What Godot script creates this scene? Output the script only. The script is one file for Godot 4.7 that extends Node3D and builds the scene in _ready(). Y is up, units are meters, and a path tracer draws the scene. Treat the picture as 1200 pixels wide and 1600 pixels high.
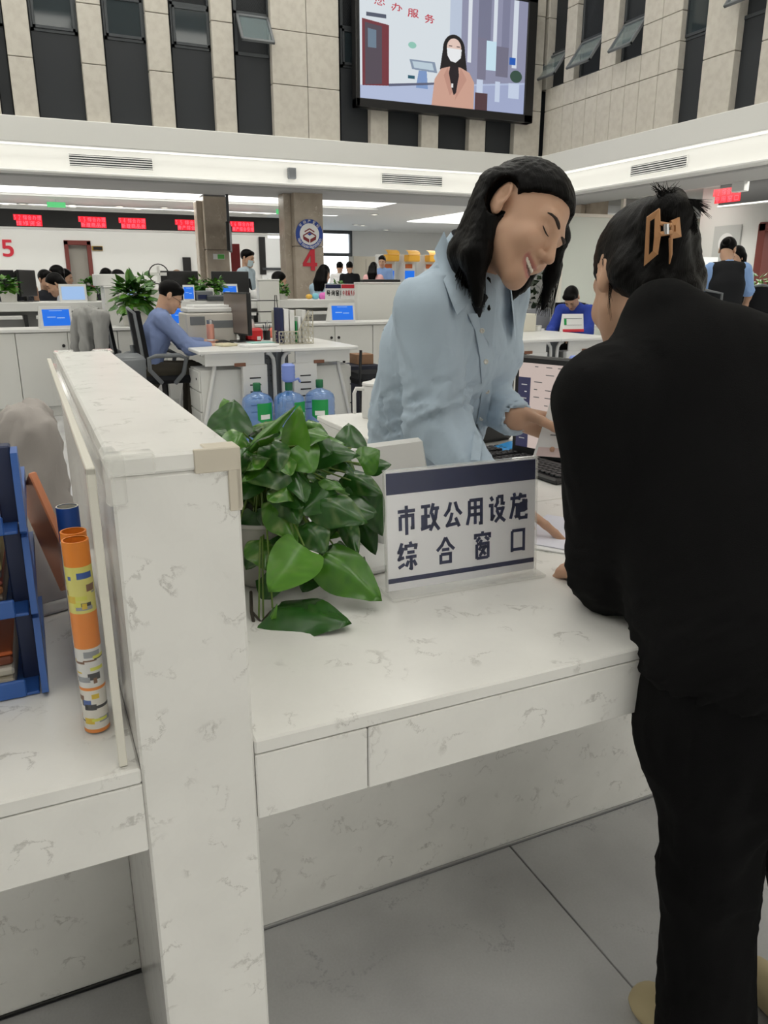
extends Node3D
# ---------------------------------------------------------------- the scene
const ZB := -13.0      # hall face of the beam ahead
const XB := 9.1        # hall face of the beam on the right
const CEIL := 2.95     # ceiling under the gallery
func _ready() -> void:
	var cam := Camera3D.new()
	cam.name = "camera"
	cam.fov = 67.38
	cam.near = 0.05
	cam.far = 200.0
	add_child(cam)
	cam.position = EYE
	cam.rotation = Vector3(-PITCH, -YAW, 0)
	cam.current = true
	var we := WorldEnvironment.new()
	we.name = "world_environment"
	var env := Environment.new()
	env.background_mode = Environment.BG_SKY
	var sky := Sky.new()
	var sm := ProceduralSkyMaterial.new()
	sm.sky_top_color = Color(0.80, 0.86, 0.92)
	sm.sky_horizon_color = Color(0.95, 0.96, 0.97)
	sm.ground_horizon_color = Color(0.80, 0.80, 0.80)
	sm.ground_bottom_color = Color(0.6, 0.6, 0.6)
	sm.sun_angle_max = 0.0
	sky.sky_material = sm
	env.sky = sky
	env.background_energy_multiplier = 3.0
	env.tonemap_mode = Environment.TONE_MAPPER_LINEAR
	env.tonemap_exposure = EXPOSURE
	env.sdfgi_enabled = true
	env.ssao_enabled = true
	env.ssil_enabled = true
	we.environment = env
	add_child(we)
	materials()
	hall_lights()
	shell_low()
	shell_high()
	foreground()
	staff_woman()
	customer()
	midground()
	background()
	right_side()

const EXPOSURE := 0.9
func noise(sd: int, fr: float, kind := FastNoiseLite.TYPE_SIMPLEX_SMOOTH, oct := 3) -> FastNoiseLite:
	var n := FastNoiseLite.new()
	n.seed = sd
	n.frequency = fr
	n.noise_type = kind
	n.fractal_octaves = oct
	return n
# stone with clouds and broken veins, as a seamless picture
func stone_image(px: int, base: Color, cloud: Color, vein: Color, sd: int, vein_width: float, vein_amount: float, cloud_fr := 0.004, speck := 0.0) -> ImageTexture:
	var a := noise(sd, 0.0075, FastNoiseLite.TYPE_SIMPLEX_SMOOTH, 4)
	a.domain_warp_enabled = true
	a.domain_warp_amplitude = 60.0
	a.domain_warp_frequency = 0.01
	var va := a.get_seamless_image(px, px, false, false, 0.12, false).get_data()
	var vb := noise(sd + 1, 0.009, FastNoiseLite.TYPE_SIMPLEX_SMOOTH, 2).get_seamless_image(px, px, false, false, 0.12, false).get_data()
	var vc := noise(sd + 2, cloud_fr, FastNoiseLite.TYPE_SIMPLEX_SMOOTH, 5).get_seamless_image(px, px, false, false, 0.12, false).get_data()
	var vd := noise(sd + 3, 0.45, FastNoiseLite.TYPE_SIMPLEX_SMOOTH, 1).get_seamless_image(px, px, false, false, 0.12, false).get_data()
	var out := PackedByteArray()
	out.resize(px * px * 3)
	for i in px * px:
		var r := absf(va[i] / 255.0 - 0.5) * 2.0
		var w := clampf(1.0 - r / vein_width, 0.0, 1.0) * clampf((vb[i] / 255.0 - 1.0 + vein_amount) * 6.0, 0.0, 1.0)
		var cl := clampf((vc[i] / 255.0 - 0.35) * 2.0, 0.0, 1.0)
		var s := (vd[i] / 255.0 - 0.5) * speck
		out[i * 3] = int(clampf(lerpf(lerpf(base.r, cloud.r, cl), vein.r, w) + s, 0, 1) * 255.0)
		out[i * 3 + 1] = int(clampf(lerpf(lerpf(base.g, cloud.g, cl), vein.g, w) + s, 0, 1) * 255.0)
		out[i * 3 + 2] = int(clampf(lerpf(lerpf(base.b, cloud.b, cl), vein.b, w) + s, 0, 1) * 255.0)
	return ImageTexture.create_from_image(Image.create_from_data(px, px, false, Image.FORMAT_RGB8, out))
func stone(key: String, tex: Texture2D, scale: float, rough: float) -> StandardMaterial3D:
	var m := mat(key, Color.WHITE, rough)
	m.albedo_texture = tex
	m.uv1_triplanar = true
	m.uv1_world_triplanar = true
	m.uv1_triplanar_sharpness = 8.0
	m.uv1_scale = Vector3.ONE * scale
	return m
# cloth: a woven bump in world space
func cloth(key: String, col: Color, rough := 0.85, bump := 0.05, scale := 9.0, sheen := 0.2) -> StandardMaterial3D:
	var m := mat(key, col, rough)
	m.metallic_specular = 0.3
	m.rim_enabled = sheen > 0.05
	m.rim = sheen
	m.rim_tint = 0.8
	m.heightmap_enabled = true
	m.heightmap_scale = bump
	m.heightmap_texture = M["weave_tex"]
	m.uv1_triplanar = true
	m.uv1_scale = Vector3.ONE * scale
	return m
func noise_tex(sd: int, fr: float, px := 256, oct := 3) -> ImageTexture:
	return ImageTexture.create_from_image(noise(sd, fr, FastNoiseLite.TYPE_SIMPLEX_SMOOTH, oct).get_seamless_image(px, px))
func materials() -> void:
	var quartz := stone_image(896, rgb(233, 232, 228), rgb(226, 225, 221), rgb(194, 192, 187), 11, 0.05, 0.46)
	stone("quartz", quartz, 1.3, 0.22)
	stone("quartz_face", quartz, 1.55, 0.2)
	stone("floor_tile", stone_image(768, rgb(206, 206, 207), rgb(184, 184, 186), rgb(176, 176, 180), 31, 0.022, 0.48, 0.006, 0.03), 0.5, 0.24)
	stone("wall_stone", stone_image(384, rgb(208, 203, 193), rgb(197, 191, 181), rgb(182, 177, 168), 51, 0.01, 0.3, 0.02, 0.07), 0.9, 0.55)
	stone("column_stone", stone_image(512, rgb(190, 178, 163), rgb(168, 155, 140), rgb(214, 205, 192), 71, 0.03, 0.6, 0.006, 0.02), 0.6, 0.2)
	M["weave_tex"] = noise_tex(5, 0.18, 256, 2)
	mat("paint", rgb(228, 228, 225), 0.65)
	mat("paint_grey", rgb(178, 178, 177), 0.7)  # on the soffits this grey stands for missing light
	mat("grout", rgb(120, 120, 122), 0.9)
	mat("dark_panel", rgb(38, 42, 47), 0.6)
	mat("frame_metal", rgb(72, 76, 80), 0.4, 0.3)
	mat("white_plastic", rgb(226, 226, 224), 0.38)
	mat("cab_white", rgb(222, 222, 218), 0.42)
	mat("black_plastic", rgb(22, 22, 24), 0.42)
	mat("grey_plastic", rgb(112, 116, 120), 0.45)
	mat("steel", rgb(190, 190, 192), 0.28, 0.9)
	mat("paper", rgb(236, 236, 236), 0.8)
	mat("wood_red", rgb(112, 52, 46), 0.5)
	mat("led_black", rgb(14, 14, 15), 0.5)
	mat("navy", rgb(20, 32, 76), 0.5)
	mat("red_letter", rgb(208, 44, 62), 0.5)
	mat("blue_tray", rgb(50, 96, 172), 0.42)
	mat("blue_tray_dark", rgb(28, 42, 78), 0.5)
	mat("orange", rgb(238, 140, 44), 0.4)
	mat("green_cap", rgb(22, 104, 62), 0.4)
	mat("green_label", rgb(20, 152, 76), 0.5)
	mat("lavender", rgb(128, 150, 224), 0.35)
	mat("rose_bottle", rgb(214, 152, 136), 0.3, 0.25)
	mat("tissue_red", rgb(214, 38, 44), 0.5)
	mat("beige_plastic", rgb(196, 190, 172), 0.5)
	mat("tag_brown", rgb(128, 84, 62), 0.5)
	mat("tape", rgb(204, 196, 180), 0.5)
	mat("pot_white", rgb(220, 218, 212), 0.35)
	mat("soil", rgb(52, 42, 34), 0.95)
	mat("strip_white", rgb(220, 217, 206), 0.45)
	glow("led_strip", Color(1.0, 0.99, 0.96), 1.2)
	glow("panel_light", Color(1.0, 0.995, 0.97), 2.2)
	glow("down_light", Color(1.0, 0.97, 0.9), 3.0)
	glow("led_red", Color(1.0, 0.05, 0.16), 1.3)
	glow("led_text", Color(1.0, 0.42, 0.5), 1.0)
	glow("tablet_blue", rgb(20, 120, 246), 0.9)
	glow("tablet_white", rgb(170, 205, 250), 0.9)
	glow("exit_green", rgb(90, 220, 130), 0.9)
	glass("clear", Color(1, 1, 1), 0.02, 0.0).metallic_specular = 0.1
	glass("clear_edge", Color(0.97, 0.97, 0.95), 0.2, 0.08)
	glass("pane", Color(0.62, 0.70, 0.72), 0.25)
	glass("bottle_blue", Color(0.35, 0.60, 0.90), 0.42, 0.06)
	glass("pane_dark", Color(0.20, 0.24, 0.26), 0.85)
	cloth("sweater", rgb(12, 12, 13), 0.95, 0.04, 14.0, 0.0)
	cloth("trousers_black", rgb(5, 5, 6), 0.95, 0.04, 14.0, 0.0)
	cloth("shirt_blue", rgb(184, 201, 217), 0.8, 0.03, 14.0, 0.15)
	cloth("shirt_check", rgb(128, 144, 186), 0.85, 0.06, 16.0, 0.15)
	cloth("grey_cover", rgb(172, 166, 162), 0.9, 0.06, 10.0, 0.15)
	cloth("jacket_grey", rgb(158, 158, 156), 0.9, 0.05, 10.0, 0.15)
	cloth("chair_black", rgb(32, 33, 36), 0.9, 0.06, 12.0, 0.1)
	cloth("olive", rgb(66, 62, 54), 0.85, 0.05, 12.0, 0.1)
	var sk := mat("skin", Color.WHITE, 0.5)
	sk.vertex_color_use_as_albedo = true
	sk.subsurf_scatter_enabled = true
	sk.subsurf_scatter_strength = 0.04
	var hr := mat("hair", rgb(6, 5, 5), 0.4)
	hr.metallic_specular = 0.22
	hr.heightmap_enabled = true
	hr.heightmap_scale = 0.08
	hr.heightmap_texture = noise_tex(9, 0.05, 256, 3)
	hr.uv1_triplanar = true
	hr.uv1_scale = Vector3(26, 1.6, 26)
	var vc := mat("tinted", Color.WHITE, 0.5)
	vc.vertex_color_use_as_albedo = true
	var lf := mat("leaf", Color.WHITE, 0.26)
	lf.vertex_color_use_as_albedo = true
	lf.backlight_enabled = true
	lf.backlight = Color(0.10, 0.16, 0.03)
	mat("stem_green", rgb(94, 120, 44), 0.5)
	mat("stem_brown", rgb(52, 46, 34), 0.7)

func hall_lights() -> void:
	# ceiling panels of the tall hall: a glowing panel and a light of the same size just under it
	for i in 4:
		for j in 4:
			var p := Vector3(-8.0 + i * 4.6, 8.9, -11.0 + j * 4.4)
			var t := thing("ceiling_panel_light", "large square light panel in the high hall ceiling", "ceiling light", p, 0, "panels of the hall ceiling")
			part("frame", MB.new().box(Vector3.ZERO, Vector3(2.3, 0.08, 2.3), 0.01), M.white_plastic, t)
			part("diffuser", MB.new().box(Vector3(0, -0.045, 0), Vector3(2.2, 0.01, 2.2), 0.0), M.panel_light, t)
			area(p + Vector3(0, -0.07, 0), Vector3.DOWN, 2.2, 2.2, HALL * [0.8, 0.85, 1.0, 1.0][i] * [1.15, 0.85, 0.6, 0.5][j])
	# cove strips of both beams
	var xm := (-12.0 + XB) * 0.5
	var lx := XB + 12.0
	area(Vector3(xm, 3.205, ZB - 0.12), Vector3(0, -1, -0.5), lx, 0.05, COVE * lx)
	area(Vector3(xm, 2.875, ZB - 0.05), Vector3(0, 1, -1.2), lx, 0.05, COVE * lx)
	var zm := (ZB + 8.0) * 0.5
	var lz := 8.0 - ZB
	area_z(Vector3(XB + 0.12, 3.205, zm), Vector3(0.5, -1, 0), lz, COVE * lz)
	area_z(Vector3(XB + 0.05, 2.875, zm), Vector3(1.2, 1, 0), lz, COVE * lz)
	# luminous troughs under the gallery
	area(Vector3(-2.0, CEIL - 0.03, -16.4), Vector3.DOWN, 19.0, 1.2, LOW * 3.6)
	area(Vector3(-2.0, CEIL - 0.03, -19.2), Vector3.DOWN, 19.0, 0.5, LOW * 1.6)
	area(Vector3(12.0, CEIL - 0.03, -18.5), Vector3.DOWN, 4.0, 4.0, LOW * 3.0)
	area(Vector3(10.7, CEIL - 0.03, -6.0), Vector3.DOWN, 0.4, 11.0, LOW * 3.0)  # added strip that brightens the side wall
	area(Vector3(14.5, CEIL - 0.03, -6.0), Vector3.DOWN, 4.0, 10.0, LOW * 2.0)
	# added fill light from behind the camera, shaped as unseen troughs
	area(Vector3(4.0, CEIL - 0.03, 5.6), Vector3.DOWN, 9.0, 1.2, LOW * 3.2)
	area(Vector3(4.0, CEIL - 0.03, 7.6), Vector3.DOWN, 9.0, 1.2, LOW * 3.2)
const WARM := Color(1.0, 0.988, 0.945)
const HALL := 7.5
const COVE := 0.075
const LOW := 4.0
func area_z(at: Vector3, towards: Vector3, length: float, energy: float) -> void:
	var l := AreaLight3D.new()
	l.name = numbered("area_light")
	l.area_size = Vector2(0.05, length)
	l.set("area_range", 40.0)
	l.light_energy = energy
	l.light_color = WARM
	l.shadow_enabled = true
	add_child(l)
	var z := -towards.normalized()
	var y := Vector3(0, 0, 1)
	l.transform = Transform3D(Basis(y.cross(z).normalized(), y, z), at)
# ---------------------------------------------------------------- pixels to directions (photo taken as 1200 x 1600)
const EYE := Vector3(0, 1.30, 0)
const FOCAL := 1200.0
const PITCH := 0.289725
const YAW := 0.425860
var FW := Vector3(sin(YAW) * cos(PITCH), -sin(PITCH), -cos(YAW) * cos(PITCH))
var RT := Vector3(cos(YAW), 0, sin(YAW))
var UP := Vector3(sin(YAW) * sin(PITCH), cos(PITCH), -cos(YAW) * sin(PITCH))
var FH := Vector3(sin(YAW), 0, -cos(YAW))
func ray(x: float, y: float) -> Vector3: return FW * FOCAL + RT * (x - 600.0) - UP * (y - 800.0)
func oy(x: float, y: float, h: float) -> Vector3:
	var d := ray(x, y)
	return EYE + d * ((h - EYE.y) / d.y)
func oz(x: float, y: float, z: float) -> Vector3:
	var d := ray(x, y)
	return EYE + d * (z / d.z)
func ox(x: float, y: float, at: float) -> Vector3:
	var d := ray(x, y)
	return EYE + d * (at / d.x)
func od(x: float, y: float, far: float) -> Vector3:
	var d := ray(x, y)
	return EYE + d * (far / d.dot(FH))

# ---------------------------------------------------------------- mesh collector
class MB:
	var v := PackedVector3Array()
	var n := PackedVector3Array()
	var uv := PackedVector2Array()
	var c := PackedColorArray()
	var ix := PackedInt32Array()
	var xf := Transform3D()
	var col := Color.WHITE
	func vert(p: Vector3, nn: Vector3, t := Vector2.ZERO) -> int:
		v.append(xf * p)
		n.append((xf.basis * nn).normalized())
		uv.append(t)
		c.append(col)
		return v.size() - 1
	func tri(a: int, b: int, d: int) -> void:
		var g := (v[b] - v[a]).cross(v[d] - v[a])
		if g.dot(n[a] + n[b] + n[d]) > 0.0:
			ix.append(a); ix.append(d); ix.append(b)
		else:
			ix.append(a); ix.append(b); ix.append(d)
	func quad(a: Vector3, b: Vector3, d: Vector3, e: Vector3, nn: Vector3) -> MB:
		var i := vert(a, nn, Vector2(0, 1))
		vert(b, nn, Vector2(1, 1)); vert(d, nn, Vector2(1, 0)); vert(e, nn, Vector2(0, 0))
		tri(i, i + 1, i + 2); tri(i, i + 2, i + 3)
		return self
	func box(ce: Vector3, sz: Vector3, bev := 0.004) -> MB:
		var h := sz * 0.5
		bev = minf(bev, minf(h.x, minf(h.y, h.z)) * 0.9)
		for a in 3:
			var b := (a + 1) % 3
			var d := (a + 2) % 3
			for s in [-1.0, 1.0]:
				var nn := Vector3.ZERO
				nn[a] = s
				var q := []
				for k in [[-1, -1], [1, -1], [1, 1], [-1, 1]]:
					var p := Vector3.ZERO
					p[a] = s * h[a]; p[b] = k[0] * (h[b] - bev); p[d] = k[1] * (h[d] - bev)
					q.append(ce + p)
				quad(q[0], q[1], q[2], q[3], nn)
				if bev > 0.0:
					for s2 in [-1.0, 1.0]:
						var m := Vector3.ZERO
						m[a] = s; m[b] = s2
						var e := []
						for k in [[0, -1], [0, 1], [1, 1], [1, -1]]:
							var p := Vector3.ZERO
							p[a] = s * (h[a] - (bev if k[0] else 0.0)); p[b] = s2 * (h[b] - (0.0 if k[0] else bev)); p[d] = k[1] * (h[d] - bev)
							e.append(ce + p)
						quad(e[0], e[1], e[2], e[3], m)
		if bev > 0.0:
			for sx in [-1.0, 1.0]:
				for sy in [-1.0, 1.0]:
					for sz2 in [-1.0, 1.0]:
						var s := Vector3(sx, sy, sz2)
						var i := vert(ce + s * (h - Vector3(0, bev, bev)), s)
						vert(ce + s * (h - Vector3(bev, 0, bev)), s); vert(ce + s * (h - Vector3(bev, bev, 0)), s)
						tri(i, i + 1, i + 2)
		return self
	func bx(x0: float, x1: float, y0: float, y1: float, z0: float, z1: float, bev := 0.004) -> MB:
		return box(Vector3(x0 + x1, y0 + y1, z0 + z1) * 0.5, Vector3(absf(x1 - x0), absf(y1 - y0), absf(z1 - z0)), bev)
	func tube(pts: Array, r, seg := 8, cap := true, flat := 1.0) -> MB:
		var m := pts.size()
		var side := Vector3.ZERO
		var base := v.size()
		for i in m:
			var t: Vector3 = (pts[mini(i + 1, m - 1)] - pts[maxi(i - 1, 0)]).normalized()
			if i == 0:
				side = t.cross(Vector3.UP if absf(t.y) < 0.9 else Vector3.RIGHT).normalized()
			side = (side - t * side.dot(t)).normalized()
			var up := side.cross(t)
			var rad: float = r[i] if r is Array else r
			for k in seg:
				var an := TAU * k / seg
				var dir := side * cos(an) + up * sin(an) * flat
				vert(pts[i] + dir * rad, dir, Vector2(float(k) / seg, float(i) / maxi(m - 1, 1)))
		for i in m - 1:
			for k in seg:
				var k2 := (k + 1) % seg
				tri(base + i * seg + k, base + i * seg + k2, base + (i + 1) * seg + k2)
				tri(base + i * seg + k, base + (i + 1) * seg + k2, base + (i + 1) * seg + k)
		if cap:
			for e in [0, m - 1]:
				var t: Vector3 = ((pts[0] - pts[1]) if e == 0 else (pts[m - 1] - pts[m - 2])).normalized()
				var i0 := vert(pts[e], t)
				for k in seg:
					var w: int = base + e * seg + k
					v.append(v[w]); n.append((xf.basis * t).normalized()); uv.append(Vector2.ZERO); c.append(col)
				for k in seg:
					tri(i0, i0 + 1 + k, i0 + 1 + (k + 1) % seg)
		return self
	func lathe(prof: Array, seg := 20, at := Vector3.ZERO) -> MB:
		var m := prof.size()
		var ns := []
		for i in m - 1:
			var d: Vector2 = prof[i + 1] - prof[i]
			ns.append(Vector2(d.y, -d.x).normalized())
		for i in m - 1:
			var na: Vector2 = ns[i]
			var nb: Vector2 = ns[i]
			if i > 0 and ns[i - 1].dot(ns[i]) > 0.6: na = (ns[i - 1] + ns[i]).normalized()
			if i < m - 2 and ns[i + 1].dot(ns[i]) > 0.6: nb = (ns[i + 1] + ns[i]).normalized()
			var base := v.size()
			for k in seg + 1:
				var an := TAU * k / seg
				var cs := Vector3(cos(an), 0, sin(an))
				vert(at + cs * prof[i].x + Vector3(0, prof[i].y, 0), cs * na.x + Vector3(0, na.y, 0), Vector2(float(k) / seg, float(i) / (m - 1)))
				vert(at + cs * prof[i + 1].x + Vector3(0, prof[i + 1].y, 0), cs * nb.x + Vector3(0, nb.y, 0), Vector2(float(k) / seg, float(i + 1) / (m - 1)))
			for k in seg:
				var q := base + k * 2
				tri(q, q + 2, q + 3); tri(q, q + 3, q + 1)
		return self
	func ball(ce: Vector3, r: Vector3, seg := 12) -> MB:
		var base := v.size()
		var rings := seg / 2
		for j in rings + 1:
			var b := PI * j / rings
			for k in seg + 1:
				var a := TAU * k / seg
				var d := Vector3(cos(a) * sin(b), cos(b), sin(a) * sin(b))
				vert(ce + d * r, d / r, Vector2(float(k) / seg, float(j) / rings))
		for j in rings:
			for k in seg:
				var q := base + j * (seg + 1) + k
				tri(q, q + 1, q + seg + 2); tri(q, q + seg + 2, q + seg + 1)
		return self
	func prism(poly: PackedVector2Array, z0: float, z1: float, smooth := 0.8) -> MB:
		var tr := Geometry2D.triangulate_polygon(poly)
		for s in [0, 1]:
			var base := v.size()
			for p in poly:
				vert(Vector3(p.x, p.y, z1 if s else z0), Vector3(0, 0, (1.0 if z1 > z0 else -1.0) * (1 if s else -1)), p)
			for i in range(0, tr.size(), 3):
				tri(base + tr[i], base + tr[i + 1], base + tr[i + 2])
		var m := poly.size()
		var sg := -1.0 if Geometry2D.is_polygon_clockwise(poly) else 1.0
		var ns := []
		for i in m:
			var d := poly[(i + 1) % m] - poly[i]
			ns.append(Vector2(d.y, -d.x).normalized() * sg)
		for i in m:
			var na: Vector2 = ns[i]
			var nb: Vector2 = ns[i]
			var pv: Vector2 = ns[(i + m - 1) % m]
			var nx: Vector2 = ns[(i + 1) % m]
			if pv.dot(na) > smooth: na = (na + pv).normalized()
			if nx.dot(nb) > smooth: nb = (nb + nx).normalized()
			var a := poly[i]
			var b := poly[(i + 1) % m]
			var q := vert(Vector3(a.x, a.y, z0), Vector3(na.x, na.y, 0))
			vert(Vector3(b.x, b.y, z0), Vector3(nb.x, nb.y, 0)); vert(Vector3(b.x, b.y, z1), Vector3(nb.x, nb.y, 0)); vert(Vector3(a.x, a.y, z1), Vector3(na.x, na.y, 0))
			tri(q, q + 1, q + 2); tri(q, q + 2, q + 3)
		return self
	func grid(nu: int, nv: int, fn: Callable) -> MB:
		var base := v.size()
		var ps := []
		for j in nv + 1:
			for i in nu + 1:
				ps.append(fn.call(float(i) / nu, float(j) / nv))
		for j in nv + 1:
			for i in nu + 1:
				var du: Vector3 = ps[j * (nu + 1) + mini(i + 1, nu)] - ps[j * (nu + 1) + maxi(i - 1, 0)]
				var dv: Vector3 = ps[mini(j + 1, nv) * (nu + 1) + i] - ps[maxi(j - 1, 0) * (nu + 1) + i]
				var nn := du.cross(dv)
				vert(ps[j * (nu + 1) + i], nn.normalized() if nn.length() > 1e-12 else Vector3.UP, Vector2(float(i) / nu, float(j) / nv))
		for j in nv:
			for i in nu:
				var q := base + j * (nu + 1) + i
				tri(q, q + 1, q + nu + 2); tri(q, q + nu + 2, q + nu + 1)
		return self
	func strokes(text: String, size: Vector2, w: float, z: float, glyphs: Dictionary) -> MB:
		# one character: polylines on a 100 x 100 field become thick flat strokes in the xy plane
		for part in text.split("|"):
			var pts := []
			for pr in part.strip_edges().split(" "):
				var q := pr.split(",")
				pts.append(Vector2(float(q[0]) / 100.0 * size.x, -float(q[1]) / 100.0 * size.y))
			for i in pts.size() - 1:
				var a: Vector2 = pts[i]
				var b: Vector2 = pts[i + 1]
				var d := (b - a).normalized() * w * 0.5
				var s := Vector2(-d.y, d.x)
				if i > 0: a -= d
				if i < pts.size() - 2: b += d
				quad(Vector3(a.x - s.x, a.y - s.y, z), Vector3(b.x - s.x, b.y - s.y, z), Vector3(b.x + s.x, b.y + s.y, z), Vector3(a.x + s.x, a.y + s.y, z), Vector3(0, 0, 1))
		return self
	func mesh() -> ArrayMesh:
		var a := []
		a.resize(Mesh.ARRAY_MAX)
		a[Mesh.ARRAY_VERTEX] = v; a[Mesh.ARRAY_NORMAL] = n; a[Mesh.ARRAY_TEX_UV] = uv; a[Mesh.ARRAY_COLOR] = c; a[Mesh.ARRAY_INDEX] = ix
		var m := ArrayMesh.new()
		m.add_surface_from_arrays(Mesh.PRIMITIVE_TRIANGLES, a)
		return m

# ---------------------------------------------------------------- signed distance grid, meshed as surface nets
class Sdf:
	var o: Vector3
	var h: float
	var nx: int
	var ny: int
	var nz: int
	var f := PackedFloat32Array()
	func _init(lo: Vector3, hi: Vector3, cell: float) -> void:
		o = lo; h = cell
		nx = int((hi.x - lo.x) / cell) + 2; ny = int((hi.y - lo.y) / cell) + 2; nz = int((hi.z - lo.z) / cell) + 2
		f.resize(nx * ny * nz)
		f.fill(9.0)
	# tapered capsule; w, s: squeezed to s times its thickness along the direction w; cut: carve it out
	func cone(a: Vector3, b: Vector3, ra: float, rb: float, k := 0.02, w := Vector3.ZERO, s := 1.0, cut := false) -> void:
		var m := maxf(ra, rb) * maxf(1.0, s) + k + 2.5 * h
		var lo := a.min(b) - Vector3.ONE * m - o
		var hi := a.max(b) + Vector3.ONE * m - o
		var x0 := maxi(0, int(lo.x / h)); var x1 := mini(nx - 1, int(hi.x / h) + 1)
		var y0 := maxi(0, int(lo.y / h)); var y1 := mini(ny - 1, int(hi.y / h) + 1)
		var z0 := maxi(0, int(lo.z / h)); var z1 := mini(nz - 1, int(hi.z / h) + 1)
		var e := 1.0 / s - 1.0
		var ba := b - a
		ba += w * (ba.dot(w) * e)
		var inv := 1.0 / maxf(ba.length_squared(), 1e-9)
		var soft := 0.5 * (1.0 + minf(s, 1.0))
		for z in range(z0, z1 + 1):
			for y in range(y0, y1 + 1):
				var i := (z * ny + y) * nx + x0
				var q := Vector3(o.x + x0 * h, o.y + y * h, o.z + z * h) - a
				for x in range(x0, x1 + 1):
					var g := q
					if e != 0.0: g += w * (q.dot(w) * e)
					var t := clampf(g.dot(ba) * inv, 0.0, 1.0)
					var d := ((g - ba * t).length() - (ra + (rb - ra) * t)) * soft
					var p := f[i]
					if cut:
						d = -d
						var u := maxf(k - absf(d - p), 0.0)
						f[i] = maxf(d, p) + u * u / (4.0 * k)
					else:
						var u := maxf(k - absf(d - p), 0.0)
						f[i] = minf(d, p) - u * u / (4.0 * k)
					i += 1
					q.x += h
	func ell(ce: Vector3, r: Vector3, bs := Basis(), k := 0.02, cut := false) -> void:
		var m := maxf(r.x, maxf(r.y, r.z)) + k + 2.5 * h
		var lo := ce - Vector3.ONE * m - o
		var hi := ce + Vector3.ONE * m - o
		var x0 := maxi(0, int(lo.x / h)); var x1 := mini(nx - 1, int(hi.x / h) + 1)
		var y0 := maxi(0, int(lo.y / h)); var y1 := mini(ny - 1, int(hi.y / h) + 1)
		var z0 := maxi(0, int(lo.z / h)); var z1 := mini(nz - 1, int(hi.z / h) + 1)
		var inv := bs.transposed()
		for z in range(z0, z1 + 1):
			for y in range(y0, y1 + 1):
				var i := (z * ny + y) * nx + x0
				var g := inv * (Vector3(o.x + x0 * h, o.y + y * h, o.z + z * h) - ce)
				var st := inv * Vector3(h, 0, 0)
				for x in range(x0, x1 + 1):
					var a := g / r
					var k0 := a.length()
					var k1 := (a / r).length()
					var d := k0 * (k0 - 1.0) / maxf(k1, 1e-6)
					var p := f[i]
					if cut:
						d = -d
						var u := maxf(k - absf(d - p), 0.0)
						f[i] = maxf(d, p) + u * u / (4.0 * k)
					else:
						var u := maxf(k - absf(d - p), 0.0)
						f[i] = minf(d, p) - u * u / (4.0 * k)
					i += 1
					g += st
	func sample(p: Vector3) -> float:
		var q := (p - o) / h
		var x := clampi(int(q.x), 0, nx - 2); var y := clampi(int(q.y), 0, ny - 2); var z := clampi(int(q.z), 0, nz - 2)
		var fx := clampf(q.x - x, 0, 1); var fy := clampf(q.y - y, 0, 1); var fz := clampf(q.z - z, 0, 1)
		var i := (z * ny + y) * nx + x
		var a := lerpf(lerpf(f[i], f[i + 1], fx), lerpf(f[i + nx], f[i + nx + 1], fx), fy)
		i += nx * ny
		return lerpf(a, lerpf(lerpf(f[i], f[i + 1], fx), lerpf(f[i + nx], f[i + nx + 1], fx), fy), fz)
	func grad(p: Vector3) -> Vector3:
		return Vector3(sample(p + Vector3(h, 0, 0)) - sample(p - Vector3(h, 0, 0)), sample(p + Vector3(0, h, 0)) - sample(p - Vector3(0, h, 0)), sample(p + Vector3(0, 0, h)) - sample(p - Vector3(0, 0, h))).normalized()
	# the nearest point of the surface, lifted by up
	func snap(p: Vector3, up := 0.0) -> Vector3:
		for k in 6: p -= grad(p) * clampf(sample(p), -0.03, 0.03)
		return p + grad(p) * up
	# the first point of the surface along a ray
	func hit(from: Vector3, dir: Vector3, start: float, stop: float) -> Vector3:
		dir = dir.normalized()
		var t := start
		while t < stop:
			var d := sample(from + dir * t)
			if d < h * 0.1: break
			t += clampf(d * 0.7, h * 0.3, 0.1)
		return from + dir * t
	# keep only what lies behind a plane (normal points to the side that is cut away)
	func chop(at: Vector3, nn: Vector3) -> void:
		for z in nz:
			for y in ny:
				var i := (z * ny + y) * nx
				var d := (Vector3(o.x, o.y + y * h, o.z + z * h) - at).dot(nn)
				for x in nx:
					if d > f[i]: f[i] = d
					i += 1
					d += nn.x * h
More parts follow.
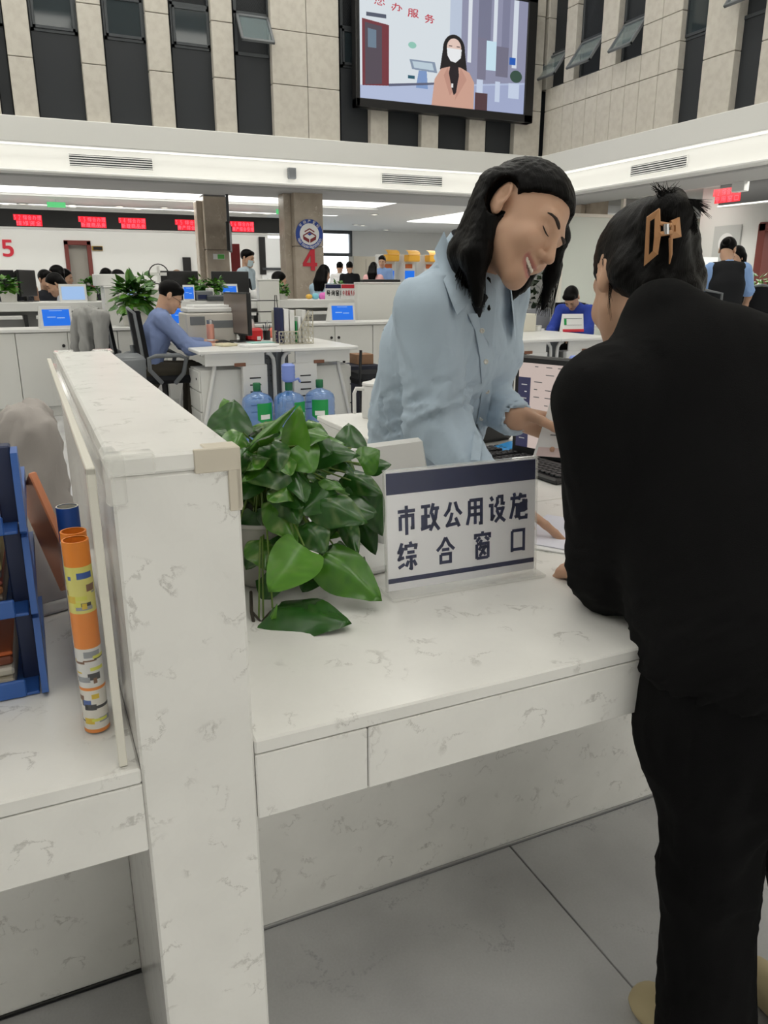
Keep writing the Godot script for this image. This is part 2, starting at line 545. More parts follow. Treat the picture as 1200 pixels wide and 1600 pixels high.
	# add the surface to a mesh collector; bend moves a point (point, normal) -> point; tint gives its colour
	func into(mb: MB, bend = null, tint = null) -> MB:
		var ids := PackedInt32Array()
		ids.resize(f.size())
		ids.fill(-1)
		var ps := PackedVector3Array()
		var cells := PackedInt32Array()
		var sy := nx
		var sz := nx * ny
		var far := 6.0 * h
		for z in nz - 1:
			for y in ny - 1:
				var i := (z * ny + y) * nx
				for x in nx - 1:
					var a := f[i]
					if a < far and a > -far:
						var b := f[i + 1]
						var c := f[i + sy]
						var d := f[i + sy + 1]
						var e := f[i + sz]
						var g := f[i + sz + 1]
						var q := f[i + sz + sy]
						var r := f[i + sz + sy + 1]
						var neg := int(a < 0.0) + int(b < 0.0) + int(c < 0.0) + int(d < 0.0) + int(e < 0.0) + int(g < 0.0) + int(q < 0.0) + int(r < 0.0)
						if neg > 0 and neg < 8:
							var s := Vector3.ZERO
							var m := 0.0
							if (a < 0.0) != (b < 0.0): s += Vector3(a / (a - b), 0, 0); m += 1.0
							if (c < 0.0) != (d < 0.0): s += Vector3(c / (c - d), 1, 0); m += 1.0
							if (e < 0.0) != (g < 0.0): s += Vector3(e / (e - g), 0, 1); m += 1.0
							if (q < 0.0) != (r < 0.0): s += Vector3(q / (q - r), 1, 1); m += 1.0
							if (a < 0.0) != (c < 0.0): s += Vector3(0, a / (a - c), 0); m += 1.0
							if (b < 0.0) != (d < 0.0): s += Vector3(1, b / (b - d), 0); m += 1.0
							if (e < 0.0) != (q < 0.0): s += Vector3(0, e / (e - q), 1); m += 1.0
							if (g < 0.0) != (r < 0.0): s += Vector3(1, g / (g - r), 1); m += 1.0
							if (a < 0.0) != (e < 0.0): s += Vector3(0, 0, a / (a - e)); m += 1.0
							if (b < 0.0) != (g < 0.0): s += Vector3(1, 0, b / (b - g)); m += 1.0
							if (c < 0.0) != (q < 0.0): s += Vector3(0, 1, c / (c - q)); m += 1.0
							if (d < 0.0) != (r < 0.0): s += Vector3(1, 1, d / (d - r)); m += 1.0
							ids[i] = ps.size()
							ps.append(o + (Vector3(x, y, z) + s / m) * h)
							cells.append(i)
					i += 1
		var tr := PackedInt32Array()
		for j in cells.size():
			var i := cells[j]
			var inside := f[i] < 0.0
			for ax in 3:
				var st: int = [1, sy, sz][ax]
				if (f[i + st] < 0.0) == inside: continue
				var s1: int = [sy, sz, 1][ax]
				var s2: int = [sz, 1, sy][ax]
				if i - s1 - s2 < 0: continue
				var p1 := ids[i - s1]
				var p2 := ids[i - s1 - s2]
				var p3 := ids[i - s2]
				if p1 < 0 or p2 < 0 or p3 < 0: continue
				if inside:
					tr.append_array([j, p2, p1, j, p3, p2])
				else:
					tr.append_array([j, p1, p2, j, p2, p3])
		var ns := face_normals(ps, tr)
		if bend != null:
			for j in ps.size(): ps[j] = bend.call(ps[j], ns[j])
			ns = face_normals(ps, tr)
		var base := mb.v.size()
		for j in ps.size():
			mb.v.append(ps[j]); mb.n.append(ns[j]); mb.uv.append(Vector2.ZERO); mb.c.append(tint.call(ps[j]) if tint != null else mb.col)
		for t in tr: mb.ix.append(base + t)
		return mb
	func face_normals(ps: PackedVector3Array, tr: PackedInt32Array) -> PackedVector3Array:
		var ns := PackedVector3Array()
		ns.resize(ps.size())
		for t in range(0, tr.size(), 3):
			var a := ps[tr[t]]
			var g := (ps[tr[t + 2]] - a).cross(ps[tr[t + 1]] - a)
			ns[tr[t]] += g; ns[tr[t + 1]] += g; ns[tr[t + 2]] += g
		for j in ns.size(): ns[j] = ns[j].normalized()
		return ns

# ---------------------------------------------------------------- nodes
var taken := {}
var M := {}
func numbered(called: String) -> String:
	var k: int = taken.get(called, 0)
	taken[called] = k + 1
	return called if k == 0 else "%s_%03d" % [called, k]
func thing(called: String, label: String, category: String, at := Vector3.ZERO, turn := 0.0, group := "") -> Node3D:
	var o := Node3D.new()
	o.name = numbered(called)
	add_child(o)
	o.position = at
	o.rotation.y = turn
	return tag(o, label, category, group)
func tag(o: Node3D, label: String, category: String, group := "") -> Node3D:
	o.set_meta("label", label)
	o.set_meta("category", category)
	if group != "": o.set_meta("group", group)
	return o
func part(called: String, mb, m: Material, parent: Node3D, label := "") -> MeshInstance3D:
	var o := MeshInstance3D.new()
	o.name = called
	o.mesh = mb.mesh() if mb is MB else mb
	o.material_override = m
	parent.add_child(o, true)
	if label != "": o.set_meta("label", label)
	return o
func solo(called: String, mb, m: Material, label: String, category: String, at := Vector3.ZERO, turn := 0.0, group := "") -> MeshInstance3D:
	var o := part(numbered(called), mb, m, self)
	o.position = at
	o.rotation.y = turn
	tag(o, label, category, group)
	return o
func struct(called: String, mb, m: Material) -> MeshInstance3D:
	var o := part(numbered(called), mb, m, self)
	o.set_meta("kind", "structure")
	return o
func shell(called: String) -> Node3D:
	var o := Node3D.new()
	o.name = numbered(called)
	add_child(o)
	o.set_meta("kind", "structure")
	return o
func mat(key: String, col: Color, rough := 0.5, metal := 0.0) -> StandardMaterial3D:
	var m := StandardMaterial3D.new()
	m.resource_name = key
	m.albedo_color = col
	m.roughness = rough
	m.metallic = metal
	M[key] = m
	return m
func rgb(r: int, g: int, b: int) -> Color: return Color(r / 255.0, g / 255.0, b / 255.0)
func glow(key: String, col: Color, e: float) -> StandardMaterial3D:
	var m := mat(key, Color(0.02, 0.02, 0.02), 0.4)
	m.emission_enabled = true
	m.emission = col
	m.emission_energy_multiplier = e
	return m
func glass(key: String, col: Color, a: float, rough := 0.05) -> StandardMaterial3D:
	var m := mat(key, Color(col.r, col.g, col.b, a), rough)
	m.transparency = BaseMaterial3D.TRANSPARENCY_ALPHA
	return m
func area(at: Vector3, towards: Vector3, sx: float, sy: float, energy: float, col := WARM) -> void:
	var l := AreaLight3D.new()
	l.name = numbered("area_light")
	l.area_size = Vector2(sx, sy)
	l.light_energy = energy
	l.light_color = col
	l.shadow_enabled = true
	l.set("area_range", 40.0)
	add_child(l)
	l.position = at
	l.look_at(at + towards, Vector3.UP if absf(towards.normalized().y) < 0.9 else Vector3.FORWARD)
func look(at: Vector3, z: Vector3, up := Vector3.UP) -> Transform3D:
	# local +z points along z, +y near up
	z = z.normalized()
	var x := up.cross(z).normalized()
	return Transform3D(Basis(x, z.cross(x), z), at)
# ---------------------------------------------------------------- lettering: strokes of the characters on a 100 x 100 field
var GLYPH := {
	"市": "50,2 50,16|6,20 94,20|18,36 18,84|18,36 82,36 82,78 70,78|50,20 50,100",
	"政": "4,12 52,12|28,12 28,84|28,46 50,46|12,40 12,86|2,88 54,80|68,4 54,40|62,22 98,22|86,24 78,56 50,96|60,38 76,74 98,96",
	"公": "38,8 28,34 6,54|62,8 74,34 96,52|46,44 36,68 20,86 76,82|64,62 84,94",
	"用": "18,10 18,60 6,94|18,10 84,10 84,92 70,92|18,36 84,36|18,60 84,60|50,10 50,94",
	"设": "14,6 26,20|4,36 22,36 22,84 36,70|52,8 52,28 40,44|52,8 78,8 78,32 94,34|44,50 84,50 72,72 40,96|48,54 66,78 96,96",
	"施": "24,2 30,14|4,20 50,20|24,20 22,50 6,92|24,44 44,44 42,84 30,88|64,4 52,28|58,16 96,16|54,46 94,34 94,62 84,66|66,36 66,72|80,26 80,72|54,42 54,86 60,92 96,92 98,80",
	"综": "24,4 8,34 26,32|32,20 8,58 34,54|4,88 36,76|66,2 70,12|44,30 44,16 96,16 92,30|50,38 88,38|42,54 98,54|70,54 70,94 60,90|56,66 44,86|82,66 96,86",
	"合": "50,4 30,30 4,48|50,4 70,30 96,48|30,46 70,46|24,62 24,96|24,62 76,62 76,96|24,90 76,90",
	"窗": "50,0 50,10|10,26 10,12 90,12 90,26|36,20 16,36|64,20 86,34|46,30 34,42|18,44 82,44 82,96|18,44 18,96|18,94 82,94|44,50 30,66|40,56 66,56 34,88|44,64 68,84",
	"口": "16,14 16,90|16,14 84,14 84,90|16,82 84,82",
	"办": "10,30 76,30 72,88 56,84|42,6 38,50 10,94|14,48 6,68|86,44 96,66",
	"理": "4,14 42,14|6,46 40,46|2,84 44,76|22,14 22,82|52,8 52,54|52,8 94,8 94,54|52,30 94,30|52,54 94,54|73,8 73,92|52,72 94,72|44,94 100,94",
	"维": "24,4 8,34 26,32|32,20 8,58 34,54|4,88 36,76|58,2 44,36|52,22 52,98|52,26 98,26|52,48 94,48|52,70 94,70|52,92 98,92|72,26 72,92|70,4 78,16",
	"修": "20,2 4,40|14,26 14,96|32,30 32,76|56,2 42,32|50,14 92,14 70,38 40,50|56,20 76,40 98,48|84,50 54,66|90,62 52,84|96,76 46,98",
	"资": "8,8 20,18|4,44 24,32|44,2 32,24|40,14 90,14 82,26|62,18 56,36 34,48|64,30 94,46|22,54 22,84|22,54 78,54 78,84|50,60 46,82 10,98|58,84 90,98",
	"金": "50,2 30,24 4,38|50,2 70,24 96,38|28,42 72,42|14,60 86,60|50,42 50,92|26,70 34,84|74,70 66,84|6,94 94,94",
	"新": "26,2 28,12|6,16 50,16|14,22 20,36|42,22 36,36|4,40 52,40|8,58 50,58|28,40 28,96|24,62 8,84|34,66 46,80|90,4 62,16|62,16 62,54 52,94|62,44 98,44|82,44 82,98",
	"建": "8,10 36,10 18,40 36,40 24,74 6,90|10,52 24,78 50,92 98,94|48,16 88,16 88,46|40,30 98,30|48,46 88,46|48,60 88,60|42,74 94,74|68,4 68,86",
	"商": "50,0 50,10|6,12 94,12|34,16 38,28|66,16 60,28|12,30 12,96|12,30 88,30 88,92 78,92|42,36 26,52|58,36 74,50|32,58 32,84|32,58 68,58 68,84|32,80 68,80",
	"品": "28,6 28,42|28,6 72,6 72,42|28,38 72,38|6,54 6,96|6,54 44,54 44,96|6,90 44,90|56,54 56,96|56,54 94,54 94,96|56,90 94,90",
	"房": "46,2 54,12|18,18 86,18 86,36 18,36|18,18 18,60 4,96|52,40 56,50|26,54 96,54|46,54 42,76 24,96|46,70 80,70 76,92 62,92",
	"产": "50,2 50,14|8,18 92,18|30,22 36,36|70,22 62,38|16,42 92,42|16,42 16,64 4,96",
	"受": "84,4 14,14|16,20 24,34|46,18 50,32|84,16 70,34|6,54 6,40 94,40 90,54|22,58 76,58 56,82 8,98|30,64 54,84 94,98",
	"服": "12,8 12,60 4,96|12,8 40,8 40,92 28,92|12,34 40,34|12,60 40,60|54,8 54,98|54,8 90,8 90,34 74,34|56,48 88,48 78,76 58,96|62,56 76,80 98,96",
	"务": "42,2 10,36|36,14 78,14 58,36 8,52|28,20 56,38 94,52|14,62 78,62 74,92 58,90|44,50 38,76 12,98",
	"您": "20,4 6,34|16,24 16,58|40,4 30,26|36,14 90,14 84,26|62,22 62,56 54,54|46,30 38,48|76,30 88,48|14,66 6,88|32,68 34,90 66,94 68,80|48,62 54,76|80,66 92,84",
	"前": "30,2 38,16|70,2 60,16|4,22 96,22|14,36 14,96|14,36 44,36 44,92 34,92|14,54 44,54|14,72 44,72|62,38 62,78|88,32 88,94 74,92",
	"导": "20,6 80,6 80,30 20,30|20,6 20,44 26,48 90,48 92,38|6,62 96,62|70,52 70,96 56,92|26,70 38,84",
	"询": "14,6 26,20|4,36 22,36 22,84 36,70|56,2 40,30|52,16 94,16 92,92 76,90|48,34 48,74|48,34 74,34 74,74|48,54 74,54|48,74 74,74",
	"不": "6,14 94,14|54,14 34,46 6,66|52,36 52,98|60,44 92,66",
	"动": "8,14 46,14|4,40 50,40|26,40 10,78 46,74|36,60 48,84|54,30 92,30 88,92 72,90|72,4 68,50 48,96",
	"登": "20,8 48,8 32,30 6,46|18,18 28,28|62,4 80,24 98,40|88,8 74,18|34,40 66,40|30,52 30,70|30,52 70,52 70,70|30,70 70,70|38,76 42,88|62,76 56,88|6,94 94,94",
	"记": "14,6 26,20|4,36 22,36 22,84 36,70|46,14 88,14 88,46 46,46|46,46 46,84 54,92 94,92 96,74",
	"中": "16,26 16,64|16,26 84,26 84,64|16,62 84,62|50,2 50,98",
	"专": "14,16 86,16|4,38 96,38|42,2 30,60 80,60 50,82|34,76 70,96",
	"1": "30,22 50,6 50,96", "2": "20,28 26,10 50,4 76,12 78,34 20,94 82,94", "3": "20,8 76,8 46,40 76,54 76,82 50,96 20,86", "4": "62,96 62,6 14,68 86,68",
	"5": "78,8 28,8 24,46 60,42 80,60 76,86 48,96 20,86", "6": "72,6 34,34 22,70 40,94 66,92 80,72 66,52 26,62",
}
# a line of characters as one mesh: each cell is size wide and high, step apart, the first cell's upper left corner at the origin
func words(text: String, size: Vector2, step: float, w: float, z := 0.0, into: MB = null) -> MB:
	var mb := into if into else MB.new()
	var keep := mb.xf
	for i in text.length():
		var ch := text[i]
		var narrow := 0.62 if ch.is_valid_int() else 1.0
		if GLYPH.has(ch):
			mb.xf = keep * Transform3D(Basis(), Vector3(i * step, 0, 0))
			mb.strokes(GLYPH[ch], Vector2(size.x * narrow, size.y), w, z, GLYPH)
	mb.xf = keep
	return mb
func shell_low() -> void:
	# floor tiles, the far ones under the gallery as one slab
	var fl := shell("floor")
	part("screed", MB.new().bx(-12.6, 19.6, -0.2, -0.012, -26.0, 9.0, 0.0), M.grout, fl)
	var tw := 1.2
	var tile := MB.new().box(Vector3(0, -0.006, 0), Vector3(tw - 0.004, 0.012, tw - 0.004), 0.0012).mesh()
	var a := oy(797, 1322, 0)
	for i in range(-3, 9):
		for j in range(-12, 3):
			var t := part("tile", tile, M.floor_tile, fl)
			t.position = Vector3(a.x + 0.6 + i * tw, 0, -1.283 + 0.6 + j * tw)
	var rest := MB.new()
	var x0 := a.x - 3 * tw
	var z0 := -1.283 - 12 * tw
	rest.bx(-12.6, 19.6, -0.012, 0.0, -26.0, z0 - 0.003, 0.001)
	rest.bx(x0 + 12 * tw, 19.6, -0.012, 0.0, z0, 9.0, 0.001)
	rest.bx(-12.6, x0 - 0.003, -0.012, 0.0, z0, 9.0, 0.001)
	rest.bx(x0, x0 + 12 * tw, -0.012, 0.0, z0 + 15 * tw, 9.0, 0.001)
	part("far_floor", rest, M.floor_tile, fl)
	# walls that close the hall behind the camera and beside it
	struct("wall_left", MB.new().bx(-12.6, -12.4, 0, 9.2, -26.0, 9.0, 0.0), M.paint)
	struct("wall_rear", MB.new().bx(-12.6, 19.6, 0, 9.2, 8.8, 9.0, 0.0), M.paint)
	struct("ceiling", MB.new().bx(-12.6, XB + 0.6, 9.0, 9.2, ZB - 0.6, 9.0, 0.0), M.paint)
	# beams: parapet, recess with light coves, lip; then the soffit, its unlit tone painted grey, and the low ceiling
	var b := shell("trim_1")
	part("parapet", MB.new().bx(-12.4, XB + 0.3, 3.22, 3.56, ZB - 0.62, ZB, 0.012), M.paint, b)
	part("recess", MB.new().bx(-12.4, XB + 0.3, 2.83, 3.22, ZB - 0.62, ZB - 0.22, 0.0), M.paint, b)
	part("lip", MB.new().bx(-12.4, XB + 0.0, 2.83, 2.862, ZB - 0.25, ZB + 0.0, 0.006), M.paint, b)
	part("light_strip", MB.new().bx(-12.4, XB, 3.208, 3.222, ZB - 0.18, ZB - 0.06, 0.0), M.led_strip, b)
	part("light_strip", MB.new().bx(-12.4, XB, 2.862, 2.87, ZB - 0.13, ZB - 0.02, 0.0), M.led_strip, b)
	b = shell("trim_2")
	part("parapet", MB.new().bx(XB, XB + 0.62, 3.22, 3.56, ZB, 8.8, 0.012), M.paint, b)
	part("recess", MB.new().bx(XB + 0.22, XB + 0.62, 2.83, 3.22, ZB, 8.8, 0.0), M.paint, b)
	part("lip", MB.new().bx(XB, XB + 0.25, 2.83, 2.862, ZB, 8.8, 0.006), M.paint, b)
	part("light_strip", MB.new().bx(XB + 0.06, XB + 0.18, 3.208, 3.222, ZB, 8.8, 0.0), M.led_strip, b)
	part("light_strip", MB.new().bx(XB + 0.02, XB + 0.13, 2.862, 2.87, ZB, 8.8, 0.0), M.led_strip, b)
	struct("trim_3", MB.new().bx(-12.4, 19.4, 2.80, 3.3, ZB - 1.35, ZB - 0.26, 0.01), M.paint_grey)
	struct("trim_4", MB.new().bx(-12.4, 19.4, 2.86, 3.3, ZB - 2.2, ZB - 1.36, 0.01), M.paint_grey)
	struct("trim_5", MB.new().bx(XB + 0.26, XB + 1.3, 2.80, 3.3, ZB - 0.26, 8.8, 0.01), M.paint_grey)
	var low := shell("ceiling_low")
	part("slab", MB.new().bx(-12.6, 19.6, CEIL, 3.3, -26.0, ZB - 2.21, 0.0), M.paint, low)
	part("slab", MB.new().bx(XB + 1.31, 19.6, CEIL, 3.3, ZB - 2.2, 9.0, 0.0), M.paint, low)
	part("light_trough", MB.new().bx(-11.5, 7.5, CEIL - 0.02, CEIL, -17.0, -15.8, 0.0), M.panel_light, low)
	part("light_trough", MB.new().bx(-11.5, 7.5, CEIL - 0.02, CEIL, -19.5, -18.9, 0.0), M.panel_light, low)
	part("light_trough", MB.new().bx(10.0, 14.0, CEIL - 0.02, CEIL, -20.5, -16.5, 0.0), M.panel_light, low)
	part("light_trough", MB.new().bx(12.5, 16.5, CEIL - 0.02, CEIL, -11.0, -1.0, 0.0), M.panel_light, low)
	part("light_trough", MB.new().bx(10.5, 10.9, CEIL - 0.02, CEIL, -11.5, -0.5, 0.0), M.panel_light, low)  # added glow for the extra side wall light
	# gallery over the space behind the camera
	part("slab", MB.new().bx(-12.6, XB + 0.2, CEIL, 3.3, 4.2, 8.8, 0.0), M.paint, low)
	part("light_trough", MB.new().bx(-0.5, 8.5, CEIL - 0.02, CEIL, 5.0, 6.2, 0.0), M.panel_light, low)  # unseen glow pair, added to light the foreground from behind
	part("light_trough", MB.new().bx(-0.5, 8.5, CEIL - 0.02, CEIL, 7.0, 8.2, 0.0), M.panel_light, low)
	part("bulkhead", MB.new().bx(-12.4, 7.6, CEIL - 0.06, CEIL, -18.85, -17.05, 0.005), M.paint, low)
	# air vents on the recess
	for v in [[106, 233, 238, 252, 0], [596, 260, 691, 276, 0], [988, 230, 1075, 256, 1]]:
		var p0: Vector3 = oz(v[0], v[1] + 2, ZB - 0.21) if v[4] == 0 else ox(v[0], v[3] - 12, XB + 0.21)
		var p1: Vector3 = oz(v[2], v[3] - 2, ZB - 0.21) if v[4] == 0 else ox(v[2], v[1] + 12, XB + 0.21)
		var len := absf(p1.x - p0.x) if v[4] == 0 else absf(p1.z - p0.z)
		var vt := thing("air_vent", ["long slotted air vent over the red signboards", "slotted air vent under the big video screen", "slotted air vent on the beam along the windowed side wall"][[106, 596, 988].find(v[0])], "vent", (p0 + p1) * 0.5, 0.0 if v[4] == 0 else -PI / 2, "air vents of the beams")
		vt.position.y = 3.05
		part("frame", MB.new().box(Vector3(0, 0.085, 0), Vector3(len, 0.012, 0.03), 0.002).box(Vector3(0, -0.085, 0), Vector3(len, 0.012, 0.03), 0.002).box(Vector3(-len / 2, 0, 0), Vector3(0.012, 0.18, 0.03), 0.002).box(Vector3(len / 2, 0, 0), Vector3(0.012, 0.18, 0.03), 0.002), M.white_plastic, vt)
		part("duct", MB.new().box(Vector3(0, 0, 0), Vector3(len, 0.17, 0.004), 0.0), M.frame_metal, vt)
		for k in 5:
			part("slat", MB.new().box(Vector3(0, -0.064 + k * 0.032, 0.01), Vector3(len, 0.012, 0.018), 0.001), M.white_plastic, vt)
	# far wall with its door and painted number; it steps back at the entrance
	var fw := -20.2
	var d0 := oz(99, 376, fw)
	var d1 := oz(141, 376, fw)
	var dw := d1.x - d0.x
	struct("wall_far", MB.new().bx(-12.4, d0.x, 0, CEIL, fw - 0.2, fw, 0.0), M.paint)
	struct("wall_far", MB.new().bx(d1.x, 5.9, 0, CEIL, fw - 0.2, fw, 0.0), M.paint)
	struct("wall_far", MB.new().bx(d0.x, d1.x, d0.y, CEIL, fw - 0.2, fw, 0.0), M.paint)
	struct("wall_entrance_side", MB.new().bx(5.7, 5.9, 0, CEIL, -26.0, fw - 0.2, 0.0), M.paint)
	var dr := shell("door_1")
	part("leaf", MB.new().bx(d0.x + 0.06, d1.x - 0.06, 0.01, d0.y - 0.06, fw - 0.12, fw - 0.08, 0.004), mat("door_grey", rgb(150, 146, 138), 0.5), dr)
	part("frame", MB.new().bx(d0.x, d0.x + 0.09, 0, d0.y, fw - 0.14, fw + 0.03, 0.006), M.wood_red, dr)
	part("frame", MB.new().bx(d1.x - 0.09, d1.x, 0, d0.y, fw - 0.14, fw + 0.03, 0.006), M.wood_red, dr)
	part("lintel", MB.new().bx(d0.x, d1.x, d0.y - 0.09, d0.y + 0.01, fw - 0.14, fw + 0.03, 0.006), M.wood_red, dr)
	part("handle", MB.new().box(Vector3(d0.x + 0.16, 1.05, fw - 0.06), Vector3(0.03, 0.16, 0.04), 0.008), M.steel, dr)
	var s := oz(152, 388, fw + 0.02)
	var sg := thing("room_sign", "small black and gold plate beside the wood framed door", "sign", s)
	part("plate", MB.new().box(Vector3.ZERO, Vector3(0.24, 0.1, 0.02), 0.003), mat("gold", rgb(176, 142, 60), 0.4, 0.4), sg)
	part("face", MB.new().box(Vector3(0.01, 0, 0.012), Vector3(0.2, 0.075, 0.004), 0.001), M.led_black, sg)
	text_mesh("5", 0.36, oz(12, 388, fw + 0.005), 0.0, "red numeral 5 painted on the far white wall", "far_numeral")
	# marble columns
	column("marble_column", oz(459, 300, -13.65).x, oz(504, 300, -13.65).x, -13.65, "marble column carrying the round blue emblem")
	column("marble_column", oz(319, 335, -15.6).x, oz(355, 335, -15.6).x, -15.6, "bare marble column beside the hanging signboard gap")
	column("marble_column", ox(935, 400, 10.9).x - 0.45, ox(935, 400, 10.9).x, ox(945, 400, 10.9).z, "marble column at the end of the side signboard")
	column_signs()
	# signboard of red dot lettering along the far wall, and the one along the side wall
	var zl := -18.6
	var l0 := oz(0, 335, zl)
	var l1 := oz(446, 350, zl)
	var yb := oz(150, 357, zl).y
	var t := thing("led_signboard", "long black signboard with red dot lettering before the far wall", "signboard", Vector3((l0.x - 8 + l1.x) * 0.5, yb, zl))
	var w := l1.x - l0.x + 8
	part("case", MB.new().bx(-w / 2, w / 2, 0, CEIL - yb - 0.06 if CEIL - yb < 0.5 else 0.34, -0.12, 0, 0.01), M.led_black, t)
	part("trim", MB.new().bx(-w / 2, w / 2, -0.05, -0.01, -0.14, 0.01, 0.004), M.white_plastic, t)
	var cx := t.position.x
	for e in [[21, 65, "32综合办理", "维修资金"], [122, 165, "33综合办理", "新建商品房"], [185, 227, "34综合办理", "新建商品房"], [273, 318, "35综合办理", "房产综合受理"], [359, 396, "36综合办理", "房产综合受理"]]:
		led_text(t, oz(e[0], 340, zl).x - cx, oz(e[1], 340, zl).x - cx, 0.015, 0.235, e[2], e[3])
	var xl := 11.05
	var r0 := ox(1200, 284, xl)
	t = thing("led_signboard", "black signboard with red dot lettering along the side wall", "signboard", Vector3(xl, ox(1200, 312, xl).y, -6.0), -PI / 2)
	w = 9.0
	part("case", MB.new().bx(-w / 2, w / 2, 0, CEIL - t.position.y - 0.01, -0.12, 0, 0.01), M.led_black, t)
	part("trim", MB.new().bx(-w / 2, w / 2, -0.04, -0.01, -0.14, 0.01, 0.004), M.white_plastic, t)
	for e in [[1115, 1158, "12综合办理", "专用窗口"], [1030, 1066, "11综合办理", "公用窗口"]]:
		var za := ox(e[0], 300, xl).z + 6.0
		var zc := ox(e[1], 300, xl).z + 6.0
		led_text(t, za, zc, 0.03, 0.26, e[2], e[3])
	downlights()
	entrance()
func led_text(t: Node3D, x0: float, x1: float, y0: float, y1: float, a: String, b: String) -> void:
	var h := (y1 - y0) / 2.0
	part("lit_field", MB.new().bx(x0, x1, y0 + h, y1, 0.0, 0.004, 0.0).bx(x0 + 0.08 * (x1 - x0), x1, y0, y0 + h, 0.0, 0.004, 0.0), M.led_red, t)
	var mb := MB.new()
	var st := (x1 - x0) / a.length()
	mb.xf = Transform3D(Basis(), Vector3(x0, y1 - 0.01, 0))
	words(a, Vector2(st * 0.85, h * 0.85), st, 0.012, 0.007, mb)
	part("lettering", mb, M.led_text, t).set_meta("kind", "stuff")
	mb = MB.new()
	st = (x1 - x0) * 0.92 / b.length()
	mb.xf = Transform3D(Basis(), Vector3(x0 + 0.08 * (x1 - x0), y1 - h - 0.01, 0))
	words(b, Vector2(st * 0.85, h * 0.85), st, 0.012, 0.007, mb)
	part("lettering", mb, M.led_text, t).set_meta("kind", "stuff")
func text_mesh(txt: String, size: float, at: Vector3, turn: float, label: String, called: String, m: Material = null) -> void:
	var tm := TextMesh.new()
	var f := SystemFont.new()
	f.font_names = PackedStringArray(["Droid Sans"])
	f.font_weight = 700
	tm.font = f
	tm.text = txt
	tm.font_size = 64
	tm.pixel_size = size / 46.0
	tm.depth = 0.02
	solo(called, tm, m if m else M.red_letter, label, "number", at, turn)
func column(called: String, x0: float, x1: float, z: float, label: String) -> void:
	var w := x1 - x0
	var t := thing(called, label, "column", Vector3((x0 + x1) * 0.5, 0, z - w * 0.5), 0, "marble clad columns")
	for k in 3:
		part("cladding_panel", MB.new().box(Vector3(0, 0.48 + k * 0.96, 0), Vector3(w, 0.954, w), 0.012), M.column_stone, t)
	part("core", MB.new().box(Vector3(0, 1.46, 0), Vector3(w - 0.03, 2.9, w - 0.03), 0.0), M.grout, t)
	part("side_panel", MB.new().box(Vector3(-w * 0.62, 1.4, -w * 0.15), Vector3(w * 0.26, 2.8, w * 0.6), 0.01), M.column_stone, t)
	part("skirting", MB.new().box(Vector3(0, 0.05, 0), Vector3(w + 0.04, 0.1, w + 0.04), 0.008), M.steel, t)
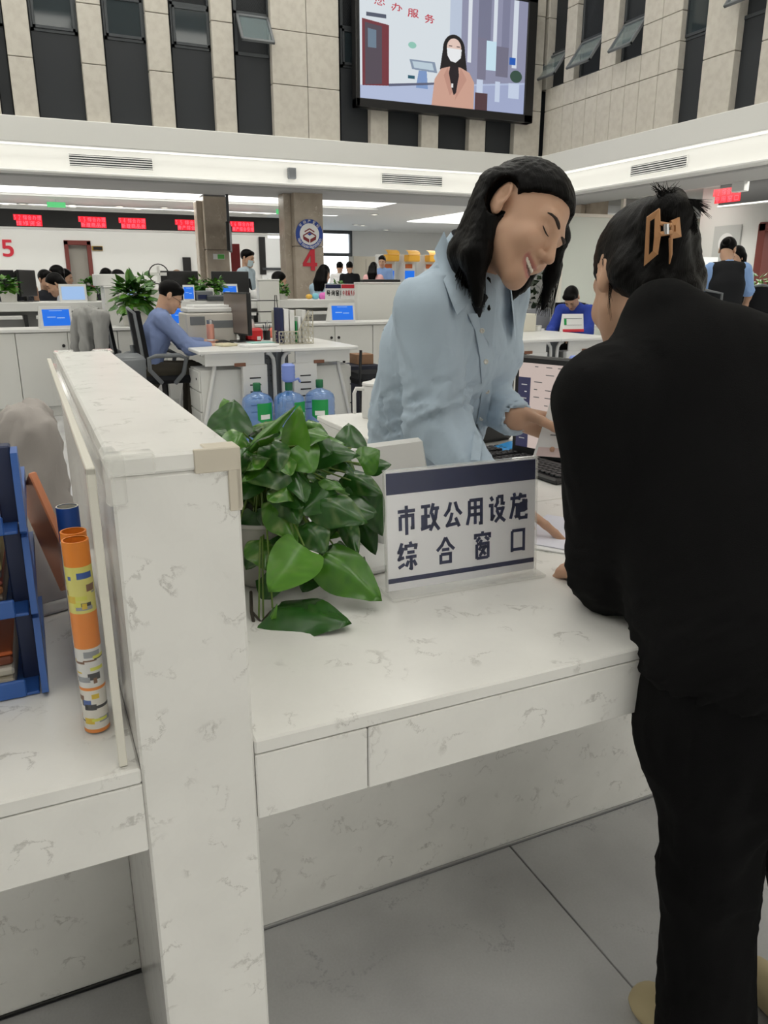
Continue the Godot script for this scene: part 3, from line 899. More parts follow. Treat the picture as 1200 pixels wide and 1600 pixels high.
func column_signs() -> void:
	var z := -13.64
	var ce := oz(483, 366, z)
	var t := thing("round_emblem", "round blue and white emblem with a red house shape on column", "sign", ce)
	var r := 0.5 * (oz(504, 366, z).x - oz(462, 366, z).x)
	part("disc", MB.new().lathe([Vector2(0, 0), Vector2(r, 0), Vector2(r, 0.02), Vector2(0, 0.02)], 40).mesh(), mat("emblem_blue", rgb(38, 72, 160), 0.45), t).rotation.x = PI / 2
	part("field", MB.new().lathe([Vector2(r * 0.72, 0.02), Vector2(r * 0.72, 0.024), Vector2(0, 0.024)], 40).mesh(), M.paper, t).rotation.x = PI / 2
	var mb := MB.new()
	var cn := "不动产登记"
	for i in 5:
		mb = MB.new()
		var an := deg_to_rad(48.0 - i * 24.0)
		mb.xf = Transform3D(Basis(Vector3(0, 0, 1), an), Vector3(-sin(an), cos(an), 0) * r * 0.97) * Transform3D(Basis(), Vector3(-r * 0.11, 0, 0))
		part("character", mb.strokes(GLYPH[cn[i]], Vector2(r * 0.22, r * 0.22), r * 0.035, 0.023, GLYPH), M.paper, t)
	var en := "Real Estate Registration"
	for i in en.length():
		if en[i] == " ": continue
		var an := deg_to_rad(-66.0 + i * 132.0 / (en.length() - 1))
		var tm := TextMesh.new()
		var f := SystemFont.new()
		f.font_names = PackedStringArray(["Droid Sans"])
		tm.font = f
		tm.text = en[i]
		tm.font_size = 32
		tm.pixel_size = r * 0.2 / 24.0
		tm.depth = 0.002
		var o := part("letter", tm, M.paper, t)
		o.transform = Transform3D(Basis(Vector3(0, 0, 1), an), Vector3(sin(an), -cos(an), 0) * r * 0.86 + Vector3(0, 0, 0.022))
	var q := mat("emblem_red", rgb(124, 30, 40), 0.5)
	for k in 2:
		var y := r * (0.40 - k * 0.20)
		var hw := r * (0.36 + k * 0.12)
		mb = MB.new()
		var poly := PackedVector2Array([Vector2(-hw, y - hw * 0.55), Vector2(0, y), Vector2(hw, y - hw * 0.55), Vector2(hw, y - hw * 0.55 - r * 0.09), Vector2(0, y - r * 0.09), Vector2(-hw, y - hw * 0.55 - r * 0.09)])
		part("house_shape", mb.prism(poly, 0.024, 0.028), q, t)
	for sgn in [-1.0, 1.0]:
		part("house_shape", MB.new().prism(PackedVector2Array([Vector2(sgn * r * 0.04, -r * 0.34), Vector2(sgn * r * 0.5, -r * 0.1), Vector2(sgn * r * 0.46, -r * 0.36), Vector2(sgn * r * 0.04, -r * 0.58)]), 0.024, 0.028), q, t)
	part("house_shape", MB.new().prism(PackedVector2Array([Vector2(-r * 0.17, 0), Vector2(0, r * 0.1), Vector2(r * 0.17, 0), Vector2(0, -r * 0.1)]), 0.024, 0.03), M.emblem_blue, t)
	text_mesh("4", oz(484, 391, z).y - oz(484, 424, z).y, oz(484, 407, z), 0.0, "red numeral 4 on the marble column under the emblem", "column_numeral")
	var g := thing("green_notice", "small green and white notice on the marble column", "sign", oz(342, 401, -15.58))
	part("plate", MB.new().box(Vector3.ZERO, Vector3(0.22, 0.1, 0.012), 0.002), M.paper, g)
	part("band", MB.new().box(Vector3(0.04, 0, 0.008), Vector3(0.13, 0.085, 0.004), 0.001), mat("notice_green", rgb(96, 190, 90), 0.5), g)
	var sp := thing("wall_speaker", "small grey box with a notched top fixed on the beam", "speaker", oz(456, 271, ZB - 0.17))
	part("body", MB.new().box(Vector3.ZERO, Vector3(0.13, 0.17, 0.08), 0.01), M.grey_plastic, sp)
	part("bracket", MB.new().box(Vector3(0, 0.09, 0), Vector3(0.15, 0.02, 0.06), 0.004), M.white_plastic, sp)
	sp = thing("hanging_monitor", "thin black display hung edge on beside the bare marble column", "display", oz(358, 371, -15.0), 1.29)
	part("panel", MB.new().box(Vector3.ZERO, Vector3(0.9, 0.5, 0.06), 0.01), M.black_plastic, sp)
	part("bracket", MB.new().bx(-0.025, 0.025, 0.2, 2.862 - sp.position.y, -0.025, 0.025, 0.004), M.frame_metal, sp)
	sp = thing("red_board", "tall dark red board standing beside the bare marble column", "board", oz(370, 440, -15.9) * Vector3(1, 0, 1), -0.25)
	part("board", MB.new().bx(-0.09, 0.09, 0.1, oz(365, 381, -15.9).y, -0.02, 0.02, 0.006), mat("board_red", rgb(140, 44, 48), 0.5), sp)
	part("foot", MB.new().bx(-0.12, 0.12, 0, 0.1, -0.12, 0.12, 0.006), M.steel, sp)
func downlights() -> void:
	var t0 := MB.new().lathe([Vector2(0.11, 0.004), Vector2(0.12, -0.012), Vector2(0.085, -0.014), Vector2(0.08, 0.0)], 16).mesh()
	var t1 := MB.new().lathe([Vector2(0.082, -0.006), Vector2(0, -0.008)], 16).mesh()
	for p in [[35, 318], [113, 320], [187, 322], [257, 324], [14, 359], [118, 361], [219, 363], [306, 365], [390, 368], [419, 371], [556, 351], [567, 352], [604, 359], [585, 335]]:
		var bulk: bool = p[1] < 330 and p[0] < 400
		var at := oy(p[0], p[1], CEIL - (0.061 if bulk else 0.002))
		var near := oz(p[0], p[1], -19.75)
		if near.x < 5.8 and near.y < CEIL: at = Vector3(near.x, CEIL, -19.75)
		var t := thing("downlight", "round recessed ceiling lamp of the low ceiling" if not bulk else "round recessed lamp in the bulkhead between the light troughs", "ceiling light", at, 0, "recessed lamps under the gallery" if not bulk else "recessed lamps of the bulkhead")
		part("ring", t0, M.white_plastic, t)
		part("lens", t1, M.down_light, t)
func entrance() -> void:
	# glazed entrance at the far end; daylight comes through it
	var z := -25.0
	var x0 := 5.9
	var x1 := oz(548, 400, z).x
	var e := shell("window_1")
	var n := 4
	for i in n + 1:
		part("mullion", MB.new().bx(lerpf(x0, x1, float(i) / n) - 0.04, lerpf(x0, x1, float(i) / n) + 0.04, 0, CEIL, z - 0.06, z + 0.06, 0.006), M.frame_metal, e)
	for y in [0.05, 2.2, CEIL - 0.05]:
		part("transom", MB.new().bx(x0, x1, y - 0.05, y + 0.05, z - 0.05, z + 0.05, 0.006), M.frame_metal, e)
	for i in n:
		for k in 2:
			part("pane", MB.new().bx(lerpf(x0, x1, float(i) / n) + 0.04, lerpf(x0, x1, (i + 1.0) / n) - 0.04, [0.1, 2.25][k], [2.15, CEIL - 0.1][k], z - 0.006, z + 0.006, 0.0), M.clear, e)
	struct("wall_entrance", MB.new().bx(x1, 19.4, 0, CEIL, z - 0.2, z, 0.0), M.paint)
	struct("wall_right", MB.new().bx(19.4, 19.6, 0, 3.3, -26.0, 9.0, 0.0), M.paint)
	struct("ground_outside", MB.new().bx(-14, 40, -0.25, -0.05, -60, -26.0, 0.0), mat("paving", rgb(190, 190, 186), 0.8))
	# frosted window strip between the wall and the column
	var w := shell("window_2")
	var a := oz(441, 370, -20.15)
	part("pane", MB.new().bx(a.x, 5.7, 1.0, 2.4, -20.19, -20.14, 0.0), mat("bright_blind", rgb(236, 238, 238), 0.6), w)
	part("frame", MB.new().bx(a.x - 0.04, 5.7, 1.62, 1.68, -20.2, -20.1, 0.004), M.frame_metal, w)
	part("frame", MB.new().bx(a.x - 0.05, a.x, 0.9, 2.45, -20.2, -20.1, 0.004), M.frame_metal, w)
	for p in [[285, 300, 402, 440], [404, 416, 370, 429]]:
		var q0 := oz(p[0], p[2], -20.15)
		var q1 := oz(p[1], p[3], -20.15)
		solo("dark_niche", MB.new().bx(0, q1.x - q0.x, 0, q0.y - q1.y, -0.02, 0.03, 0.004), M.led_black, "narrow black upright panel on the far wall" if p[0] == 404 else "short black doorway panel on the far wall", "panel", Vector3(q0.x, q1.y, -20.15))
func py(x: float) -> float: return 184.0 + 0.0625 * x     # where the wall ahead meets the parapet
func shell_high() -> void:
	var zp := ZB - 0.1
	var zd := ZB - 0.24
	var wall := shell("wall_front")
	part("backing", MB.new().bx(-12.4, XB + 0.6, 3.3, 9.0, zd - 0.3, zd - 0.02, 0.0), M.dark_panel, wall)
	var joints := [3.5, 4.33, 5.095, 5.86, 6.63]
	var piers := [[-75, -45], [-10, 4], [24, 63], [137, 174], [240, 276], [339, 372], [429, 483], [483, 532], [579, 607], [658, 685], [732, 758], [802, 842]]
	for p in piers:
		var x0: float = oz(p[0], py(p[0]), zp).x
		var x1: float = oz(p[1], py(p[1]), zp).x
		for k in joints.size() - 1:
			part("stone_panel", MB.new().bx(x0 + 0.004, x1 - 0.004, joints[k] + 0.005, joints[k + 1] - 0.005, zd - 0.02, zp, 0.006), M.wall_stone, wall)
		part("upper_facing", MB.new().bx(x0, x1, 6.635, 9.0, zd - 0.02, zp, 0.006), M.wall_stone, wall)
	part("stone_panel", MB.new().bx(-12.4, oz(-75, 184, zp).x, 3.5, 9.0, zd - 0.02, zp, 0.006), M.wall_stone, wall)
	# bays between the piers: dark panel below, window above
	var n := 3
	var sill := 4.70
	for p in [[-44, -11], [4, 24], [63, 137], [174, 240], [276, 339], [372, 429], [532, 579]]:
		var x0: float = oz(p[0], py(p[0]), zd).x
		var x1: float = oz(p[1], py(p[1]), zd).x
		part("dark_panel", MB.new().bx(x0 + 0.01, x1 - 0.01, 3.5, sill, zd - 0.02, zd + 0.02, 0.004), M.dark_panel, wall)
		upper_window(n, Transform3D(Basis(), Vector3((x0 + x1) * 0.5, sill, zd)), x1 - x0 - 0.02, p[0] == 372)
		n += 1
	for p in [[607, 658], [685, 732], [758, 802]]:
		part("dark_panel", MB.new().bx(oz(p[0], py(p[0]), zd).x, oz(p[1], py(p[1]), zd).x, 3.5, 6.6, zd - 0.02, zd + 0.01, 0.004), M.dark_panel, wall)
	# side wall above the other beam
	var xp := XB + 0.1
	var xd := XB + 0.24
	wall = shell("wall_side")
	part("backing", MB.new().bx(xd + 0.02, xd + 0.3, 3.3, 9.0, ZB - 0.4, 8.8, 0.0), M.dark_panel, wall)
	var ry := func(x: float) -> float: return 238.0 - 0.2264 * (x - 851.0)
	var e := [842, 857, 875, 892, 910, 928, 949, 970, 992, 1020, 1050]
	for i in e.size() - 1:
		var za: float = maxf(ox(e[i], ry.call(e[i]), xp).z, ZB - 0.1)
		var zc: float = ox(e[i + 1], ry.call(e[i + 1]), xp).z
		for k in [[3.5, 4.33], [4.33, sill]]:
			part("stone_panel", MB.new().bx(xp, xd + 0.02, k[0] + 0.005, k[1] - 0.004, za + 0.004, zc - 0.004, 0.006), M.wall_stone, wall)
	var slots := [[846, 880, 125], [897, 936, 107], [962, 1001, 88]]
	var last := ZB - 0.1
	for s in slots:
		var za: float = ox(s[0], s[2], xp).z
		var zc: float = ox(s[1], s[2], xp).z
		for k in [[sill, 5.095], [5.095, 5.86], [5.86, 9.0]]:
			part("stone_panel", MB.new().bx(xp, xd + 0.02, k[0] + 0.004, k[1] - 0.005, last + 0.004, za - 0.004, 0.006), M.wall_stone, wall)
		upper_window(n, Transform3D(Basis(Vector3.UP, -PI / 2), Vector3(xd, sill, (za + zc) * 0.5)), zc - za, true)
		n += 1
		last = zc
	var z2: float = ox(1050, ry.call(1050), xp).z
	for k in [[sill, 5.095], [5.095, 5.86], [5.86, 9.0]]:
		for h in 2:
			part("stone_panel", MB.new().bx(xp, xd + 0.02, k[0] + 0.004, k[1] - 0.005, lerpf(last, z2, h * 0.5) + 0.004, lerpf(last, z2, h * 0.5 + 0.5) - 0.004, 0.006), M.wall_stone, wall)
	var bays := [[1056, 1100], [1137, 1190], [1236, 1300]]
	for i in 3:
		var za: float = ox(bays[i][0], ry.call(bays[i][0]), xd).z
		var zc: float = ox(bays[i][1], ry.call(bays[i][1]), xd).z
		part("dark_panel", MB.new().bx(xd - 0.02, xd + 0.02, 3.5, sill, za + 0.01, zc - 0.01, 0.004), M.dark_panel, wall)
		upper_window(n, Transform3D(Basis(Vector3.UP, -PI / 2), Vector3(xd, sill, (za + zc) * 0.5)), zc - za - 0.02, i == 1)
		n += 1
		var zn: float = ox(bays[i + 1][0], ry.call(bays[i + 1][0]), xp).z if i < 2 else 8.8
		for k in joints.size() - 1:
			part("stone_panel", MB.new().bx(xp, xd + 0.02, joints[k] + 0.005, joints[k + 1] - 0.005, zc, zn, 0.006), M.wall_stone, wall)
		part("upper_facing", MB.new().bx(xp, xd + 0.02, 6.635, 9.0, zc, zn, 0.006), M.wall_stone, wall)
	video_screen()
# an upper window: outer frame, pane above, sash below that may hang open at its foot; local z points into the hall
func upper_window(n: int, at: Transform3D, w: float, open: bool) -> void:
	var o := shell("window_%d" % n)
	o.transform = at
	var fr := 0.05
	part("window_frame", MB.new().bx(-w / 2, -w / 2 + fr, 0, 1.9, -0.06, 0.03, 0.004).bx(w / 2 - fr, w / 2, 0, 1.9, -0.06, 0.03, 0.004).bx(-w / 2, w / 2, 0, fr, -0.06, 0.03, 0.004).bx(-w / 2, w / 2, 0.56, 0.56 + fr, -0.06, 0.03, 0.004).bx(-w / 2, w / 2, 1.85, 1.9, -0.06, 0.03, 0.004), M.frame_metal, o)
	part("pane", MB.new().bx(-w / 2 + fr, w / 2 - fr, 0.61, 1.85, -0.03, -0.02, 0.0), M.pane_dark, o)
	var s := Node3D.new()
	s.name = "sash"
	o.add_child(s)
	s.position = Vector3(0, 0.56, 0.03)
	s.rotation.x = -0.62 if open else 0.0
	var sw := w - 0.06
	part("sash_frame", MB.new().bx(-sw / 2, -sw / 2 + 0.04, -0.52, 0, -0.02, 0.02, 0.003).bx(sw / 2 - 0.04, sw / 2, -0.52, 0, -0.02, 0.02, 0.003).bx(-sw / 2, sw / 2, -0.52, -0.48, -0.02, 0.02, 0.003).bx(-sw / 2, sw / 2, -0.04, 0, -0.02, 0.02, 0.003), M.frame_metal if not open else M.grey_plastic, s)
	part("pane", MB.new().bx(-sw / 2 + 0.04, sw / 2 - 0.04, -0.48, -0.04, -0.005, 0.005, 0.0), M.pane if open else M.pane_dark, s)
func video_screen() -> void:
	var z := ZB + 0.10
	var a := oz(556, 166, z)
	var b := oz(831, 186, z)
	var hgt := oz(600, -50, z).y - a.y
	var w := b.x - a.x
	var t := thing("video_screen", "big wall screen playing a video of a masked presenter in a lobby", "screen", Vector3((a.x + b.x) * 0.5, a.y, z))
	var f := MB.new()
	var L := -w / 2
	f.bx(L, L + 0.07, 0, hgt, -0.16, 0.03, 0.01).bx(w / 2 - 0.19, w / 2, 0, hgt, -0.16, 0.03, 0.01).bx(L, w / 2, 0, 0.13, -0.16, 0.03, 0.01).bx(L, w / 2, hgt - 0.13, hgt, -0.16, 0.03, 0.01)
	part("bezel", f, M.black_plastic, t)
	part("back", MB.new().bx(L + 0.02, w / 2 - 0.02, 0.02, hgt - 0.02, -0.16, -0.02, 0.0), M.led_black, t)
	var m := glow("video_picture", Color.BLACK, 0.95)
	m.emission_texture = video_picture()
	part("picture", MB.new().quad(Vector3(L + 0.07, 0.13, 0.0), Vector3(w / 2 - 0.19, 0.13, 0.0), Vector3(w / 2 - 0.19, hgt - 0.13, 0.0), Vector3(L + 0.07, hgt - 0.13, 0.0), Vector3(0, 0, 1)), m, t)
# the moving picture, drawn flat; coordinates are those of the picture itself, 0..255 across and 0..220 down
func fill(im: Image, pts: Array, col: Color) -> void:
	var s := im.get_width() / 255.0
	var poly := PackedVector2Array()
	var lo := Vector2(1e9, 1e9)
	var hi := -lo
	for p in pts:
		var q := Vector2(p[0], p[1]) * s
		poly.append(q)
		lo = lo.min(q); hi = hi.max(q)
	for y in range(maxi(0, int(lo.y)), mini(im.get_height() - 1, int(hi.y)) + 1):
		for x in range(maxi(0, int(lo.x)), mini(im.get_width() - 1, int(hi.x)) + 1):
			if Geometry2D.is_point_in_polygon(Vector2(x + 0.5, y + 0.5), poly): im.set_pixel(x, y, col)
func rect(im: Image, x0: float, y0: float, x1: float, y1: float, col: Color) -> void:
	var s := im.get_width() / 255.0
	im.fill_rect(Rect2i(int(x0 * s), int(y0 * s), int((x1 - x0) * s), int((y1 - y0) * s)), col)
func oval(cx: float, cy: float, rx: float, ry: float) -> Array:
	var o := []
	for k in 28: o.append([cx + rx * cos(TAU * k / 28), cy + ry * sin(TAU * k / 28)])
	return o
func video_picture() -> ImageTexture:
	var im := Image.create(510, 440, false, Image.FORMAT_RGB8)
	im.fill(rgb(226, 234, 240))
	rect(im, 132, 0, 255, 220, rgb(150, 152, 178))
	for p in [[132, 150, 0, 150, [196, 208, 228]], [160, 166, 0, 130, [232, 238, 246]], [176, 196, 0, 90, [124, 126, 150]], [200, 206, 0, 120, [226, 234, 244]], [214, 226, 0, 150, [132, 134, 160]], [232, 240, 0, 130, [222, 230, 242]], [186, 206, 84, 140, [208, 236, 250]], [206, 226, 92, 150, [120, 118, 138]], [176, 190, 80, 160, [128, 126, 148]], [228, 238, 110, 124, [40, 96, 190]]]:
		rect(im, p[0], p[2], p[1], p[3], rgb(p[4][0], p[4][1], p[4][2]))
	fill(im, [[0, 196], [130, 178], [255, 156], [255, 220], [0, 220]], rgb(186, 198, 228))
	fill(im, [[160, 176], [255, 160], [255, 220], [160, 220]], rgb(168, 178, 212))
	for p in [[176, 160, 186, 200], [206, 160, 214, 200], [228, 160, 246, 190]]: rect(im, p[0], p[1], p[2], p[3], rgb(206, 218, 240))
	fill(im, [[4, 76], [42, 82], [42, 192], [4, 196]], rgb(120, 52, 62))
	fill(im, [[8, 82], [32, 86], [32, 190], [8, 194]], rgb(86, 76, 88))
	fill(im, [[12, 92], [24, 94], [24, 126], [12, 126]], rgb(112, 132, 150))
	rect(im, 10, 64, 38, 71, rgb(84, 90, 108))
	fill(im, oval(76, 112, 6, 6), rgb(150, 206, 190))
	fill(im, [[72, 138], [110, 138], [114, 158], [76, 156]], rgb(140, 156, 178))
	fill(im, [[76, 141], [106, 141], [109, 154], [79, 153]], rgb(196, 214, 226))
	fill(im, [[86, 157], [98, 157], [100, 190], [82, 190]], rgb(130, 158, 206))
	rect(im, 70, 168, 80, 174, rgb(36, 90, 110))
	fill(im, [[42, 188], [112, 176], [112, 180], [42, 193]], rgb(96, 100, 124))
	fill(im, oval(240, 146, 10, 12), rgb(60, 84, 72))
	rect(im, 174, 186, 194, 220, rgb(86, 60, 66))
	# presenter
	fill(im, oval(139, 110, 17, 28), rgb(26, 22, 26))
	fill(im, [[122, 112], [156, 112], [160, 148], [118, 150]], rgb(28, 24, 28))
	fill(im, [[106, 220], [110, 170], [120, 148], [134, 142], [150, 142], [164, 150], [172, 168], [172, 220]], rgb(214, 168, 150))
	fill(im, [[134, 140], [146, 140], [150, 184], [140, 196], [131, 160]], rgb(34, 26, 34))
	fill(im, [[130, 144], [138, 190], [134, 198], [124, 160]], rgb(198, 150, 134))
	fill(im, [[150, 142], [160, 164], [142, 206], [146, 170]], rgb(200, 152, 136))
	fill(im, oval(139, 106, 11, 17), rgb(236, 208, 196))
	fill(im, [[128, 108], [151, 108], [150, 124], [142, 134], [134, 132], [129, 122]], rgb(244, 246, 248))
	for x in [133.0, 145.0]: rect(im, x - 2, 103, x + 3, 104.5, rgb(60, 44, 44))
	rect(im, 136, 174, 139, 182, rgb(240, 240, 240))
	var s := 2.0
	var tx := "前您办服务"
	for i in 5:
		for st in GLYPH[tx[i]].split("|"):
			var pr: Array = st.split(" ")
			for k in pr.size() - 1:
				var q: PackedStringArray = pr[k].split(",")
				var r: PackedStringArray = pr[k + 1].split(",")
				var o := Vector2(-3 + i * 24.0, 28 + i * 6.0)
				var p0 := o + Vector2(float(q[0]), float(q[1])) * 0.16
				var p1 := o + Vector2(float(r[0]), float(r[1])) * 0.16
				var d := (p1 - p0).normalized().orthogonal() * 0.8
				fill(im, [[p0.x + d.x, p0.y + d.y], [p1.x + d.x, p1.y + d.y], [p1.x - d.x, p1.y - d.y], [p0.x - d.x, p0.y - d.y]], rgb(196, 60, 74))
	return ImageTexture.create_from_image(im)
const TOP := 0.785     # counter height
const ZF := -0.779     # counter front
func foreground() -> void:
	# divider between two service places
	var dv := thing("counter_divider", "low white quartz wall between two service counters", "divider", Vector3(0.122, 0, -1.435))
	part("body", MB.new().bx(-0.064, 0.064, 0, 1.115, -0.655, 0.655, 0.003), M.quartz_face, dv)
	part("cap_slab", MB.new().bx(-0.064, 0.064, 1.1155, 1.136, -0.656, 0.656, 0.003), M.quartz, dv)
	for c in [[-1, 1], [-1, -1], [1, -1]]:
		var g := MB.new()
		var px: float = c[0] * 0.066
		var pz: float = c[1] * 0.658
		g.bx(px - c[0] * 0.045, px + c[0] * 0.003, 1.133, 1.141, pz - c[1] * 0.012, pz + c[1] * 0.004, 0.003)
		g.bx(px - c[0] * 0.016, px + c[0] * 0.004, 1.088, 1.14, pz - c[1] * 0.01, pz + c[1] * 0.004, 0.003)
		g.bx(px - c[0] * 0.012, px + c[0] * 0.004, 1.133, 1.14, pz - c[1] * 0.045, pz + c[1] * 0.003, 0.003)
		g.bx(px - c[0] * 0.045, px + c[0] * 0.003, 1.118, 1.139, pz - c[1] * 0.001, pz + c[1] * 0.005, 0.003)
		part("corner_guard", g, M.clear_edge, dv, "clear soft plastic corner guard")
	var tp := MB.new()
	tp.bx(0.018, 0.0655, 1.112, 1.1372, 0.652, 0.6578, 0.001).bx(0.052, 0.0655, 1.068, 1.137, 0.652, 0.6575, 0.001).bx(0.03, 0.0655, 1.13, 1.1374, 0.628, 0.6575, 0.001).bx(0.06, 0.0662, 1.07, 1.137, 0.635, 0.6575, 0.001)
	part("tape", tp, M.tape, dv, "yellowed tape wrapped over the corner")
	# clear screen fixed on its left face
	var sc := thing("acrylic_screen", "clear acrylic screen with white edging beside the quartz divider", "screen", Vector3(0.041, TOP, -1.43))
	part("sheet", MB.new().bx(-0.002, 0.002, 0.001, 0.335, -0.62, 0.635, 0.0005), M.clear, sc)
	part("edging", MB.new().bx(-0.0045, 0.0045, 0.001, 0.34, 0.632, 0.641, 0.001), M.strip_white, sc)
	part("edging", MB.new().bx(-0.0045, 0.0045, 0.333, 0.341, -0.62, 0.641, 0.001), M.strip_white, sc)
	part("spacer", MB.new().bx(0.003, 0.016, 0.30, 0.33, -0.6, 0.55, 0.001), M.clear_edge, sc)
	# counters
	var seam := oz(575, 1120, ZF).x
	var ct := thing("service_counter", "white veined quartz counter where the two women meet", "counter", Vector3(0.186, 0, ZF))
	part("worktop", MB.new().bx(0.0005, 2.3, TOP - 0.02, TOP, -0.72, 0, 0.0025), M.quartz, ct)
	part("worktop", MB.new().bx(0.844, 1.7, TOP - 0.02, TOP, -2.15, -0.7205, 0.0025), M.quartz, ct)
	part("apron", MB.new().bx(0.0005, seam - 0.186 - 0.0007, 0.676, TOP - 0.0205, -0.02, 0.0, 0.0015), M.quartz_face, ct)
	part("apron", MB.new().bx(seam - 0.186 + 0.0007, 2.3, 0.676, TOP - 0.0205, -0.02, 0.0, 0.0015), M.quartz_face, ct)
	part("soffit", MB.new().bx(0.0005, 2.3, 0.676, 0.69, -0.52, -0.0205, 0.001), M.quartz_face, ct)
	part("base_panel", MB.new().bx(0.0005, 2.3, 0, 0.69, -0.53, -0.506, 0.001), M.quartz_face, ct)
	part("return_panel", MB.new().bx(0.844, 0.862, 0, TOP - 0.0205, -2.13, -0.74, 0.001), M.cab_white, ct)
	part("floor_strip", MB.new().bx(0.0005, 2.3, 0.0005, 0.008, -0.506, -0.501, 0.001), M.steel, ct)
	var c2 := thing("service_counter", "white veined quartz counter carrying the blue file trays", "counter", Vector3(0.058, 0, ZF))
	part("worktop", MB.new().bx(-2.3, -0.0005, TOP - 0.02, TOP, -0.80, 0, 0.0025), M.quartz, c2)
	part("apron", MB.new().bx(-2.3, -0.0005, 0.676, TOP - 0.0205, -0.02, 0.0, 0.0015), M.quartz_face, c2)
	part("soffit", MB.new().bx(-2.3, -0.0005, 0.676, 0.69, -0.52, -0.0205, 0.001), M.quartz_face, c2)
	part("base_panel", MB.new().bx(-2.3, -0.0005, 0, 0.69, -0.53, -0.506, 0.001), M.quartz_face, c2)
	part("floor_strip", MB.new().bx(-2.3, -0.0005, 0.0005, 0.008, -0.506, -0.501, 0.001), M.black_plastic, c2)
	desk_sign()
	counter_things()
	pothos()
	left_things()

func desk_sign() -> void:
	var a := oy(603, 931, TOP)
	var b := oy(836, 893, TOP)
	var w := 0.300
	var h := 0.212
	var t := thing("desk_sign", "clear acrylic desk sign with dark blue lettering on white card", "sign", (a + b) * 0.5, -atan2(b.z - a.z, b.x - a.x))
	part("base", MB.new().bx(-0.153, 0.153, 0.0005, 0.006, -0.032, 0.034, 0.0015), M.clear_edge, t)
	var u := Node3D.new()
	u.name = "upright"
	t.add_child(u)
	u.position = Vector3(0, 0.006, 0)
	u.rotation.x = deg_to_rad(-4.0)
	part("front_sheet", MB.new().bx(-w / 2, w / 2, 0, h, 0.0025, 0.0045, 0.0003), M.clear, u)
	part("back_sheet", MB.new().bx(-w / 2, w / 2, 0, h, -0.0045, -0.0025, 0.0003), M.clear, u)
	part("rim", MB.new().bx(-w / 2, -w / 2 + 0.003, 0, h, -0.0045, 0.0046, 0.0003).bx(w / 2 - 0.003, w / 2, 0, h, -0.0045, 0.0046, 0.0003).bx(-w / 2, w / 2, h - 0.003, h, -0.0045, 0.0046, 0.0003), M.clear_edge, u)
	part("card", MB.new().bx(-w / 2 + 0.003, w / 2 - 0.003, 0.001, h - 0.003, -0.001, 0.001, 0.0), mat("card_white", rgb(238, 238, 242), 0.7), u)
	part("band", MB.new().bx(-w / 2 + 0.004, w / 2 - 0.004, h * 0.80, h - 0.006, 0.001, 0.0014, 0.0), M.navy, u)
	part("stripe", MB.new().bx(-w / 2 + 0.004, w / 2 - 0.004, h * 0.068, h * 0.108, 0.001, 0.0014, 0.0), M.navy, u)
	var l1 := "市政公用设施"
	var cw := 0.0365
	var chh := 0.052
	for i in 6:
		var mb := MB.new()
		mb.xf = Transform3D(Basis(), Vector3(-0.128 + i * 0.0442, h * 0.705, 0))
		part("character", mb.strokes(GLYPH[l1[i]], Vector2(cw, chh), 0.0061, 0.0015, GLYPH), M.navy, u)
	var l2 := "综合窗口"
	for i in 4:
		var mb := MB.new()
		mb.xf = Transform3D(Basis(), Vector3(-0.128 + i * 0.0737, h * 0.405, 0))
		part("character", mb.strokes(GLYPH[l2[i]], Vector2(cw, chh), 0.0058, 0.0015, GLYPH), M.navy, u)

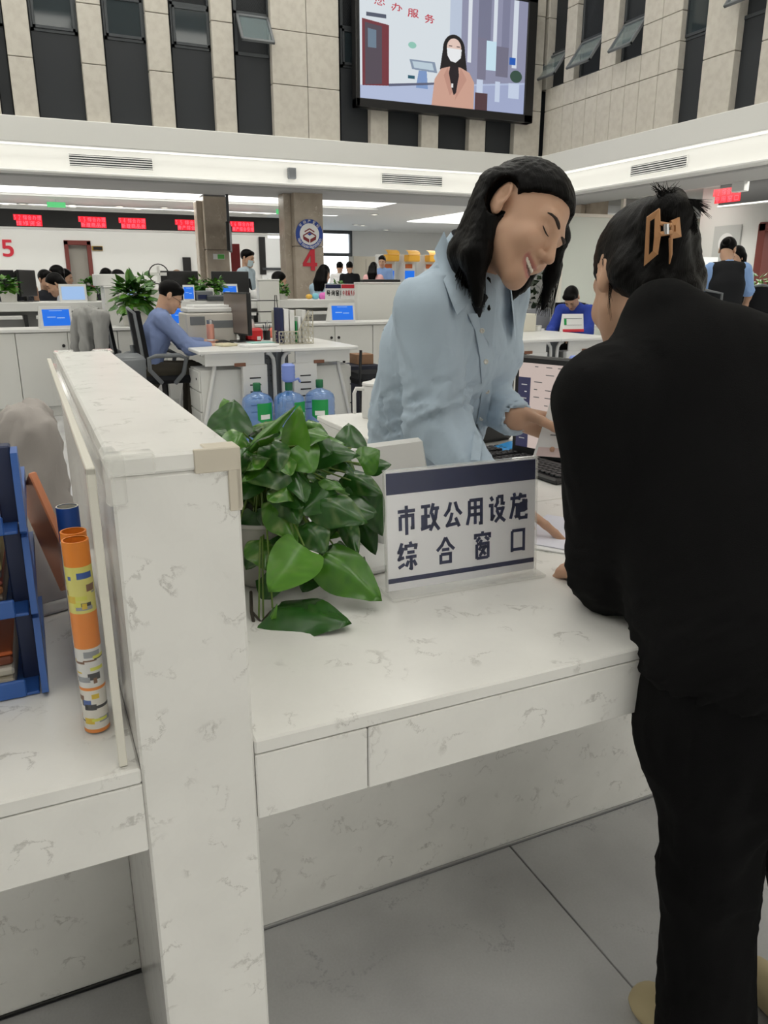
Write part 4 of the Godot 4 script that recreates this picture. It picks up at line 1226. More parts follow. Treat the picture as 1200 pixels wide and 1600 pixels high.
func counter_things() -> void:
	# white customer terminal seen from behind
	var t := thing("white_terminal", "back of a tilted white display terminal behind the desk sign", "display", Vector3(0.615, TOP, -1.34), deg_to_rad(8))
	part("base", MB.new().bx(-0.12, 0.12, 0.0005, 0.014, -0.07, 0.12, 0.005), M.white_plastic, t)
	var p := part("panel", MB.new().box(Vector3(0, 0.10, 0), Vector3(0.275, 0.2, 0.022), 0.01), M.white_plastic, t)
	p.transform = Transform3D(Basis(Vector3.RIGHT, deg_to_rad(-18)), Vector3(-0.005, 0.012, -0.01))
	part("neck", MB.new().tube([Vector3(0, 0.01, 0), Vector3(0, 0.09, -0.015)], 0.02, 12), M.white_plastic, t)
	part("cable", MB.new().tube([Vector3(-0.09, 0.02, 0.02), Vector3(-0.15, 0.012, 0.05), Vector3(-0.19, 0.01, -0.02), Vector3(-0.22, 0.006, -0.1)], 0.003, 6), M.black_plastic, t)
	# sheets on the counter
	solo("document", MB.new().bx(-0.105, 0.105, 0.0005, 0.004, -0.148, 0.148, 0.0005), M.paper, "white form on the counter under the pointing finger", "paper", Vector3(1.005, TOP, -1.215), deg_to_rad(38))
	solo("document", MB.new().bx(-0.105, 0.105, 0.0, 0.002, -0.148, 0.148, 0.0003), mat("paper_lilac", rgb(226, 226, 238), 0.8), "upper sheet of the forms under the customer's sleeve", "paper", Vector3(1.03, TOP + 0.0045, -1.2), deg_to_rad(33))
	# monitor of the clerk's place
	var L := od(806, 546, 2.32)
	var R := od(1000, 580, 2.02)
	var w := (R - L).length()
	var ang := -atan2(R.z - L.z, R.x - L.x)
	var mn := thing("computer_monitor", "black framed monitor showing a pale pink form beside the clerk", "monitor", Vector3((L.x + R.x) * 0.5, TOP, (L.z + R.z) * 0.5), ang)
	var hh := 0.30
	var y1 := (L.y + R.y) * 0.5 - TOP
	part("bezel", MB.new().bx(-w / 2, w / 2, y1 - hh, y1, -0.03, 0, 0.006), M.black_plastic, mn)
	var sm := glow("screen_form", rgb(222, 203, 194), 0.78)
	part("screen", MB.new().bx(-w / 2 + 0.018, w / 2 - 0.018, y1 - hh + 0.03, y1 - 0.02, 0, 0.0015, 0.0), sm, mn)
	part("side_menu", MB.new().bx(-w / 2 + 0.018, -w / 2 + 0.062, y1 - hh + 0.03, y1 - 0.062, 0.0016, 0.0022, 0.0), glow("screen_navy", rgb(58, 58, 92), 0.7), mn)
	var tx := MB.new()
	for k in 9:
		tx.bx(-w / 2 + 0.03 + (k % 2) * 0.012, -w / 2 + 0.05, y1 - 0.085 - k * 0.02, y1 - 0.082 - k * 0.02, 0.0023, 0.0026, 0.0)
	part("menu_text", tx, M.paper, mn).set_meta("kind", "stuff")
	tx = MB.new()
	for k in 8:
		for j in 3:
			if (k * 5 + j * 3) % 4 != 1:
				tx.bx(-w / 2 + 0.075 + j * 0.04, -w / 2 + 0.075 + j * 0.04 + 0.012 + ((k * 7 + j) % 3) * 0.008, y1 - 0.03 - k * 0.022, y1 - 0.0275 - k * 0.022, 0.0017, 0.0022, 0.0)
	part("form_text", tx, M.grey_plastic, mn).set_meta("kind", "stuff")
	part("stand", MB.new().bx(-0.03, 0.03, 0.01, y1 - 0.1, -0.07, -0.03, 0.006), M.black_plastic, mn)
	part("foot", MB.new().bx(-0.11, 0.11, 0.0005, 0.012, -0.13, 0.07, 0.005), M.black_plastic, mn)
	keyboard("computer_keyboard", "black computer keyboard lying beside the clerk's monitor", Vector3(1.285, TOP, -1.83), PI / 2 + 0.06)
	# packet and bottle beside the keyboard
	var pk := thing("wipes_packet", "bright blue and white packet beside the keyboard", "packet", oy(796, 706, TOP), 0.5)
	part("packet", MB.new().box(Vector3(0, 0.012, 0), Vector3(0.13, 0.022, 0.075), 0.01), mat("packet_blue", rgb(34, 140, 210), 0.35), pk)
	part("label", MB.new().box(Vector3(0.045, 0.0235, 0.012), Vector3(0.035, 0.001, 0.04), 0.0), M.paper, pk)
	var gb := thing("glue_bottle", "little white glue bottle beside the blue packet", "bottle", oy(818, 716, TOP))
	part("body", MB.new().lathe([Vector2(0, 0.0005), Vector2(0.014, 0.0005), Vector2(0.014, 0.02), Vector2(0.006, 0.035), Vector2(0.003, 0.05), Vector2(0, 0.05)], 14), M.pot_white, gb)
	part("cap", MB.new().lathe([Vector2(0.005, 0.04), Vector2(0.004, 0.056), Vector2(0, 0.057)], 12), M.white_plastic, gb)
	# side desk continues behind: kettle
	var k := thing("white_kettle", "white lidded jug with a loop handle on the side desk", "jug", Vector3(1.235, TOP, -2.8))
	part("body", MB.new().lathe([Vector2(0, 0.0005), Vector2(0.055, 0.0005), Vector2(0.058, 0.02), Vector2(0.055, 0.125), Vector2(0.05, 0.132)], 24), M.white_plastic, k)
	part("lid", MB.new().lathe([Vector2(0.056, 0.13), Vector2(0.054, 0.138), Vector2(0.02, 0.146), Vector2(0.012, 0.152), Vector2(0, 0.153)], 24), M.white_plastic, k)
	part("handle", MB.new().tube([Vector3(-0.05, 0.115, 0), Vector3(-0.085, 0.118, 0), Vector3(-0.093, 0.1, 0), Vector3(-0.093, 0.02, 0)], 0.008, 8), M.white_plastic, k)
	# black box (receipt scanner) between the women, behind the monitor
	var bx := thing("document_scanner", "black desktop scanner standing behind the clerk's arm", "scanner", Vector3(1.36, TOP, -2.26), 0.2)
	part("body", MB.new().bx(-0.1, 0.1, 0.0005, 0.27, -0.1, 0.1, 0.012), M.black_plastic, bx)
	part("tray", MB.new().bx(-0.08, 0.08, 0.1, 0.11, 0.1, 0.16, 0.003), M.grey_plastic, bx)
func keyboard(called: String, label: String, at: Vector3, turn: float, s := 1.0) -> void:
	var t := thing(called, label, "keyboard", at, turn)
	part("case", MB.new().bx(-0.22 * s, 0.22 * s, 0.0005, 0.016, -0.07 * s, 0.07 * s, 0.005), M.black_plastic, t)
	var key := MB.new().box(Vector3.ZERO, Vector3(0.0158, 0.008, 0.0158) * s, 0.002).mesh()
	var wide := MB.new().box(Vector3.ZERO, Vector3(0.11, 0.008, 0.0158) * s, 0.002).mesh()
	for r in 5:
		for c in 21:
			if r == 4 and c > 3 and c < 10:
				if c == 4: part("key", wide, M.black_plastic, t).position = Vector3((-0.2 + 6.5 * 0.02) * s, 0.019, (-0.045 + r * 0.022) * s)
				continue
			if c == 14 or c == 17: continue
			part("key", key, M.key_black if M.has("key_black") else mat("key_black", rgb(38, 38, 41), 0.5), t).position = Vector3((-0.2 + c * 0.02) * s, 0.019, (-0.045 + r * 0.022) * s)

# ---------------------------------------------------------------- pothos
# one leaf, base at the origin, tip at +y 1, half width 0.5; fold, droop and curl bend it; the upper side looks along +z
func leaf_mesh(fold: float, droop: float, wave: float, lo: Color, hi: Color, vari: float, sd: int, nu := 8, nv := 14) -> ArrayMesh:
	var mb := MB.new()
	var ns := noise(sd, 4.0)
	var shape := func(u: float, v: float) -> Vector3:
		var s := u * 2.0 - 1.0
		var hw := 0.5 * pow(sin(PI * pow(v, 0.55)), 0.62) * (1.0 - 0.3 * v * v)
		if v > 0.93: hw *= (1.0 - v) / 0.07 * 0.9 + 0.1
		var y := v - 0.17 * pow(absf(s), 1.4) * pow(1.0 - v, 5.0) * smoothstep(0.0, 0.06, v)
		return Vector3(s * hw, y, -fold * absf(s) * hw - droop * v * v + wave * sin(v * 7.0 + s * 2.0) * absf(s) * hw)
	mb.grid(nu, nv, func(u: float, v: float) -> Vector3: return shape.call(u, pow(v, 1.7)))
	for i in mb.v.size():
		var u := mb.uv[i].x * 2.0 - 1.0
		var k := clampf(0.5 + 0.5 * ns.get_noise_2d(u * 1.5, mb.uv[i].y * 2.5) + (0.18 if absf(u) < 0.05 else 0.0), 0.0, 1.0)
		var streak := clampf(ns.get_noise_2d(u * 6.0 + 9.0, mb.uv[i].y * 9.0 + absf(u) * 3.0) * 2.0 - 0.2, 0.0, 1.0) * vari
		mb.c[i] = lo.lerp(hi, k).lerp(Color(0.42, 0.50, 0.22), streak)
	return mb.mesh()
func leaf_set() -> Array:
	var out := []
	var dk := Color(0.012, 0.055, 0.010)
	var md := Color(0.030, 0.115, 0.014)
	var lt := Color(0.085, 0.235, 0.022)
	out.append(leaf_mesh(0.25, 0.10, 0.10, dk, md, 0.05, 1))
	out.append(leaf_mesh(0.35, 0.18, 0.15, dk, md, 0.25, 2))
	out.append(leaf_mesh(0.30, 0.12, 0.12, md, lt, 0.10, 3))
	out.append(leaf_mesh(0.45, 0.22, 0.18, md, lt, 0.55, 4))
	out.append(leaf_mesh(0.20, 0.05, 0.06, lt * 0.8, lt * 1.25, 0.1, 5))
	return out
func pothos() -> void:
	var base := Vector3(0.345, TOP, -1.275)
	var t := thing("potted_pothos", "lush trailing pothos in a small pot beside the quartz divider", "plant", base)
	part("pot", MB.new().lathe([Vector2(0, 0.001), Vector2(0.05, 0.001), Vector2(0.064, 0.012), Vector2(0.076, 0.07), Vector2(0.078, 0.115), Vector2(0.082, 0.12), Vector2(0.08, 0.126), Vector2(0.072, 0.124), Vector2(0.068, 0.11)], 28), mat("pot_grey", rgb(150, 148, 142), 0.25), t)
	part("soil", MB.new().lathe([Vector2(0.07, 0.112), Vector2(0, 0.116)], 20), M.soil, t)
	var L := leaf_set()
	# prominent leaves: base x, y, depth; tip x, y, depth; width in metres; kind
	var rows := [
		[357, 677, 1.33, 365, 620, 1.38, 0.058, 0], [373, 669, 1.40, 350, 621, 1.42, 0.05, 4], [371, 720, 1.24, 462, 628, 1.26, 0.018, 2], [451, 712, 1.26, 466, 633, 1.25, 0.05, 4],
		[441, 656, 1.40, 384, 658, 1.42, 0.035, 3], [477, 659, 1.44, 513, 678, 1.42, 0.022, 3], [468, 699, 1.30, 561, 706, 1.27, 0.045, 0], [454, 732, 1.22, 371, 734, 1.18, 0.045, 1],
		[549, 700, 1.38, 545, 658, 1.42, 0.045, 0], [562, 724, 1.33, 592, 702, 1.33, 0.045, 2], [577, 729, 1.37, 611, 724, 1.36, 0.028, 0], [456, 758, 1.22, 421, 772, 1.17, 0.034, 3],
		[462, 735, 1.24, 479, 781, 1.18, 0.034, 0], [510, 750, 1.28, 482, 738, 1.26, 0.024, 1], [506, 747, 1.27, 539, 762, 1.25, 0.026, 2], [492, 777, 1.24, 572, 808, 1.19, 0.05, 1],
		[540, 738, 1.32, 596, 768, 1.27, 0.034, 1], [564, 756, 1.31, 600, 837, 1.28, 0.048, 0], [432, 780, 1.24, 469, 842, 1.17, 0.04, 3], [480, 816, 1.22, 507, 861, 1.18, 0.044, 1],
		[540, 813, 1.25, 558, 869, 1.22, 0.026, 1], [475, 853, 1.17, 419, 924, 1.12, 0.064, 4], [507, 864, 1.20, 597, 933, 1.14, 0.062, 2], [426, 950, 1.13, 548, 963, 1.08, 0.085, 0],
		[432, 876, 1.24, 408, 939, 1.20, 0.056, 0], [411, 840, 1.24, 381, 888, 1.21, 0.036, 1], [492, 888, 1.25, 472, 924, 1.22, 0.038, 0], [404, 1010, 1.10, 399, 1056, 1.065, 0.03, 0],
		[564, 870, 1.26, 570, 942, 1.21, 0.022, 0], [564, 810, 1.33, 587, 868, 1.31, 0.032, 0], [412, 1002, 1.11, 431, 943, 1.10, 0.012, 4], [372, 687, 1.30, 324, 665, 1.33, 0.03, 1],
		[399, 741, 1.26, 375, 780, 1.23, 0.038, 0], [429, 687, 1.33, 393, 704, 1.32, 0.03, 0], [445, 690, 1.34, 420, 668, 1.35, 0.04, 2], [520, 760, 1.26, 470, 800, 1.20, 0.045, 0], [530, 790, 1.28, 590, 800, 1.26, 0.05, 0],
		[512, 700, 1.36, 560, 735, 1.31, 0.04, 1], [400, 800, 1.27, 377, 842, 1.24, 0.045, 0], [440, 830, 1.24, 400, 870, 1.20, 0.05, 0], [520, 850, 1.26, 548, 905, 1.23, 0.045, 0],
	]
	var crown := base + Vector3(0, 0.17, 0)
	var rn := RandomNumberGenerator.new()
	rn.seed = 7
	for r in rows:
		place_leaf(t, base, crown, od(r[0], r[1], r[2]), od(r[3], r[4], r[5]), r[6] * 1.42, L[r[7]], rn)
	# inner leaves fill the bush
	for i in 60:
		var a := rn.randf() * TAU
		var rr := 0.02 + 0.085 * sqrt(rn.randf())
		var b := crown + Vector3(cos(a) * rr, rn.randf_range(-0.10, 0.11), sin(a) * rr * 0.8)
		var out := Vector3(cos(a), rn.randf_range(-0.9, 0.35), sin(a)).normalized()
		var tip := b + out * rn.randf_range(0.05, 0.085)
		if tip.x < 0.20 or b.x < 0.20: continue
		place_leaf(t, base, crown, b, tip, rn.randf_range(0.05, 0.072), L[rn.randi() % 3 if rn.randf() < 0.8 else 3], rn)
	# trailing stem over the counter
	var s := [od(392, 925, 1.20), od(393, 955, 1.13), od(399, 985, 1.11), od(402, 1003, 1.105), od(398, 1016, 1.10)]
	for i in s.size(): s[i] -= base
	part("stem", MB.new().tube(s, 0.0028, 6), M.stem_brown, t)
	part("stem", MB.new().tube([s[1], od(408, 972, 1.12) - base, od(424, 955, 1.125) - base], 0.0024, 6), M.stem_brown, t)
func place_leaf(t: Node3D, base: Vector3, crown: Vector3, b: Vector3, tip: Vector3, w: float, m: ArrayMesh, rn: RandomNumberGenerator) -> void:
	var y := tip - b
	var n := ((EYE - b).normalized() * 0.75 + Vector3.UP * 0.8 + Vector3(rn.randf_range(-0.5, 0.5), 0, rn.randf_range(-0.3, 0.5)))
	var x := y.cross(n).normalized()
	n = x.cross(y).normalized()
	var o := part("leaf", m, M.leaf, t)
	o.transform = Transform3D(Basis(x * w, y, n * y.length()), b - base)
	var mid := (b + crown) * 0.5 + Vector3(0, 0.035, 0)
	part("stem", MB.new().tube([crown + (b - crown) * 0.1 - Vector3(0, 0.04, 0) - base, mid - base, b - base], 0.0017, 5, false), M.stem_green, t)

# ---------------------------------------------------------------- the neighbouring place on the left
func left_things() -> void:
	# three stacked letter trays
	var pr := [["orange folders", 2], ["old manuals", 4], ["brown folders and booklets", 3]]
	for k in 3:
		var y := TOP + 0.001 + k * 0.106
		var t := thing("letter_tray", ["lowest blue letter tray with brown folders", "middle blue letter tray with worn papers", "top blue letter tray with orange folders"][k], "tray", Vector3(-0.155, y, -1.0 - k * 0.012), 0.0, "stacked blue letter trays")
		part("floor_plate", MB.new().bx(-0.125, 0.115, 0.0, 0.004, -0.31, 0.0, 0.001), M.blue_tray, t)
		part("front_lip", MB.new().bx(-0.125, 0.1, 0.0, 0.024, -0.004, 0.002, 0.0015), M.blue_tray, t)
		part("side_panel", MB.new().prism(PackedVector2Array([Vector2(0.0, 0.0), Vector2(0.012, 0.006), Vector2(0.0, 0.062), Vector2(-0.015, 0.1), Vector2(-0.06, 0.1), Vector2(-0.09, 0.03), Vector2(-0.31, 0.02), Vector2(-0.31, 0.0)]), 0.118, 0.126), M.blue_tray, t).transform = Transform3D(Basis(Vector3(0, 0, 1), Vector3(0, 1, 0), Vector3(1, 0, 0)), Vector3.ZERO)
		part("side_panel", MB.new().bx(-0.131, -0.125, 0, 0.1, -0.09, -0.02, 0.001), M.blue_tray, t)
		part("post", MB.new().bx(0.096, 0.118, 0.002, 0.104, -0.07, -0.045, 0.002), M.blue_tray_dark, t)
		part("back", MB.new().bx(-0.125, 0.118, 0.0, 0.03, -0.314, -0.31, 0.001), M.blue_tray_dark, t)
		var yy := y + 0.0045
		var cols: Array = [[[176, 168, 150, 0.018], [196, 190, 176, 0.012], [116, 62, 40, 0.012], [188, 92, 40, 0.006]], [[150, 140, 124, 0.012], [120, 108, 96, 0.006], [166, 112, 70, 0.012], [142, 74, 60, 0.006], [104, 98, 96, 0.008], [190, 176, 118, 0.022], [206, 112, 70, 0.008]], [[214, 120, 66, 0.014], [226, 130, 70, 0.022], [222, 118, 60, 0.016]]][k]
		for j in cols.size():
			var c: Array = cols[j]
			var key := "folder_%d_%d" % [k, j]
			var tw := (j * 37 % 5 - 2) * 0.012
			var th: float = c[3]
			solo("document_folder", MB.new().bx(-0.11, 0.088, 0.0, th - 0.0004, -0.26, 0.0 - 0.006 * j, minf(0.003, th * 0.3)), mat(key, rgb(c[0], c[1], c[2]), 0.55), "%s in the %s blue letter tray" % [[["thick grey booklet", "pale paper wad", "brown leather folder", "thin orange folder"], ["grey paper wad", "thin dark booklet", "tan card folder", "thin red brown folder", "dark grey booklet", "yellowed paper block", "salmon card folder"], ["lower orange folder", "thick orange folder", "upper orange folder"]][k][j], ["lowest", "middle", "top"][k]], "folder", Vector3(-0.155, yy, -1.014 - k * 0.012), tw, "papers in the letter trays")
			yy += th
	# rolled leaflets in a clear box
	var bx := thing("clear_box", "clear open box holding the rolled leaflets beside the screen", "box", Vector3(0.022, TOP, -1.03))
	part("panel", MB.new().bx(-0.018, 0.0165, 0.0006, 0.002, -0.16, 0.165, 0.0), M.clear, bx)
	part("panel", MB.new().bx(-0.018, -0.0168, 0.002, 0.2, -0.16, 0.165, 0.0), M.clear, bx)
	part("panel", MB.new().bx(-0.0168, 0.0165, 0.002, 0.2, 0.1635, 0.165, 0.0), M.clear, bx)
	part("panel", MB.new().bx(-0.0168, 0.0165, 0.002, 0.2, -0.16, -0.1585, 0.0), M.clear, bx)
	var rolls := [[0.146, 0.238, "orange", "front"], [0.112, 0.238, "orange", "second"], [0.03, 0.2, "white", "white"], [-0.05, 0.225, "blue", "blue"]]
	var pic := roll_picture()
	for i in 4:
		var r: Array = rolls[i]
		var t := thing("rolled_leaflet", ["orange rolled leaflet printed with machines, at the box end", "orange rolled leaflet beside the white tube", "short white tube in the clear box", "blue tube holding pens in the clear box"][i], "roll", Vector3(0.0215, TOP + 0.0025, -1.03 + r[0]), 0, "tubes in the clear box")
		var mm: StandardMaterial3D
		if i < 2:
			mm = mat("roll_print", Color.WHITE, 0.4)
			mm.albedo_texture = pic
		else:
			mm = mat("roll_%d" % i, [rgb(214, 212, 204), rgb(38, 84, 168)][i - 2], 0.45)
		part("sheet", MB.new().lathe([Vector2(0.0145, 0), Vector2(0.0145, r[1])], 24), mm, t)
		part("inner_turn", MB.new().lathe([Vector2(0.0125, r[1] - 0.001), Vector2(0.0125, 0.0)], 20), M.orange if i < 2 else M.strip_white, t)
		part("edge", MB.new().lathe([Vector2(0.0145, r[1]), Vector2(0.0125, r[1])], 24), M.strip_white if i > 1 else M.orange, t)
		part("core", MB.new().tube([Vector3(0.002, 0.001, 0.001), Vector3(0.003, r[1] - 0.03, 0.002)], 0.008, 10), M.stem_brown, t)
	# grey stand with a leaflet
	var st := thing("leaflet_stand", "grey plastic leaflet stand leaning beside the clear box", "stand", Vector3(-0.008, TOP, -1.33), 0.35)
	part("base", MB.new().bx(-0.06, 0.028, 0.0006, 0.005, -0.13, 0.06, 0.002), M.jacket_grey if false else mat("stand_grey", rgb(160, 158, 160), 0.4), st)
	var arm := MB.new()
	for s in [-0.055, 0.0225]:
		arm.tube([Vector3(s, 0.004, 0.05), Vector3(s, 0.11, -0.045), Vector3(s, 0.004, -0.12)], 0.006, 6)
	part("side_arm", arm, M.stand_grey, st)
	part("back_plate", MB.new().box(Vector3.ZERO, Vector3(0.075, 0.12, 0.003), 0.001), M.stand_grey, st).transform = Transform3D(Basis(Vector3.RIGHT, deg_to_rad(-32)), Vector3(-0.016, 0.06, -0.005))
	solo("orange_leaflet", MB.new().box(Vector3.ZERO, Vector3(0.012, 0.17, 0.10), 0.002), mat("salmon", rgb(226, 146, 104), 0.5), "salmon orange leaflet pad resting slanted in the grey stand", "leaflet", Vector3(-0.006, TOP + 0.14, -1.26), 0.2).rotation = Vector3(-0.62, 0.25, 0.12)
	# chair under a grey dust cover
	var ch := thing("covered_chair", "office chair draped with a grey cloth cover", "chair", Vector3(-0.02, 0, -2.42), 0.0)
	var S := Sdf.new(Vector3(-0.45, 0.3, -0.45), Vector3(0.3, 1.02, 0.45), 0.02)
	S.cone(Vector3(-0.02, 0.9, -0.1), Vector3(-0.02, 0.9, 0.1), 0.05, 0.05, 0.05)
	S.cone(Vector3(0.0, 0.9, -0.12), Vector3(0.03, 0.5, -0.2), 0.05, 0.06, 0.05)
	S.cone(Vector3(0.0, 0.9, 0.12), Vector3(0.03, 0.5, 0.2), 0.05, 0.06, 0.05)
	S.cone(Vector3(0.0, 0.85, 0.0), Vector3(0.02, 0.5, 0.0), 0.06, 0.07, 0.08)
	S.cone(Vector3(0.02, 0.5, 0), Vector3(-0.25, 0.47, 0), 0.12, 0.1, 0.08)
	S.cone(Vector3(0.02, 0.48, -0.18), Vector3(-0.25, 0.45, -0.18), 0.06, 0.06, 0.08)
	S.cone(Vector3(0.02, 0.48, 0.18), Vector3(-0.25, 0.45, 0.18), 0.06, 0.06, 0.08)
	part("cover", S.into(MB.new(), folds(3, 0.02, [[Vector3(-0.02, 1.0, 0), Vector3(0.02, 0.3, 0), 1.0, 0.0]])), M.grey_cover, ch)
	part("seat", MB.new().bx(-0.3, 0.1, 0.40, 0.45, -0.22, 0.22, 0.02), M.chair_black, ch)
	part("column", MB.new().tube([Vector3(-0.1, 0.08, 0), Vector3(-0.1, 0.41, 0)], 0.03, 12), M.black_plastic, ch)
	for k in 5:
		var an := TAU * k / 5
		part("foot", MB.new().tube([Vector3(-0.1, 0.1, 0), Vector3(-0.1 + cos(an) * 0.28, 0.05, sin(an) * 0.28)], 0.02, 8), M.black_plastic, ch)
		part("castor", MB.new().ball(Vector3(-0.1 + cos(an) * 0.28, 0.027, sin(an) * 0.28), Vector3(0.025, 0.025, 0.025), 8), M.black_plastic, ch)
func roll_picture() -> ImageTexture:
	# orange print with pale panels of simple machinery drawings
	var im := Image.create(128, 512, false, Image.FORMAT_RGB8)
	im.fill(rgb(238, 140, 44))
	var rn := RandomNumberGenerator.new()
	rn.seed = 4
	for blk in [[10, 120, rgb(226, 222, 214)], [128, 235, rgb(222, 222, 220)], [330, 450, rgb(224, 218, 120)]]:
		im.fill_rect(Rect2i(0, blk[0], 128, blk[1] - blk[0]), blk[2])
		for k in 20:
			var c: Color = [rgb(64, 96, 168), rgb(52, 52, 56), rgb(222, 190, 50), rgb(150, 154, 160), rgb(120, 84, 60), rgb(220, 220, 90)][rn.randi() % 6]
			im.fill_rect(Rect2i(rn.randi() % 112, blk[0] + 4 + rn.randi() % (blk[1] - blk[0] - 26), 6 + rn.randi() % 22, 3 + rn.randi() % 16), c)
	return ImageTexture.create_from_image(im)
# ---------------------------------------------------------------- people
const SKIN := Color(0.56, 0.335, 0.225)
# head in its own axes: x to the person's left, y up, z forward; origin between the ears
func head_sdf(S: Sdf, T: Transform3D, smile := false, nose := 1.0, k := 0.02) -> void:
	var B := T.basis.orthonormalized()
	var s := T.basis.x.length()
	S.ell(T * Vector3(0, 0.035, -0.014), Vector3(0.074, 0.088, 0.094) * s, B, k)
	S.ell(T * Vector3(0, -0.028, 0.030), Vector3(0.059, 0.078, 0.058) * s, B, 0.03)
	for g in [-1.0, 1.0]:
		S.cone(T * Vector3(g * 0.046, -0.052, 0.008), T * Vector3(g * 0.014, -0.098, 0.064), 0.021 * s, 0.017 * s, 0.03)
		S.ell(T * Vector3(g * 0.034, -0.036, 0.060), Vector3(0.026, 0.024, 0.024) * s * (1.08 if smile else 1.0), B, 0.02)
	S.cone(T * Vector3(-0.008, -0.103, 0.072), T * Vector3(0.008, -0.103, 0.072), 0.014 * s, 0.014 * s, 0.02)
	S.cone(T * Vector3(-0.036, 0.024, 0.070), T * Vector3(0.036, 0.024, 0.070), 0.014 * s, 0.014 * s, 0.02)
	S.cone(T * Vector3(0, -0.062, 0.078), T * Vector3(0, -0.085, 0.076), 0.016 * s, 0.014 * s, 0.02)
	for g in [-1.0, 1.0]:
		S.ell(T * Vector3(g * 0.032, 0.002, 0.096), Vector3(0.018, 0.011, 0.014) * s, B, 0.014, true)
		S.ell(T * Vector3(g * 0.031, -0.001, 0.071), Vector3(0.0145, 0.0115, 0.0125) * s, B, 0.006)
	S.cone(T * Vector3(0, 0.008, 0.086), T * Vector3(0, -0.034, 0.103 + 0.004 * nose), 0.007 * s, 0.0115 * s, 0.012)
	for g in [-1.0, 1.0]:
		S.ell(T * Vector3(g * 0.0125, -0.039, 0.094), Vector3(0.009, 0.008, 0.010) * s, B, 0.006)
func ear_sdf(S: Sdf, T: Transform3D, g: float) -> void:
	var s := T.basis.x.length()
	var B := T.basis.orthonormalized() * Basis(Vector3.UP, g * 0.35) * Basis(Vector3.RIGHT, -0.18)
	S.ell(T * Vector3(g * 0.078, 0.002, -0.024), Vector3(0.009, 0.034, 0.021) * s, B, 0.006)
	S.ell(T * Vector3(g * 0.0765, -0.024, -0.014), Vector3(0.008, 0.014, 0.011) * s, B, 0.006)
	S.ell(T * Vector3(g * 0.089, 0.006, -0.018), Vector3(0.0085, 0.020, 0.011) * s, B, 0.005, true)
# hand: wrist at the origin, fingers along +y, palm faces +z, thumb on +x (mirrored for a left hand)
func hand_sdf(S: Sdf, T: Transform3D, left: bool, curl: Array, thumb: Array, s := 1.0) -> void:
	var g := -1.0 if left else 1.0
	var at := func(x: float, y: float, z: float) -> Vector3: return T * (Vector3(x * g, y, z) * s)
	var zd := (T.basis * Vector3(0, 0, 1)).normalized()
	S.cone(at.call(0, -0.006, 0), at.call(0, 0.012, 0), 0.027 * s, 0.027 * s, 0.012, zd, 0.72)
	var bases := [[0.026, 0.088], [0.0085, 0.093], [-0.0095, 0.088], [-0.026, 0.079]]
	var lens := [[0.042, 0.026, 0.021], [0.046, 0.029, 0.022], [0.042, 0.027, 0.021], [0.033, 0.020, 0.018]]
	for i in 4:
		S.cone(at.call(bases[i][0] * 0.6, 0.005, 0), at.call(bases[i][0], bases[i][1], 0), 0.014 * s, 0.0108 * s, 0.012)
		var p := Vector3(bases[i][0], bases[i][1], 0)
		var a := 0.0
		var r := 0.0094 if i < 3 else 0.0083
		for j in 3:
			a += curl[i] * [1.0, 1.1, 0.7][j]
			var q: Vector3 = p + Vector3(bases[i][0] * 0.25 * cos(a) * 0.1, cos(a), sin(a)).normalized() * lens[i][j]
			S.cone(at.call(p.x, p.y, p.z), at.call(q.x, q.y, q.z), (r - j * 0.0006) * s, (r - 0.0006 - j * 0.0007) * s, 0.004)
			p = q
	S.ell(at.call(0.018, 0.03, 0.010), Vector3(0.014, 0.024, 0.013) * s, T.basis.orthonormalized(), 0.012)
	var p := Vector3(0.020, 0.022, 0.008)
	for j in 3:
		var q: Vector3 = p + thumb[j].normalized() * [0.046, 0.034, 0.028][j]
		S.cone(at.call(p.x, p.y, p.z), at.call(q.x, q.y, q.z), [0.0135, 0.0108, 0.0098][j] * s, [0.0108, 0.0100, 0.0082][j] * s, 0.006)
		p = q
func around(pts: Array, m: float) -> Array:
	var lo: Vector3 = pts[0]
	var hi: Vector3 = pts[0]
	for p in pts:
		lo = lo.min(p); hi = hi.max(p)
	return [lo - Vector3.ONE * m, hi + Vector3.ONE * m]
func sdf_for(pts: Array, m: float, cell: float) -> Sdf:
	var b := around(pts, m)
	return Sdf.new(b[0], b[1], cell)
# cloth folds: long drapes along each bone [from, to, weight of the drapes, weight of the creases at its far end]
func folds(sd: int, amp: float, bones: Array) -> Callable:
	var a := noise(sd, 1.0, FastNoiseLite.TYPE_SIMPLEX_SMOOTH, 2)
	return func(p: Vector3, n: Vector3) -> Vector3:
		var best := 9.0
		var out := 0.0
		for b in bones:
			var ba: Vector3 = b[1] - b[0]
			var ln := ba.length()
			var t: float = clampf((p - b[0]).dot(ba) / (ln * ln), 0.0, 1.0)
			var d: Vector3 = p - b[0] - ba * t
			if d.length() < best:
				best = d.length()
				var u := ba / ln
				var al: float = (p - b[0]).dot(u)
				var q: Vector3 = p - u * al
				var drape := 1.0 - 2.6 * absf(a.get_noise_3d(q.x * 11.0 + al * 2.5, q.y * 11.0 + al * 1.5, q.z * 11.0 - al * 2.5))
				var near := clampf(1.0 - absf(t - 1.0) * ln / 0.16, 0.0, 1.0)
				var crease := 1.0 - 2.6 * absf(a.get_noise_3d(q.x * 6.0 + 7.0, al * 32.0 + q.x * 9.0, q.z * 6.0))
				out = b[2] * drape + b[3] * near * crease
		return p + n * amp * out

